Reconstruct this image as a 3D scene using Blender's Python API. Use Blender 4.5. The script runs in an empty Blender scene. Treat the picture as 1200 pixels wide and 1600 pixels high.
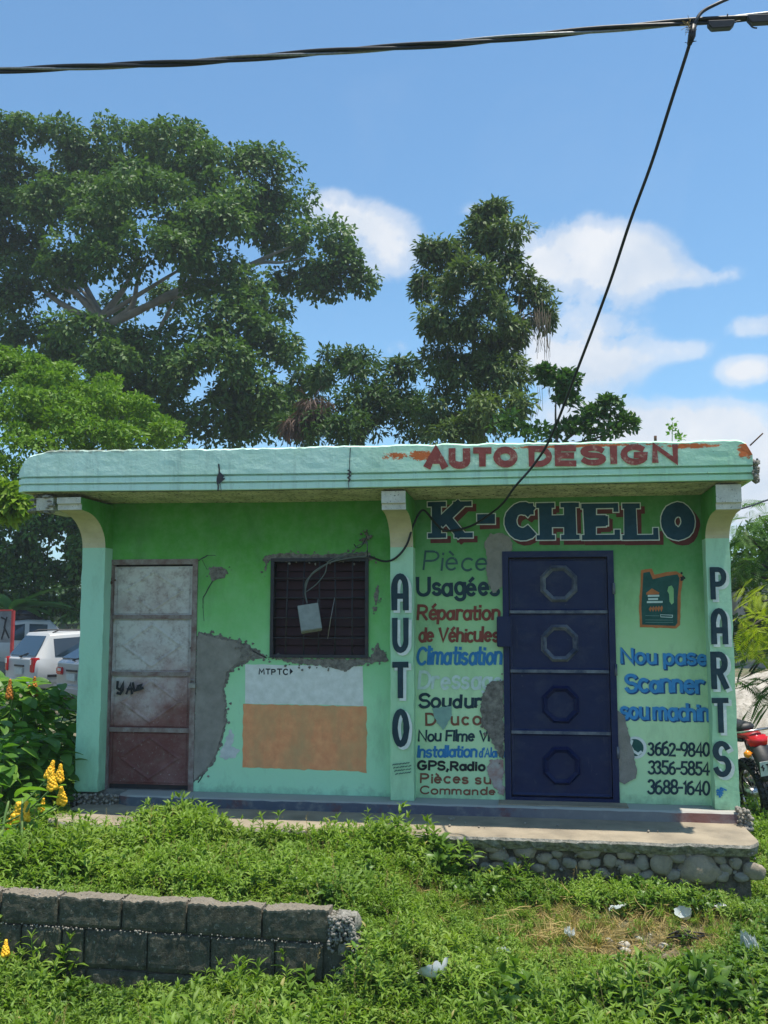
import bpy, bmesh, math, random
import numpy as np
from mathutils import Vector, Matrix, noise as mnoise

R = math.radians
scene = bpy.context.scene
random.seed(7)
rng = np.random.default_rng(11)

# ------------------------------------------------------------------ camera
CAM = Vector((0.0, 0.0, 1.65))
YAW, PITCH, F = R(8.5), R(6.3), 1500.0
cd = bpy.data.cameras.new('camera')
cam = bpy.data.objects.new('camera', cd)
scene.collection.objects.link(cam)
scene.camera = cam
cam.location = CAM
cam.rotation_euler = (R(90) + PITCH, 0, YAW)
cd.sensor_fit = 'VERTICAL'
cd.sensor_height = 32.0
cd.lens = 30.0
cd.clip_end = 3000
cd.clip_start = 0.05

# ------------------------------------------------------------------ world and sun
SUN_EL, SUN_AZ = R(78), R(100)      # azimuth clockwise from +Y (behind the shop) towards +X (right)
EXPOSURE = 0.66
SKY_STRENGTH = 0.102
SUN_STRENGTH = 4.2
scene.view_settings.view_transform = 'Standard'
scene.view_settings.look = 'None'
scene.view_settings.gamma = 1
scene.view_settings.use_curve_mapping = False
scene.view_settings.exposure = EXPOSURE

FWD = Vector((-math.sin(YAW) * math.cos(PITCH), math.cos(YAW) * math.cos(PITCH), math.sin(PITCH)))
RGT = Vector((math.cos(YAW), math.sin(YAW), 0))
UPV = RGT.cross(FWD)


def ray(px, py):
    return FWD + RGT * ((px - 600) / F) - UPV * ((py - 800) / F)


def P(px, py, Y):
    r = ray(px, py)
    return CAM + r * ((Y - CAM.y) / r.y)


def proj(x, y, z):
    dx, dy, dz = x - CAM.x, y - CAM.y, z - CAM.z
    d = dx * FWD.x + dy * FWD.y + dz * FWD.z
    return (600 + F * (dx * RGT.x + dy * RGT.y) / d, 800 - F * (dx * UPV.x + dy * UPV.y + dz * UPV.z) / d)


class NT:
    """small node-tree helper"""
    def __init__(s, tree):
        s.t = tree
        s.n = tree.nodes
        s.l = tree.links

    def node(s, typ, **kw):
        n = s.n.new(typ)
        for k, v in kw.items():
            setattr(n, k, v)
        return n

    def put(s, sock, v):
        if isinstance(v, bpy.types.NodeSocket):
            s.l.new(v, sock)
        elif v is not None:
            if isinstance(v, (tuple, list)) and len(v) == 3 and sock.type == 'RGBA':
                v = (*v, 1)
            sock.default_value = v

    def pos(s):
        return s.node('ShaderNodeNewGeometry').outputs['Position']

    def objc(s):
        return s.node('ShaderNodeTexCoord').outputs['Object']

    def noise(s, scale, detail=4, rough=.55, vec=None, dist=0.0, out='Fac'):
        n = s.node('ShaderNodeTexNoise')
        n.inputs['Scale'].default_value = scale
        n.inputs['Detail'].default_value = detail
        n.inputs['Roughness'].default_value = rough
        n.inputs['Distortion'].default_value = dist
        if vec is not None:
            s.l.new(vec, n.inputs['Vector'])
        return n.outputs[out]

    def voro(s, scale, vec=None, feature='F1', out='Distance'):
        n = s.node('ShaderNodeTexVoronoi', feature=feature)
        n.inputs['Scale'].default_value = scale
        if vec is not None:
            s.l.new(vec, n.inputs['Vector'])
        return n.outputs[out]

    def ramp(s, fac, stops, interp='LINEAR'):
        n = s.node('ShaderNodeValToRGB')
        n.color_ramp.interpolation = interp
        e = n.color_ramp.elements
        while len(e) < len(stops):
            e.new(0.5)
        for i, (p, c) in enumerate(stops):
            e[i].position = p
            if not isinstance(c, (tuple, list)):
                c = (c, c, c)
            e[i].color = (*c, 1)
        s.put(n.inputs['Fac'], fac)
        return n.outputs['Color']

    def mix(s, fac, a, b, blend='MIX'):
        n = s.node('ShaderNodeMix', data_type='RGBA', blend_type=blend)
        s.put(n.inputs[0], fac)
        s.put(n.inputs[6], a)
        s.put(n.inputs[7], b)
        return n.outputs[2]

    def math(s, op, a, b=0.0, c=0.0, clamp=False):
        n = s.node('ShaderNodeMath', operation=op, use_clamp=clamp)
        s.put(n.inputs[0], a)
        s.put(n.inputs[1], b)
        s.put(n.inputs[2], c)
        return n.outputs[0]

    def sep(s, v):
        n = s.node('ShaderNodeSeparateXYZ')
        s.put(n.inputs[0], v)
        return n.outputs

    def scalev(s, v, sx, sy, sz):
        n = s.node('ShaderNodeVectorMath', operation='MULTIPLY')
        s.put(n.inputs[0], v)
        n.inputs[1].default_value = (sx, sy, sz)
        return n.outputs[0]

    def maprange(s, v, a, b, c=0.0, d=1.0):
        n = s.node('ShaderNodeMapRange')
        s.put(n.inputs[0], v)
        for i, q in enumerate((a, b, c, d)):
            n.inputs[i + 1].default_value = q
        return n.outputs[0]

    def bump(s, h, strength=.3, dist=.01):
        n = s.node('ShaderNodeBump')
        n.inputs['Strength'].default_value = strength
        n.inputs['Distance'].default_value = dist
        s.put(n.inputs['Height'], h)
        return n.outputs[0]


world = bpy.data.worlds.new('World')
scene.world = world
world.use_nodes = True
w = NT(world.node_tree)
w.n.clear()
sky = w.node('ShaderNodeTexSky', sky_type='NISHITA')
sky.sun_disc = False
sky.sun_elevation = SUN_EL
sky.sun_rotation = SUN_AZ
sky.air_density = 1.0
sky.dust_density = 0.6
sky.ozone_density = 2.2
gen = w.node('ShaderNodeTexCoord').outputs['Generated']
# clouds: soft banks in the directions where the sky shows them, broken up by noise
n1 = w.noise(13, 12, .62, gen, .25)
n2 = w.noise(38, 8, .6, gen, .2)
nrm = w.node('ShaderNodeVectorMath', operation='NORMALIZE')
w.put(nrm.inputs[0], gen)
cloudsum = None
BANKS = [(870, 395, 80, 42, .95), (955, 410, 75, 45, 1.05), (1000, 425, 50, 25, .7), (900, 545, 85, 50, 1.15), (940, 565, 50, 30, .6), (600, 385, 52, 42, .9), (510, 325, 34, 24, .75), (560, 350, 40, 30, .7),
         (610, 545, 30, 24, .4), (1060, 665, 85, 30, 1.3), (900, 650, 70, 26, .8), (1110, 710, 130, 40, 1.6), (1170, 578, 40, 18, .9),
         (1180, 508, 36, 15, .8), (1105, 432, 50, 16, .5), (1060, 548, 50, 16, .4), (735, 330, 32, 16, .4), (1250, 770, 160, 60, 1.3)]
# the same kind of banks go on round the sky outside the picture
brng = random.Random(5)
for k in range(22):
    BANKS.append(('az', brng.uniform(45, 312), brng.uniform(6, 32), brng.uniform(.06, .16), brng.uniform(.03, .06), brng.uniform(.7, 1.3)))
for b in BANKS:
    if b[0] == 'az':
        az, el = R(b[1]) , R(b[2])
        d = Vector((math.sin(az) * math.cos(el), math.cos(az) * math.cos(el), math.sin(el)))
        ra, rb, amp = b[3], b[4], b[5]
    else:
        d = ray(b[0], b[1]).normalized()
        ra, rb, amp = b[2] / F, b[3] / F, b[4]
    rt = d.cross(Vector((0, 0, 1))).normalized()
    up = rt.cross(d)
    va = w.node('ShaderNodeVectorMath', operation='DOT_PRODUCT'); w.put(va.inputs[0], nrm.outputs[0]); va.inputs[1].default_value = rt / ra
    vb = w.node('ShaderNodeVectorMath', operation='DOT_PRODUCT'); w.put(vb.inputs[0], nrm.outputs[0]); vb.inputs[1].default_value = up / rb
    vc = w.node('ShaderNodeVectorMath', operation='DOT_PRODUCT'); w.put(vc.inputs[0], nrm.outputs[0]); vc.inputs[1].default_value = d
    r2 = w.math('ADD', w.math('MULTIPLY', va.outputs['Value'], va.outputs['Value']), w.math('MULTIPLY', vb.outputs['Value'], vb.outputs['Value']))
    front = w.math('GREATER_THAN', vc.outputs['Value'], 0.0)
    m = w.math('MULTIPLY', w.math('MULTIPLY', w.math('EXPONENT', w.math('MULTIPLY', r2, -0.9)), amp), front)
    cloudsum = m if cloudsum is None else w.math('ADD', cloudsum, m)
brk = w.math('ADD', w.math('MULTIPLY', n1, 2.6), w.math('MULTIPLY', n2, .55))
cl = w.math('MULTIPLY', cloudsum, w.math('MAXIMUM', w.math('SUBTRACT', brk, .92), 0.0))
cfac = w.ramp(cl, [(0.1, 0.0), (0.3, .55), (0.62, .95)], 'EASE')
wisp = w.math('MULTIPLY', w.ramp(w.noise(3.1, 6, .6, gen, .5), [(.55, 0.0), (.9, .12)]), 1.0)
cfac = w.math('MAXIMUM', cfac, wisp)
shade = w.ramp(w.noise(11, 6, .55, gen, .2), [(.35, (4.3, 4.8, 5.5)), (.6, (5.7, 5.8, 6.0))])
tint = w.mix(1.0, sky.outputs[0], (.80, 1.12, 1.2), 'MULTIPLY')
col = w.mix(cfac, tint, shade)
bg = w.node('ShaderNodeBackground')
w.put(bg.inputs['Color'], col)
bg.inputs['Strength'].default_value = SKY_STRENGTH
wo = w.node('ShaderNodeOutputWorld')
w.l.new(bg.outputs[0], wo.inputs['Surface'])

sd = bpy.data.lights.new('sun', 'SUN')
sd.energy = SUN_STRENGTH
sd.angle = R(0.5)
sd.color = (1.0, .93, .82)
sun = bpy.data.objects.new('sun', sd)
scene.collection.objects.link(sun)
sdir = Vector((math.sin(SUN_AZ) * math.cos(SUN_EL), math.cos(SUN_AZ) * math.cos(SUN_EL), math.sin(SUN_EL)))
sun.rotation_euler = sdir.to_track_quat('Z', 'Y').to_euler()
sun.location = (0, 0, 30)

# ------------------------------------------------------------------ object helpers
def tag(o, label=None, cat=None, group=None, kind=None):
    if label: o['label'] = label
    if cat: o['category'] = cat
    if group: o['group'] = group
    if kind: o['kind'] = kind
    return o


def thing(name, loc, label, cat, group=None):
    o = bpy.data.objects.new(name, None)
    o.empty_display_size = .1
    o.location = loc
    scene.collection.objects.link(o)
    return tag(o, label, cat, group)


def link(name, me, parent=None, label=None):
    """mesh in world coordinates; the parent's offset is undone"""
    o = bpy.data.objects.new(name, me)
    scene.collection.objects.link(o)
    if parent is not None:
        o.parent = parent
        if parent.type == 'EMPTY':
            o.matrix_parent_inverse = Matrix.Translation(-Vector(parent.location))
        elif any(abs(c) > 0 for c in parent.location):
            o.matrix_parent_inverse = Matrix.Translation(-Vector(parent.location))
    if label: o['label'] = label
    return o


def fin(name, bm, mats, parent=None, label=None, smooth=False):
    me = bpy.data.meshes.new(name)
    bmesh.ops.recalc_face_normals(bm, faces=bm.faces)
    bm.to_mesh(me)
    bm.free()
    for m in (mats if isinstance(mats, (list, tuple)) else [mats]):
        me.materials.append(m)
    if smooth:
        me.polygons.foreach_set('use_smooth', [True] * len(me.polygons))
    return link(name, me, parent, label)


def np_mesh(name, verts, tris, mat, smooth=False):
    me = bpy.data.meshes.new(name)
    verts = np.asarray(verts, dtype=np.float32); tris = np.asarray(tris, dtype=np.int32)
    k = tris.shape[1]
    me.vertices.add(len(verts)); me.vertices.foreach_set('co', verts.ravel())
    me.loops.add(tris.size); me.loops.foreach_set('vertex_index', tris.ravel())
    me.polygons.add(len(tris)); me.polygons.foreach_set('loop_start', np.arange(0, tris.size, k, dtype=np.int32))
    me.update(calc_edges=True)
    if smooth: me.polygons.foreach_set('use_smooth', np.ones(len(tris), dtype=bool))
    me.materials.append(mat)
    return me


def prism(bm, pts, yf, yb, mi=0):
    """polygon [(x,z)] facing the street at yf, thickness back to yb"""
    a = sum(pts[i][0] * pts[(i + 1) % len(pts)][1] - pts[(i + 1) % len(pts)][0] * pts[i][1] for i in range(len(pts)))
    if a < 0: pts = pts[::-1]
    f = [bm.verts.new((p[0], yf, p[1])) for p in pts]
    b = [bm.verts.new((p[0], yb, p[1])) for p in pts]
    fs = [bm.faces.new(f), bm.faces.new(b[::-1])]
    n = len(pts)
    for i in range(n):
        fs.append(bm.faces.new((f[(i + 1) % n], f[i], b[i], b[(i + 1) % n])))
    for q in fs: q.material_index = mi
    return fs


def box(bm, x0, x1, y0, y1, z0, z1, mi=0):
    return prism(bm, [(x0, z0), (x1, z0), (x1, z1), (x0, z1)], y0, y1, mi)


def tube(bm, pts, rad, n=8, mi=0, caps=True):
    pts = [Vector(p) for p in pts]
    if not hasattr(rad, '__len__'): rad = [rad] * len(pts)
    rings = []
    prev = None
    for i, p in enumerate(pts):
        t = (pts[min(i + 1, len(pts) - 1)] - pts[max(i - 1, 0)]).normalized()
        if prev is None:
            a = t.cross(Vector((0, 0, 1)))
            if a.length < .1: a = t.cross(Vector((0, 1, 0)))
            a.normalize()
        else:
            a = (prev - t * prev.dot(t)).normalized()
        prev = a
        b = t.cross(a)
        rings.append([bm.verts.new(p + (a * math.cos(k * 2 * math.pi / n) + b * math.sin(k * 2 * math.pi / n)) * rad[i]) for k in range(n)])
    for i in range(len(rings) - 1):
        for k in range(n):
            f = bm.faces.new((rings[i][k], rings[i][(k + 1) % n], rings[i + 1][(k + 1) % n], rings[i + 1][k]))
            f.material_index = mi; f.smooth = True
    if caps:
        bm.faces.new(rings[0][::-1]).material_index = mi
        bm.faces.new(rings[-1]).material_index = mi


def smoothpath(pts, k=6):
    """Catmull-Rom through the points"""
    pts = [Vector(p) for p in pts]
    out = []
    for i in range(len(pts) - 1):
        p0, p1, p2, p3 = pts[max(i - 1, 0)], pts[i], pts[i + 1], pts[min(i + 2, len(pts) - 1)]
        for j in range(k):
            t = j / k
            out.append(.5 * ((2 * p1) + (p2 - p0) * t + (2 * p0 - 5 * p1 + 4 * p2 - p3) * t * t + (3 * p1 - p0 - 3 * p2 + p3) * t ** 3))
    out.append(pts[-1])
    return out


def fbm(v, o=4):
    return mnoise.fractal(Vector(v), 1.0, 2.0, o)


def rough_poly(pts, step=.02, amp=.008, seed=0.0):
    """subdivide a world (x,z) polygon and make its outline ragged"""
    out = []
    n = len(pts)
    for i in range(n):
        a, b = Vector(pts[i]), Vector(pts[(i + 1) % n])
        k = max(1, int((b - a).length / step))
        nn = Vector((-(b - a).y, (b - a).x)).normalized() if (b - a).length else Vector((0, 0))
        for j in range(k):
            p = a.lerp(b, j / k)
            d = (fbm((p.x * 25, p.y * 25, seed)) + .5 * fbm((p.x * 80, p.y * 80, seed))) * amp
            out.append((p.x + nn.x * d, p.y + nn.y * d))
    return out


# ------------------------------------------------------------------ materials
MATS = {}


def newmat(name):
    m = bpy.data.materials.new(name)
    m.use_nodes = True
    t = NT(m.node_tree)
    t.n.clear()
    out = t.node('ShaderNodeOutputMaterial')
    b = t.node('ShaderNodeBsdfPrincipled')
    t.l.new(b.outputs[0], out.inputs['Surface'])
    t.b, t.out = b, out
    MATS[name] = m
    return m, t


def M(name, col, rough=.8, col2=None, scale=6, spots=None, spotcol=(.03, .03, .028), bump=.2, bscale=40, metal=0.0, coords='pos', spec=.4):
    m, t = newmat(name)
    v = t.pos() if coords == 'pos' else t.objc()
    c = col
    c2 = col2 or tuple(q * .72 for q in col)
    c = t.mix(t.ramp(t.noise(scale, 6, .6, v), [(.35, 0.0), (.68, 1.0)]), col, c2)
    if spots:
        s = t.ramp(t.noise(scale * 7, 5, .7, v), [(spots, 0.0), (spots + .05, 1.0)])
        c = t.mix(s, c, spotcol)
    t.put(t.b.inputs['Base Color'], c)
    t.b.inputs['Roughness'].default_value = rough
    t.b.inputs['Metallic'].default_value = metal
    t.b.inputs['Specular IOR Level'].default_value = spec
    if bump:
        t.put(t.b.inputs['Normal'], t.bump(t.noise(bscale, 6, .65, v), bump, .01))
    return m


def leafmat(name, c1, c2, trans=.35, rough=.5, var=.5, obj=False, spec=.2, dead=False):
    """leaf: colour differs from leaf to leaf, some light passes through"""
    m, t = newmat(name)
    if obj:
        r = t.node('ShaderNodeObjectInfo').outputs['Random']
        r2 = t.node('ShaderNodeNewGeometry').outputs['Random Per Island']
        r = t.math('ADD', t.math('MULTIPLY', r, .6), t.math('MULTIPLY', r2, .4))
    else:
        r = t.node('ShaderNodeNewGeometry').outputs['Random Per Island']
    lowf = t.ramp(t.noise(.35 if not obj else 1.2, 3, .5, t.pos()), [(.3, 0.0), (.7, 1.0)])
    fac = t.math('ADD', t.math('MULTIPLY', r, .6), t.math('MULTIPLY', lowf, .4))
    c = t.mix(fac, c1, c2)
    if dead:
        c = t.mix(t.ramp(r, [(.93, 0.0), (.95, .8)]), c, (.42, .34, .12))
        c = t.mix(t.ramp(t.noise(2.3, 4, .6, t.pos()), [(.5, 0.0), (.72, .55)]), c, (.26, .34, .07))
    t.put(t.b.inputs['Base Color'], c)
    t.b.inputs['Roughness'].default_value = rough
    t.b.inputs['Specular IOR Level'].default_value = spec
    tr = t.node('ShaderNodeBsdfTranslucent')
    tc = t.mix(1.0, c, (1.25, 1.35, .55), 'MULTIPLY')
    t.put(tr.inputs['Color'], tc)
    ms = t.node('ShaderNodeMixShader')
    ms.inputs[0].default_value = trans
    t.l.new(t.b.outputs[0], ms.inputs[1]); t.l.new(tr.outputs[0], ms.inputs[2])
    t.l.new(ms.outputs[0], t.out.inputs['Surface'])
    return m


def wallpaint(name, stops, warp=.12):
    """hand-sprayed wall paint whose colour goes from one green to another with height (z 0..2.6 m), grime and hairline cracks"""
    m, t = newmat(name)
    p = t.pos()
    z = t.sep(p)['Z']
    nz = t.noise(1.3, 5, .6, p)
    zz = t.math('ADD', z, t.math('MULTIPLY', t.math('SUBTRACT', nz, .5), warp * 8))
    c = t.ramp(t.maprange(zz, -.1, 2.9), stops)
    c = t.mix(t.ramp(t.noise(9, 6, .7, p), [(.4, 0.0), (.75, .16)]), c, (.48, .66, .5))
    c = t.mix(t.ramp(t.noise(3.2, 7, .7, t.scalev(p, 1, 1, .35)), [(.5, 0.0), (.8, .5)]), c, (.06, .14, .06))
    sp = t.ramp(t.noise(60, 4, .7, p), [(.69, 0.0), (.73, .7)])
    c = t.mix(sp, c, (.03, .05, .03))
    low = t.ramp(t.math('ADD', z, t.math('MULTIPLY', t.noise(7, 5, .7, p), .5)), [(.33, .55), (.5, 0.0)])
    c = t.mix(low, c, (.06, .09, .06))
    t.put(t.b.inputs['Base Color'], c)
    t.b.inputs['Roughness'].default_value = .7
    t.b.inputs['Specular IOR Level'].default_value = .25
    h = t.math('ADD', t.noise(28, 6, .65, p), t.math('MULTIPLY', t.noise(4, 3, .5, p), 2))
    t.put(t.b.inputs['Normal'], t.bump(h, .35, .008))
    return m


def paint(name, col, wear=.62, under=(.25, .55, .38), rough=.65, scale=26):
    """brushed lettering paint, thin in places so that the wall colour shows"""
    m, t = newmat(name)
    p = t.pos()
    c = t.mix(t.ramp(t.noise(14, 5, .6, p), [(.35, 0.0), (.7, .45)]), col, tuple(min(1, q * 1.7 + .02) for q in col))
    c = t.mix(t.ramp(t.noise(scale, 7, .78, p), [(wear - .04, 0.0), (wear + .03, .85)]), c, under)
    t.put(t.b.inputs['Base Color'], c)
    t.b.inputs['Roughness'].default_value = rough
    t.b.inputs['Specular IOR Level'].default_value = .3
    t.put(t.b.inputs['Normal'], t.bump(t.noise(28, 6, .65, p), .3, .008))
    return m


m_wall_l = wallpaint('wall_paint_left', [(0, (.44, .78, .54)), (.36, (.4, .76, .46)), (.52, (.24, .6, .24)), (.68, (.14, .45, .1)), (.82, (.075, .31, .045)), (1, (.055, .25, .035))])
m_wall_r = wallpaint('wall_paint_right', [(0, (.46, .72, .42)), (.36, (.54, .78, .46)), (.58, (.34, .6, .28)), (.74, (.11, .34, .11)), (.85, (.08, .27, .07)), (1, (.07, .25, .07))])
m_col = wallpaint('column_paint', [(0, (.36, .7, .44)), (.3, (.38, .7, .5)), (.6, (.4, .7, .54)), (1, (.4, .68, .54))], .05)
m_col2 = wallpaint('column_paint_lettered', [(0, (.38, .68, .42)), (.4, (.42, .7, .44)), (.7, (.44, .72, .52)), (1, (.4, .68, .5))], .05)
m_cream = M('cream_paint', (.62, .56, .4), .8, (.5, .45, .31), 7, .66, (.1, .1, .08))
m_fascia = None


def fascia_mat():
    m, t = newmat('fascia_paint')
    p = t.pos()
    x, y, z = t.sep(p)['X'], t.sep(p)['Y'], t.sep(p)['Z']
    xx = t.math('ADD', x, t.math('MULTIPLY', t.math('SUBTRACT', t.noise(1.2, 4, .5, p), .5), 1.6))
    c = t.ramp(t.maprange(xx, -4.4, 1.9), [(0, (.6, .82, .73)), (.45, (.58, .82, .7)), (.55, (.56, .83, .62)), (1, (.46, .77, .52))])
    c = t.mix(t.ramp(t.noise(5, 6, .65, t.scalev(p, .6, 1, 1.6)), [(.42, 0.0), (.8, .5)]), c, (.6, .82, .78))
    stain = t.ramp(t.noise(6, 7, .75, t.scalev(p, 1.8, 1, .14)), [(.5, 0.0), (.74, .55)])
    c = t.mix(stain, c, (.24, .36, .3))
    c = t.mix(t.ramp(t.noise(2.2, 6, .7, p), [(.5, 0.0), (.72, .5)]), c, (.5, .72, .55))
    # grime along the top edge
    topd = t.math('SUBTRACT', z, t.math('ADD', t.math('MULTIPLY', t.noise(10, 5, .75, p), .11), 2.93))
    c = t.mix(t.ramp(topd, [(.0, 0.0), (.03, .9)]), c, (.16, .17, .13))
    # pock marks
    sp = t.ramp(t.noise(34, 5, .75, t.scalev(p, 1, 1, .7)), [(.675, 0.0), (.70, .9)])
    c = t.mix(sp, c, (.05, .07, .06))
    # worn orange undercoat
    for (cx, cz, rx, rz, hi) in ((P(620, 712, 7.3).x, P(620, 712, 7.3).z, .22, .055, .5), (P(660, 712, 7.3).x, P(660, 712, 7.3).z, .17, .06, .42), (P(900, 697, 7.3).x, P(900, 697, 7.3).z, .9, .02, .44),
                         (P(1080, 697, 7.3).x, P(1080, 697, 7.3).z, .3, .03, .44), (P(1165, 705, 7.3).x, P(1165, 705, 7.3).z, .08, .08, .4)):
        dx = t.math('DIVIDE', t.math('SUBTRACT', x, cx), rx)
        dz = t.math('DIVIDE', t.math('SUBTRACT', z, cz), rz)
        r2 = t.math('ADD', t.math('MULTIPLY', dx, dx), t.math('MULTIPLY', dz, dz))
        f = t.math('MULTIPLY', t.math('EXPONENT', t.math('MULTIPLY', r2, -.8)), t.math('ADD', t.math('MULTIPLY', t.noise(16, 7, .85, t.scalev(p, 1, 1, 1.6)), 1.0), .0))
        c = t.mix(t.ramp(f, [(hi - .07, 0.0), (hi - .05, 1.0)]), c, (.62, .16, .05))
    t.put(t.b.inputs['Base Color'], c)
    t.b.inputs['Roughness'].default_value = .75
    t.b.inputs['Specular IOR Level'].default_value = .2
    h = t.math('ADD', t.noise(30, 6, .65, p), t.math('MULTIPLY', t.noise(5, 3, .5, p), 2))
    t.put(t.b.inputs['Normal'], t.bump(h, .4, .01))
    return m


m_fascia = fascia_mat()
m_soffit = M('moldy_soffit', (.72, .68, .5), .95, (.4, .4, .27), 5, .55, (.025, .03, .02), .5, 60)
m_soffit_green = M('green_soffit_edge', (.12, .4, .12), .9, (.08, .25, .08), 5, .6)
m_conc = M('grey_render', (.3, .28, .25), .95, (.2, .19, .17), 8, .68, (.09, .09, .085), .6, 70)
m_rough = M('broken_render', (.27, .25, .22), .98, (.1, .09, .08), 26, .6, (.05, .045, .04), 1.0, 50)
m_slab = M('worn_concrete', (.34, .285, .205), .95, (.2, .17, .125), 3.5, .68, (.12, .11, .1), .5, 60)
m_aggr = M('exposed_aggregate', (.36, .34, .29), .98, (.1, .1, .085), 30, .6, (.04, .04, .03), 1.0, 60)
m_blue = M('navy_door_paint', (.004, .011, .062), .36, (.008, .018, .07), 2.2, .68, (.09, .1, .12), .12, 20, spec=.28)
m_blue_edge = M('worn_navy_metal', (.03, .045, .09), .5, (.2, .22, .25), 9, .66, (.3, .31, .31), .3, 40)
m_bar = M('dark_iron', (.022, .027, .04), .6, (.05, .04, .04), 12, None, bump=.2)
m_shut = M('maroon_shutter', (.05, .018, .022), .7, (.035, .014, .016), 4, None, bump=.1)
m_black = M('black_rubber', (.012, .013, .015), .5, (.02, .02, .022), 8, None, bump=.1, coords='obj')
m_mint = paint('white_wash', (.64, .66, .62), .72, (.28, .55, .45))
m_orange = paint('faded_orange', (.74, .29, .13), .74, (.34, .23, .08), scale=9)
_t = NT(m_orange.node_tree)
_b = [n for n in _t.n if n.type == 'BSDF_PRINCIPLED'][0]
_c = _b.inputs['Base Color'].links[0].from_socket
_p = _t.pos()
_c = _t.mix(_t.ramp(_t.noise(2.6, 6, .65, _t.scalev(_p, 1.5, 1, .8)), [(.42, 0.0), (.7, .75)]), _c, (.5, .34, .16))
_c = _t.mix(_t.ramp(_t.noise(5, 6, .7, _t.scalev(_p, 3, 1, .25)), [(.55, 0.0), (.8, .5)]), _c, (.5, .22, .12))
_t.put(_b.inputs['Base Color'], _c)
m_rust = M('rust', (.12, .06, .035), .95, (.05, .03, .02), 20)

# ------------------------------------------------------------------ lettering: brush strokes
def arc(cx, cy, rx, ry, a0, a1):
    n = max(3, int(abs(a1 - a0) / 18))
    return [(cx + rx * math.cos(R(a0 + (a1 - a0) * i / n)), cy + ry * math.sin(R(a0 + (a1 - a0) * i / n))) for i in range(n + 1)]


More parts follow.
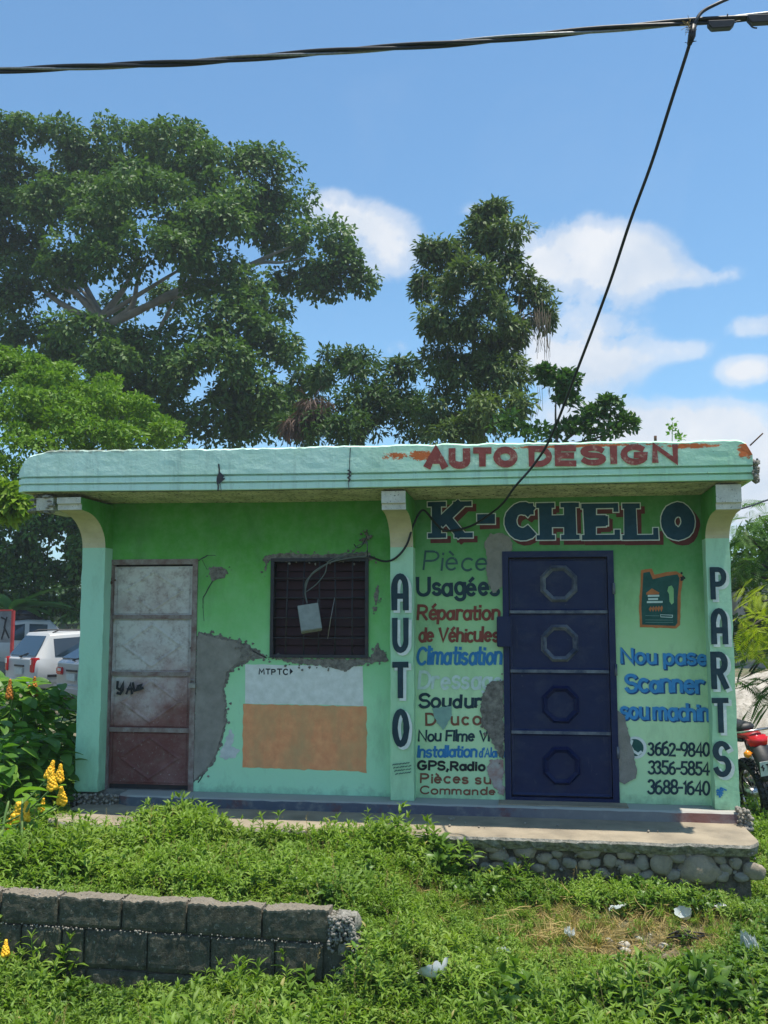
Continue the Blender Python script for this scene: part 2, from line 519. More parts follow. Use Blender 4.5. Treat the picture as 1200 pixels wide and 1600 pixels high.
XH = .66
ring = lambda cx, cy, rx, ry: arc(cx, cy, rx, ry, 90, 450)
G = {
    'A': (.72, [[(0, 0), (.36, 1), (.72, 0)], [(.13, .36), (.59, .36)]]),
    '^': (.62, [[(0, 0), (0, .62)] + arc(.31, .66, .31, .34, 180, 0) + [(.62, .62), (.62, 0)], [(0, .38), (.62, .38)]]),
    'C': (.62, [arc(.36, .5, .36, .5, 45, 315)]),
    'D': (.66, [[(0, 0), (0, 1), (.25, 1)] + arc(.25, .5, .41, .5, 90, -90) + [(0, 0)]]),
    'E': (.55, [[(.55, 1), (0, 1), (0, 0), (.55, 0)], [(0, .52), (.48, .52)]]),
    'F': (.52, [[(.52, 1), (0, 1), (0, 0)], [(0, .52), (.44, .52)]]),
    'G': (.68, [arc(.36, .5, .36, .5, 48, 330) + [(.68, .46), (.4, .46)]]),
    'I': (.0, [[(0, 0), (0, 1)]]),
    'J': (.4, [[(.4, 1), (.4, .25)] + arc(.2, .2, .2, .2, 0, -170)]),
    'K': (.6, [[(0, 0), (0, 1)], [(.58, 1), (0, .42)], [(.2, .6), (.6, 0)]]),
    'L': (.5, [[(0, 1), (0, 0), (.5, 0)]]),
    'M': (.78, [[(0, 0), (.06, 1), (.39, .3), (.72, 1), (.78, 0)]]),
    'N': (.62, [[(0, 0), (0, 1), (.62, 0), (.62, 1)]]),
    'O': (.66, [ring(.33, .5, .33, .5)]),
    'P': (.58, [[(0, 0), (0, 1), (.3, 1)] + arc(.3, .74, .28, .26, 90, -90) + [(0, .48)]]),
    'R': (.6, [[(0, 0), (0, 1), (.3, 1)] + arc(.3, .74, .28, .26, 90, -90) + [(0, .48)], [(.26, .48), (.6, 0)]]),
    'S': (.56, [arc(.28, .75, .27, .25, 25, 250) + arc(.28, .26, .28, .26, 70, -160)]),
    'T': (.64, [[(0, 1), (.64, 1)], [(.32, 1), (.32, 0)]]),
    'U': (.62, [[(0, 1), (0, .31)] + arc(.31, .31, .31, .31, 180, 360) + [(.62, 1)]]),
    'V': (.64, [[(0, 1), (.32, 0), (.64, 1)]]),
    'Y': (.6, [[(0, 1), (.3, .5), (.6, 1)], [(.3, .5), (.2, 0)]]),
    'a': (.46, [ring(.22, .3, .22, .32), [(.46, .64), (.46, 0)]]),
    'c': (.4, [arc(.24, .32, .24, .33, 50, 310)]),
    'd': (.46, [ring(.22, .32, .22, .33), [(.46, 1), (.46, 0)]]),
    'e': (.45, [[(0.02, .34), (.45, .36)] + arc(.23, .33, .22, .32, 8, 315)]),
    'g': (.46, [ring(.22, .34, .22, .31), [(.46, .64), (.46, -.1)] + arc(.23, -.1, .23, .2, 0, -160)]),
    'h': (.44, [[(0, 0), (0, 1)], [(0, .42)] + arc(.22, .44, .22, .22, 150, 0) + [(.44, 0)]]),
    'i': (.0, [[(0, 0), (0, .62)], [(0, .84), (0, .9)]]),
    'l': (.0, [[(0, 0), (0, 1)]]),
    'm': (.72, [[(0, 0), (0, .66)], [(0, .44)] + arc(.18, .46, .18, .2, 150, 0) + [(.36, 0)], [(.36, .44)] + arc(.54, .46, .18, .2, 150, 0) + [(.72, 0)]]),
    'n': (.42, [[(0, 0), (0, .66)], [(0, .42)] + arc(.21, .45, .21, .21, 150, 0) + [(.42, 0)]]),
    'o': (.48, [ring(.24, .33, .24, .33)]),
    'p': (.46, [[(0, .66), (0, -.32)], ring(.25, .33, .22, .33)]),
    'r': (.3, [[(0, 0), (0, .66)], [(0, .4)] + arc(.2, .44, .2, .22, 160, 50)]),
    's': (.38, [arc(.19, .49, .18, .16, 30, 250) + arc(.19, .17, .19, .17, 70, -160)]),
    't': (.3, [[(.13, .92), (.13, .12)] + arc(.25, .12, .12, .12, 180, 290), [(0, .62), (.3, .62)]]),
    'u': (.42, [[(0, .66), (0, .22)] + arc(.21, .22, .21, .22, 180, 360) + [(.42, .66)], [(.42, .4), (.42, 0)]]),
    '0': (.5, [ring(.25, .5, .25, .5)]),
    '1': (.14, [[(0, .8), (.14, 1), (.14, 0)]]),
    '2': (.48, [arc(.24, .75, .23, .25, 165, -35) + [(0, 0), (.5, 0)]]),
    '3': (.46, [arc(.2, .76, .22, .24, 150, -80), arc(.2, .26, .26, .26, 80, -155)]),
    '4': (.54, [[(.4, 0), (.4, 1), (0, .3), (.54, .3)]]),
    '5': (.48, [[(.46, 1), (.06, 1), (.03, .57)] + arc(.2, .3, .27, .3, 110, -150)]),
    '6': (.5, [[(.38, 1)] + arc(.26, .45, .26, .5, 130, 180) + [(0, .3)], ring(.25, .29, .25, .29)]),
    '8': (.5, [ring(.25, .76, .21, .24), ring(.25, .26, .25, .26)]),
    '9': (.5, [ring(.25, .7, .25, .29), [(.5, .7), (.48, .35), (.28, 0)]]),
    '-': (.3, [[(0, .48), (.3, .48)]]),
    ',': (.08, [[(.08, .08), (0, -.14)]]),
    '.': (.0, [[(0, 0), (0, .06)]]),
    "'": (.0, [[(0, 1), (-.05, .78)]]),
    ' ': (.12, []),
}
G['è'] = (.45, G['e'][1] + [[(.1, 1.0), (.26, .82)]])
G['é'] = (.45, G['e'][1] + [[(.34, 1.02), (.18, .84)]])


def ribbon(bm, pts, wd, y, cap=0.5):
    """flat brush stroke in the plane y; closed when the ends meet"""
    pts = [Vector(p) for p in pts]
    q = [pts[0]]
    for p in pts[1:]:
        if (p - q[-1]).length > 1e-5: q.append(p)
    pts = q
    if len(pts) < 2: return
    closed = (pts[0] - pts[-1]).length < 1e-4 and len(pts) > 3
    if closed: pts = pts[:-1]
    n = len(pts)
    if not closed:
        a = (pts[0] - pts[1]).normalized(); b = (pts[-1] - pts[-2]).normalized()
        pts[0] = pts[0] + a * wd * cap; pts[-1] = pts[-1] + b * wd * cap
    L, Rr = [], []
    wd0 = wd
    for i in range(n):
        d0 = (pts[i] - pts[i - 1]).normalized() if (i > 0 or closed) else None
        d1 = (pts[(i + 1) % n] - pts[i]).normalized() if (i < n - 1 or closed) else None
        if d0 is None: d0 = d1
        if d1 is None: d1 = d0
        n0 = Vector((-d0.y, d0.x)); n1 = Vector((-d1.y, d1.x))
        mm = n0 + n1
        if mm.length < .3: mm = n0.copy()
        mm.normalize()
        wd = wd0 * (1 + .16 * fbm((pts[i].x * 16, pts[i].y * 16, 3), 2))
        k = min(1.6, 1 / max(.35, mm.dot(n0)))
        yy_ = y - 5e-5 * i
        L.append(bm.verts.new((pts[i].x + mm.x * wd / 2 * k, yy_, pts[i].y + mm.y * wd / 2 * k)))
        Rr.append(bm.verts.new((pts[i].x - mm.x * wd / 2 * k, yy_, pts[i].y - mm.y * wd / 2 * k)))
    for i in range(n if closed else n - 1):
        j = (i + 1) % n
        f = bm.faces.new((L[i], L[j], Rr[j], Rr[i]))
        if f.calc_area() > 0 and f.normal.y > 0: pass


def lettering(txt, quad, Y, mat, parent, sw=.16, gap=.17, slant=0.0, off=(0, 0), grow=0.0, name='painted_lettering', label=None, y_lift=.006, wobble=.03):
    """txt fitted to a box given by its picture-measured corners (x0, x1, top, base, [top1, base1]) on the wall plane Y"""
    x0, x1, t0, b0 = quad[:4]
    t1, b1 = (quad[4], quad[5]) if len(quad) > 4 else (t0, b0)
    BL, BR, TL, TR = P(x0, b0, Y), P(x1, b1, Y), P(x0, t0, Y), P(x1, t1, Y)
    H = ((TL.z - BL.z) + (TR.z - BR.z)) / 2
    s = sw * H
    tot = sum(G[c][0] for c in txt) + gap * (len(txt) - 1)
    W = BR.x - BL.x - s
    bm = bmesh.new()
    cx = 0
    rr = random.Random(hash(txt) % 1000 if False else sum(map(ord, txt)))
    for li, ch in enumerate(txt):
        gw, st = G[ch]
        jx, jz, js = rr.uniform(-1, 1) * wobble, rr.uniform(-1, 1) * wobble, 1 + rr.uniform(-1, 1) * wobble * 2
        for si, strk in enumerate(st):
            pts = []
            for (gx, gy) in strk:
                u = (cx + gx * js + jx) / tot if tot > 0 else .5
                zz = BL.z + (BR.z - BL.z) * u + s / 2 + (gy * js + jz) * (H - s)
                xx = BL.x + s / 2 + u * W + slant * gy * H
                wob = wobble * .35 * H
                pts.append((xx + off[0] + wob * fbm((xx * 14, zz * 14, 1), 2), zz + off[1] + wob * fbm((xx * 14, zz * 14, 8), 2)))
            ribbon(bm, pts, s + grow * 2, Y - y_lift - .00025 * si - .0004 * (li % 2), cap=.35)
        cx += gw + gap
    me = bpy.data.meshes.new(name)
    for f in bm.faces:
        f.normal_update()
        if f.normal.y > 0: f.normal_flip()
    bm.to_mesh(me); bm.free()
    me.materials.append(mat)
    return link(name, me, parent, label)


# ------------------------------------------------------------------ the shop
WY = 8.0     # wall plane
CY = 7.85    # column front
FY = 7.3     # fascia front
base = P(600, 1248, WY)
ZB = P(824, 1251, WY).z      # wall foot
print('wall foot z', ZB, 'left x', P(105, 1240, CY).x, 'right x', P(1152, 1250, CY).x)
shop = thing('shop_building', (-1.2, 8.0, ZB - .2), 'small green and mint concrete auto parts shop with painted lettering on its front', 'shop')
XL, XR = P(105, 1240, CY).x + .03, P(1148, 1100, CY).x
zs0 = P(300, 790, WY).z      # soffit level, left
ZS = P(824, 779, WY).z


def wr(px0, px1, py0, py1, Y=WY):
    a, b, c, d = P(px0, py0, Y), P(px1, py0, Y), P(px0, py1, Y), P(px1, py1, Y)
    return (a.x + c.x) / 2, (b.x + d.x) / 2, (c.z + d.z) / 2, (a.z + b.z) / 2


D1 = wr(164, 306, 874, 1236)
WN = wr(423, 576, 872, 1028)
D2 = wr(787, 963, 861, 1249)
D1 = (D1[0], D1[1], ZB, D1[3]); D2 = (D2[0], D2[1], ZB, D2[3])
XM = P(628, 1000, CY).x
ZTOP = ZS + .02


def wallpieces(bm, x0, x1, z0, z1, holes):
    xs = sorted({x0, x1, *[h[0] for h in holes], *[h[1] for h in holes]})
    for a, b in zip(xs[:-1], xs[1:]):
        spans = [(z0, z1)]
        for h in holes:
            if h[0] <= a + 1e-6 and h[1] >= b - 1e-6:
                ns = []
                for s in spans:
                    if h[2] > s[0] + 1e-5: ns.append((s[0], h[2]))
                    if h[3] < s[1]: ns.append((h[3], s[1]))
                spans = ns
        for s in spans:
            nx, nz = max(1, int((b - a) / .4)), max(1, int((s[1] - s[0]) / .4))
            box(bm, a, b, WY, WY + .18, s[0], s[1])


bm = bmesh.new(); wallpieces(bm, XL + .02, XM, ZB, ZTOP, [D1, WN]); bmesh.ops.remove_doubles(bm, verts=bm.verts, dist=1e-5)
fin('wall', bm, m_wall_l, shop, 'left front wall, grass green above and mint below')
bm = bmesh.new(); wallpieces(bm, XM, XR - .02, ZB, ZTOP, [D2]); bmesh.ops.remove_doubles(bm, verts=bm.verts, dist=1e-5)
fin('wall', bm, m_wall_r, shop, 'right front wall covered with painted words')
bm = bmesh.new()
box(bm, XL + .02, XL + .17, WY + .18, 11.2, ZB - .4, ZTOP)
box(bm, XR - .17, XR - .02, WY + .18, 11.2, ZB - .4, ZTOP)
box(bm, XL + .17, XR - .17, 11.05, 11.2, ZB - .4, ZTOP)
fin('side_wall', bm, m_wall_l, shop)

# columns with cove brackets
def column(px0, px1, pyc, mat, label=None, wbot=None):
    a, b = P(px0, 1000, CY).x, P(px1, 1000, CY).x
    zc = P((px0 + px1) / 2, pyc, CY).z
    bm = bmesh.new()
    box(bm, a, b, CY, WY + .01, ZB, zc)
    # rough edge: split into courses and push the corners about a little
    bmesh.ops.bisect_plane(bm, geom=bm.verts[:] + bm.edges[:] + bm.faces[:], plane_co=(0, 0, ZB + .5), plane_no=(0, 0, 1))
    for k in range(1, 24):
        bmesh.ops.bisect_plane(bm, geom=bm.verts[:] + bm.edges[:] + bm.faces[:], plane_co=(0, 0, ZB + (zc - ZB) * k / 24), plane_no=(0, 0, 1))
    for v in bm.verts:
        if v.co.y < CY + .01 and ZB + .02 < v.co.z < zc - .02:
            v.co.x += .008 * fbm((v.co.x * 9, 0, v.co.z * 9))
    c = fin('column', bm, mat, shop, label)
    # bracket: side profile in (y, z)
    zu = P((px0 + px1) / 2, 797, 7.38).z
    zt = ZS
    prof = [(WY + .01, zc), (CY, zc)]
    for i in range(1, 11):
        t = R(90) * i / 10
        prof.append((CY - (CY - 7.44) * (1 - math.cos(t)), zc + (zu - zc) * math.sin(t)))
    prof += [(7.38, zu + .005), (7.38, zu + .05), (7.36, zu + .055), (7.36, zt), (WY + .01, zt)]
    bm = bmesh.new()
    va = [bm.verts.new((a, p[0], p[1])) for p in prof]; vb = [bm.verts.new((b, p[0], p[1])) for p in prof]
    bm.faces.new(va).material_index = 1; bm.faces.new(vb[::-1]).material_index = 1
    for i in range(len(prof)):
        j = (i + 1) % len(prof)
        bm.faces.new((va[i], va[j], vb[j], vb[i])).material_index = 0 if i < 12 else 2
    fin('bracket', bm, [m_cream, m_wall_l, m_capital], c)
    return c


m_capital = M('dirty_white_paint', (.7, .68, .6), .85, (.45, .44, .38), 9, .6, (.08, .08, .07), .4, 50)
colL = column(124, 160, 856, m_col)
colM = column(610, 646, 855, m_col2, 'middle column lettered AUTO')
colR = column(1108, 1146, 841, m_col2, 'right column lettered PARTS')

# roof slab: ragged front band with two mouldings
def fascia_z(x, which):
    """height of the band's edges at world x, from the two ends"""
    pts = {'top': [(60, 704), (400, 700), (600, 695), (880, 691), (1170, 687)],
           'e1': [(37, 745), (400, 740.5), (600, 738), (800, 733), (1177, 726)],
           'e2': [(37, 756), (400, 752), (600, 749), (800, 745), (1177, 738)],
           'bot': [(37, 768), (400, 765), (600, 761), (800, 757), (1177, 749.5)]}[which]
    w = [(P(a, b, FY).x, P(a, b, FY).z) for a, b in pts]
    return float(np.interp(x, [q[0] for q in w], [q[1] for q in w]))


XF0, XF1 = P(24, 735, FY).x, P(1176, 715, FY).x
bm = bmesh.new()
N = 150
rows = []
for i in range(N + 1):
    x = XF0 + (XF1 - XF0) * i / N
    zt, z1, z2, zb = [fascia_z(x, k) for k in ('top', 'e1', 'e2', 'bot')]
    nz = fbm((x * 6, 3, 0)) * .007 + fbm((x * 23, 1, 0)) * .006
    zt += nz
    zt += .012 * min(0, fbm((x * 3.1, 8, 0)))
    u = (x - XF0) / .28
    if u < 1: zt = z1 + .02 + (zt - z1 - .02) * (0.2 + .8 * min(1, (1.9 * u if u < .35 else .665 + .52 * (u - .35))) + .09 * fbm((x * 30, 0, 5)))
    v = (XF1 - x) / .1
    if v < 1: zt -= .10 * (1 - v) ** 2 + .02 * fbm((x * 60, 0, 2))
    inx = .03 * fbm((x * 2, 7, 0)) * .2
    prof = [(11.5, zt - .03), (FY + .09, zt + .0), (FY + .02, zt + .004), (FY, zt - .01)]
    for k in range(1, 5): prof.append((FY + .002 * fbm((x * 4, k, 1)), zt - .01 + (z1 - zt + .01) * k / 5))
    prof += [(FY, z1 + .006), (FY + .001, z1), (FY + .036, z1 - .001), (FY + .036, z1 - .014), (FY + .004, z1 - .016), (FY + .002, z2 + .002), (FY + .036, z2 + .001), (FY + .036, z2 - .012), (FY + .008, z2 - .014), (FY + .008, zb + .004), (FY + .02, zb), (11.5, zb - .0)]
    if i < 2: prof = [(y if k in (0, len(prof) - 1) else y + .03 * (2 - i), z) for k, (y, z) in enumerate(prof)]
    rows.append([bm.verts.new((x, p[0], p[1])) for p in prof])
for i in range(N):
    for k in range(len(rows[0])):
        k2 = (k + 1) % len(rows[0])
        bm.faces.new((rows[i][k], rows[i][k2], rows[i + 1][k2], rows[i + 1][k]))
bm.faces.new(rows[0][::-1]); bm.faces.new(rows[-1])
roof = fin('roof_slab', bm, m_fascia, shop)
# soffit sheet, just under the slab
bm = bmesh.new()
zsl = lambda x: fascia_z(x, 'bot') - .006
xs = [XF0 + .06 + (XF1 - XF0 - .09) * i / 30 for i in range(31)]
ta = [bm.verts.new((x, FY + .03, zsl(x))) for x in xs]
tb = [bm.verts.new((x, WY + .0, zsl(x) - .012)) for x in xs]
tc_ = [bm.verts.new((x, WY + .02, zsl(x) - .05)) for x in xs]
for i in range(30):
    bm.faces.new((ta[i], ta[i + 1], tb[i + 1], tb[i]))
o = fin('soffit', bm, m_soffit, shop, 'mouldy pale underside of the roof slab')

# end fragments: broken grey block lumps under the left end and crumbling right end
def lump(bm, c, r, seed=0, sub=1, flat=(1, 1, 1)):
    d = bmesh.ops.create_icosphere(bm, subdivisions=sub, radius=1)
    for v in d['verts']:
        p = v.co.copy()
        k = 1 + .3 * fbm((p.x * 1.3 + seed, p.y * 1.3, p.z * 1.3))
        v.co = Vector((c[0] + p.x * r * k * flat[0], c[1] + p.y * r * k * flat[1], c[2] + p.z * r * k * flat[2]))


rr = random.Random(3)
bm = bmesh.new()
for k in range(60):
    q = P(rr.uniform(50, 84), rr.uniform(774, 801), 7.36 + rr.uniform(0, .1))
    lump(bm, q, rr.uniform(.012, .03), k, 1, (1.5, 1, .6))
for k in range(90):
    q = P(1180 + rr.uniform(-4, 5), rr.uniform(716, 755), FY + rr.uniform(-.01, .2))
    lump(bm, q, rr.uniform(.008, .02), k)
o = fin('broken_concrete', bm, m_aggr, shop); o['kind'] = 'stuff'
bm = bmesh.new()
a, b = P(58, 780, 7.38), P(84, 780, 7.38)
box(bm, a.x, b.x, 7.37, 7.9, P(60, 796, 7.3).z, ZS)
fin('beam_end', bm, m_capital, shop)

# rods sticking out of the roof
bm = bmesh.new(); tube(bm, [P(1172, 696, 7.3), P(1192, 677, 7.3)], .006, 6); fin('rebar', bm, m_rust, shop, 'bent rod at the right roof corner')
bm = bmesh.new(); tube(bm, [P(1024, 694, 7.6), P(1024, 681, 7.6)], .011, 6); fin('rebar', bm, m_rust, shop, 'stub rising from the roof edge')

# plinth step under the wall
def plinth_mat():
    m, t = newmat('painted_plinth')
    p = t.pos()
    x = t.sep(p)['X']; z = t.sep(p)['Z']
    xx = t.math('ADD', x, t.math('MULTIPLY', t.math('SUBTRACT', t.noise(3, 5, .6, p), .5), .7))
    c = t.ramp(t.maprange(xx, -4, 1.8), [(0, (.1, .13, .15)), (.3, (.08, .1, .14)), (.62, (.1, .1, .14)), (.72, (.17, .17, .18)), (.86, (.2, .2, .2)), (.9, (.24, .1, .08)), (1, (.17, .16, .19))])
    c = t.mix(t.ramp(t.noise(4, 5, .6, p), [(.55, 0.0), (.64, .7)]), c, (.15, .055, .05))
    c = t.mix(t.ramp(t.noise(11, 6, .7, p), [(.5, 0.0), (.72, .7)]), c, (.25, .25, .24))
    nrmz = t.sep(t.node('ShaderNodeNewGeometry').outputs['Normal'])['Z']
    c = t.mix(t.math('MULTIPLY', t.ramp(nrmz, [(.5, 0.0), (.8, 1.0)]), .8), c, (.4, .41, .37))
    t.put(t.b.inputs['Base Color'], c)
    t.b.inputs['Roughness'].default_value = .85
    t.put(t.b.inputs['Normal'], t.bump(t.noise(40, 6, .7, p), .4, .01))
    return m


PLY = 7.76
zpb = P(1149, 1285, PLY).z
xpl = P(182, 1250, PLY).x
bm = bmesh.new()
outer = [xpl + i * (XR + .02 - xpl) / 60 for i in range(61)]
prev = None
rowsP = []
for x in outer:
    e = .012 * fbm((x * 8, 2, 0))
    edge = .05 if x < xpl + .05 else 0
    prof = [(WY - .001, ZB - .001), (PLY + .02 + edge, ZB - .004 + e * .3), (PLY + edge + .004 + e, ZB - .016 + e * .5), (PLY + edge + e * .4, zpb - .05), (WY - .001, zpb - .05)]
    rowsP.append([bm.verts.new((x, *p)) for p in prof])
for i in range(60):
    for k in range(4):
        bm.faces.new((rowsP[i][k], rowsP[i][k + 1], rowsP[i + 1][k + 1], rowsP[i + 1][k]))
bm.faces.new(rowsP[0]); bm.faces.new(rowsP[-1][::-1])
fin('plinth', bm, plinth_mat(), shop, 'low step along the foot of the wall, dark grey with a red-brown end')
# foundation core
bm = bmesh.new(); box(bm, XL + .02, XR - .02, WY + .0, 11.2, zpb - .4, ZB - .002); fin('foundation', bm, m_conc, shop)

# ---- wall damage, patches and painted panels
def patch(pts, mat, depth, name, label=None, step=.02, amp=.01, seed=0, Y=WY):
    w = [(P(a, b, Y).x, P(a, b, Y).z) for a, b in pts]
    w = rough_poly(w, step * .7, amp * 1.3, seed)
    bm = bmesh.new()
    prism(bm, w, Y - depth, Y + .002)
    if 'plaster' in name:
        rp = random.Random(seed)
        for _ in range(len(w) // 4):
            a_ = w[rp.randrange(len(w))]; r_ = rp.uniform(.004, .014); cx_, cz_ = a_[0] + rp.gauss(0, .02), a_[1] + rp.gauss(0, .02)
            sh_ = [(cx_ + r_ * rp.uniform(.5, 1.3) * math.cos(t_ * 1.05), cz_ + r_ * rp.uniform(.5, 1.3) * math.sin(t_ * 1.05)) for t_ in range(6)]
            prism(bm, sh_, Y - depth - .001 - .0004 * (_ % 5), Y + .001)
    return fin(name, bm, mat, shop, label)


patch([(383, 1038), (567, 1041), (568, 1103), (383, 1099)], m_mint, .002, 'painted_panel', 'white painted rectangle above the orange one', .1, .003, 1)
patch([(380, 1100), (573, 1104), (573, 1208), (560, 1205), (379, 1199)], m_orange, .0026, 'painted_panel', 'faded orange painted rectangle', .05, .006, 2)
big = [(312, 989), (320, 992), (337, 997), (367, 1003), (387, 1010), (398, 1020), (383, 1032), (367, 1038), (355, 1050), (348, 1077), (352, 1103), (350, 1130), (343, 1160), (333, 1187), (320, 1203), (303, 1219), (308, 1000)]
bigl = [(311, 987), (320, 989), (338, 993), (369, 1000), (390, 1008), (401, 1022), (385, 1036), (370, 1042), (358, 1052), (351, 1078), (355, 1104), (353, 1131), (346, 1162), (336, 1190), (321, 1207), (302, 1223), (307, 1000)]
patch(bigl, m_rough, .004, 'broken_plaster', 'crumbled rim round the grey repair', .018, .012, 3)
patch(big[:10] + big[10:], m_conc, .007, 'cement_patch', 'grey cement repair beside the whitish door', .025, .008, 4)
patch([(372, 1004), (387, 1010), (398, 1020), (383, 1032), (372, 1036), (378, 1020)], m_rough, .010, 'broken_plaster', None, .018, .010, 5)
patch([(325, 888), (340, 885), (353, 888), (357, 897), (347, 905), (333, 907), (328, 898)], m_rough, .006, 'broken_plaster', 'hole in the plaster above the grey repair', .012, .012, 6)
patch([(418, 1026), (470, 1029), (577, 1029), (588, 1007), (600, 1018), (607, 1033), (577, 1036), (553, 1040), (540, 1050), (527, 1045), (493, 1040), (463, 1038), (440, 1032)], m_rough, .007, 'broken_plaster', 'broken plaster under the barred window', .015, .014, 7)
patch([(380, 1008), (398, 1014), (410, 1022), (418, 1030), (400, 1030), (388, 1024)], m_rough, .005, 'broken_plaster', None, .015, .012, 8)
patch([(583, 933), (589, 918), (593, 924), (588, 944)], m_rough, .005, 'broken_plaster', None, .01, .008, 9)
patch([(583, 950), (589, 948), (588, 955), (583, 956)], m_rough, .005, 'broken_plaster', None, .01, .006, 10)
patch([(413, 868), (440, 864), (500, 867), (577, 862), (582, 872), (577, 876), (424, 876), (418, 880), (415, 893)], m_rough, .004, 'broken_plaster', 'rough plaster round the window head', .012, .012, 11)
patch([(757, 847), (767, 834), (780, 832), (797, 840), (801, 858), (787, 866), (786, 915), (770, 927), (763, 913), (760, 873)], m_conc, .011, 'cement_patch', 'dark grey cement patch at the corner of the blue door', .02, .012, 12)
patch([(763, 1067), (780, 1063), (787, 1063), (787, 1186), (778, 1178), (765, 1150), (752, 1130), (752, 1090)], m_rough, .014, 'broken_plaster', 'crumbling plaster left of the blue door', .015, .012, 13)
m_peel = M('peeled_paint', (.42, .4, .38), .9, (.3, .14, .12), 14, .6, (.12, .1, .1))
patch([(764, 1188), (776, 1186), (787, 1188), (787, 1244), (779, 1240), (770, 1225), (762, 1210)], m_peel, .010, 'peeled_patch', 'peeled whitish and red spot beside the lettering', .012, .014, 14)
patch([(964, 1110), (971, 1115), (976, 1121), (983, 1149), (990, 1177), (996, 1205), (993, 1217), (976, 1224), (964, 1219)], m_conc, .012, 'cement_patch', 'grey cement patch right of the blue door', .02, .008, 15)
m_pale = M('pale_green_patch', (.25, .42, .36), .9, (.2, .33, .3), 12)
patch([(675, 1107), (690, 1104), (705, 1103), (707, 1117), (693, 1140), (683, 1130)], m_pale, .010, 'repaired_spot', None, .02, .006, 16)
m_white = M('white_paint', (.62, .66, .64), .8, (.45, .5, .5), 12)
patch([(359, 1140), (366, 1150), (362, 1165), (374, 1172), (368, 1184), (350, 1186), (341, 1182), (352, 1160)], m_white, .003, 'peeled_patch', 'white spot where the mint paint flaked', .015, .012, 17)
for k, (a, b) in enumerate([((311, 876), (324, 868)), ((324, 868), (337, 868)), ((316, 875), (324, 890)), ((333, 907), (318, 933)), ((318, 933), (317, 950)), ((317, 935), (319, 970)), ((310, 1222), (320, 1207)), ((342, 737), (346, 770))]):
    Yk = WY if b[1] > 800 else FY
    pa, pb = P(*a, Yk), P(*b, Yk)
    mid = [(pa.lerp(pb, t).x + .006 * fbm((t * 5, k, 0)), pa.lerp(pb, t).z + .006 * fbm((t * 5, 9, k))) for t in (0, .25, .5, .75, 1)]
    bm = bmesh.new(); ribbon(bm, mid, .004 + .005 * (k % 3 == 0), Yk - .0035)
    fin('crack', bm, m_bar, shop)
rc = random.Random(12)
for (cx, y0, y1, wd) in ((342, 726, 766, .02), (546, 700, 765, .009), (546, 735, 752, .02), (345, 742, 752, .05)):
    bm = bmesh.new()
    pts = []
    for t in range(7):
        q = P(cx + rc.uniform(-2.5, 2.5), y0 + (y1 - y0) * t / 6, FY)
        pts.append((q.x, q.z))
    ribbon(bm, pts, wd * .6, FY - .004)
    fin('crack', bm, m_bar, shop, 'dark crack across the roof band' if wd < .05 else None)

# ---- whitish metal door
def door1_mat():
    m, t = newmat('worn_white_door')
    p = t.pos()
    z = t.sep(p)['Z']; x = t.sep(p)['X']
    v = t.math('ADD', t.maprange(z, ZB, ZB + 2.0), t.math('MULTIPLY', t.math('SUBTRACT', t.noise(3.5, 6, .65, p), .5), .55))
    v = t.math('SUBTRACT', v, t.math('MULTIPLY', t.maprange(x, D1[0], D1[1]), .16))
    c = t.ramp(v, [(.08, (.13, .032, .028)), (.2, (.18, .07, .06)), (.32, (.4, .31, .3)), (.46, (.54, .53, .52)), (1, (.6, .59, .54))])
    low = t.ramp(t.maprange(z, ZB, ZB + 2.0), [(.262, 1.0), (.272, 0.0)])
    c = t.mix(low, c, t.mix(t.noise(5, 4, .6, p), (.12, .03, .028), (.15, .05, .045)))
    c = t.mix(t.ramp(t.noise(2.4, 6, .7, t.scalev(p, 1, 1, 1.4)), [(.46, 0.0), (.7, .6)]), c, (.3, .17, .16))
    c = t.mix(t.ramp(t.noise(16, 7, .75, p), [(.48, 0.0), (.7, .75)]), c, (.17, .1, .085))
    c = t.mix(t.ramp(t.noise(50, 4, .8, p), [(.62, 0.0), (.7, .6)]), c, (.5, .49, .46))
    t.put(t.b.inputs['Base Color'], c)
    t.b.inputs['Roughness'].default_value = .65
    t.put(t.b.inputs['Normal'], t.bump(t.noise(12, 6, .6, p), .3, .01))
    return m


m_d1 = door1_mat()
m_d1f = M('scuffed_frame', (.3, .27, .25), .7, (.16, .09, .08), 12, .62, (.06, .035, .03))
bm = bmesh.new()
fy = WY - .012
fw = .045
box(bm, D1[0], D1[0] + fw, fy, WY + .1, D1[2], D1[3]); box(bm, D1[1] - fw, D1[1], fy, WY + .1, D1[2], D1[3])
box(bm, D1[0] + fw, D1[1] - fw, fy + .002, WY + .1, D1[3] - fw, D1[3])
door = fin('door', bm, m_d1f, shop, 'whitish steel door worn down to maroon')
door['label'] = 'whitish steel door worn down to maroon'
a, b = D1[0] + fw + .004, D1[1] - fw - .004
zsplit = [P(236, q, WY).z for q in (880, 964, 1053, 1141)] + [ZB + .03]
zsplit[0] = D1[3] - fw - .004
def grid_relief(bm, x0, x1, z0, z1, y, f, nx=26, nz=22, mi=0):
    vs = [[bm.verts.new((x0 + (x1 - x0) * i / nx, y - f((i / nx) * 2 - 1, (k / nz) * 2 - 1), z0 + (z1 - z0) * k / nz)) for i in range(nx + 1)] for k in range(nz + 1)]
    for k in range(nz):
        for i in range(nx):
            bm.faces.new((vs[k][i], vs[k][i + 1], vs[k + 1][i + 1], vs[k + 1][i])).material_index = mi
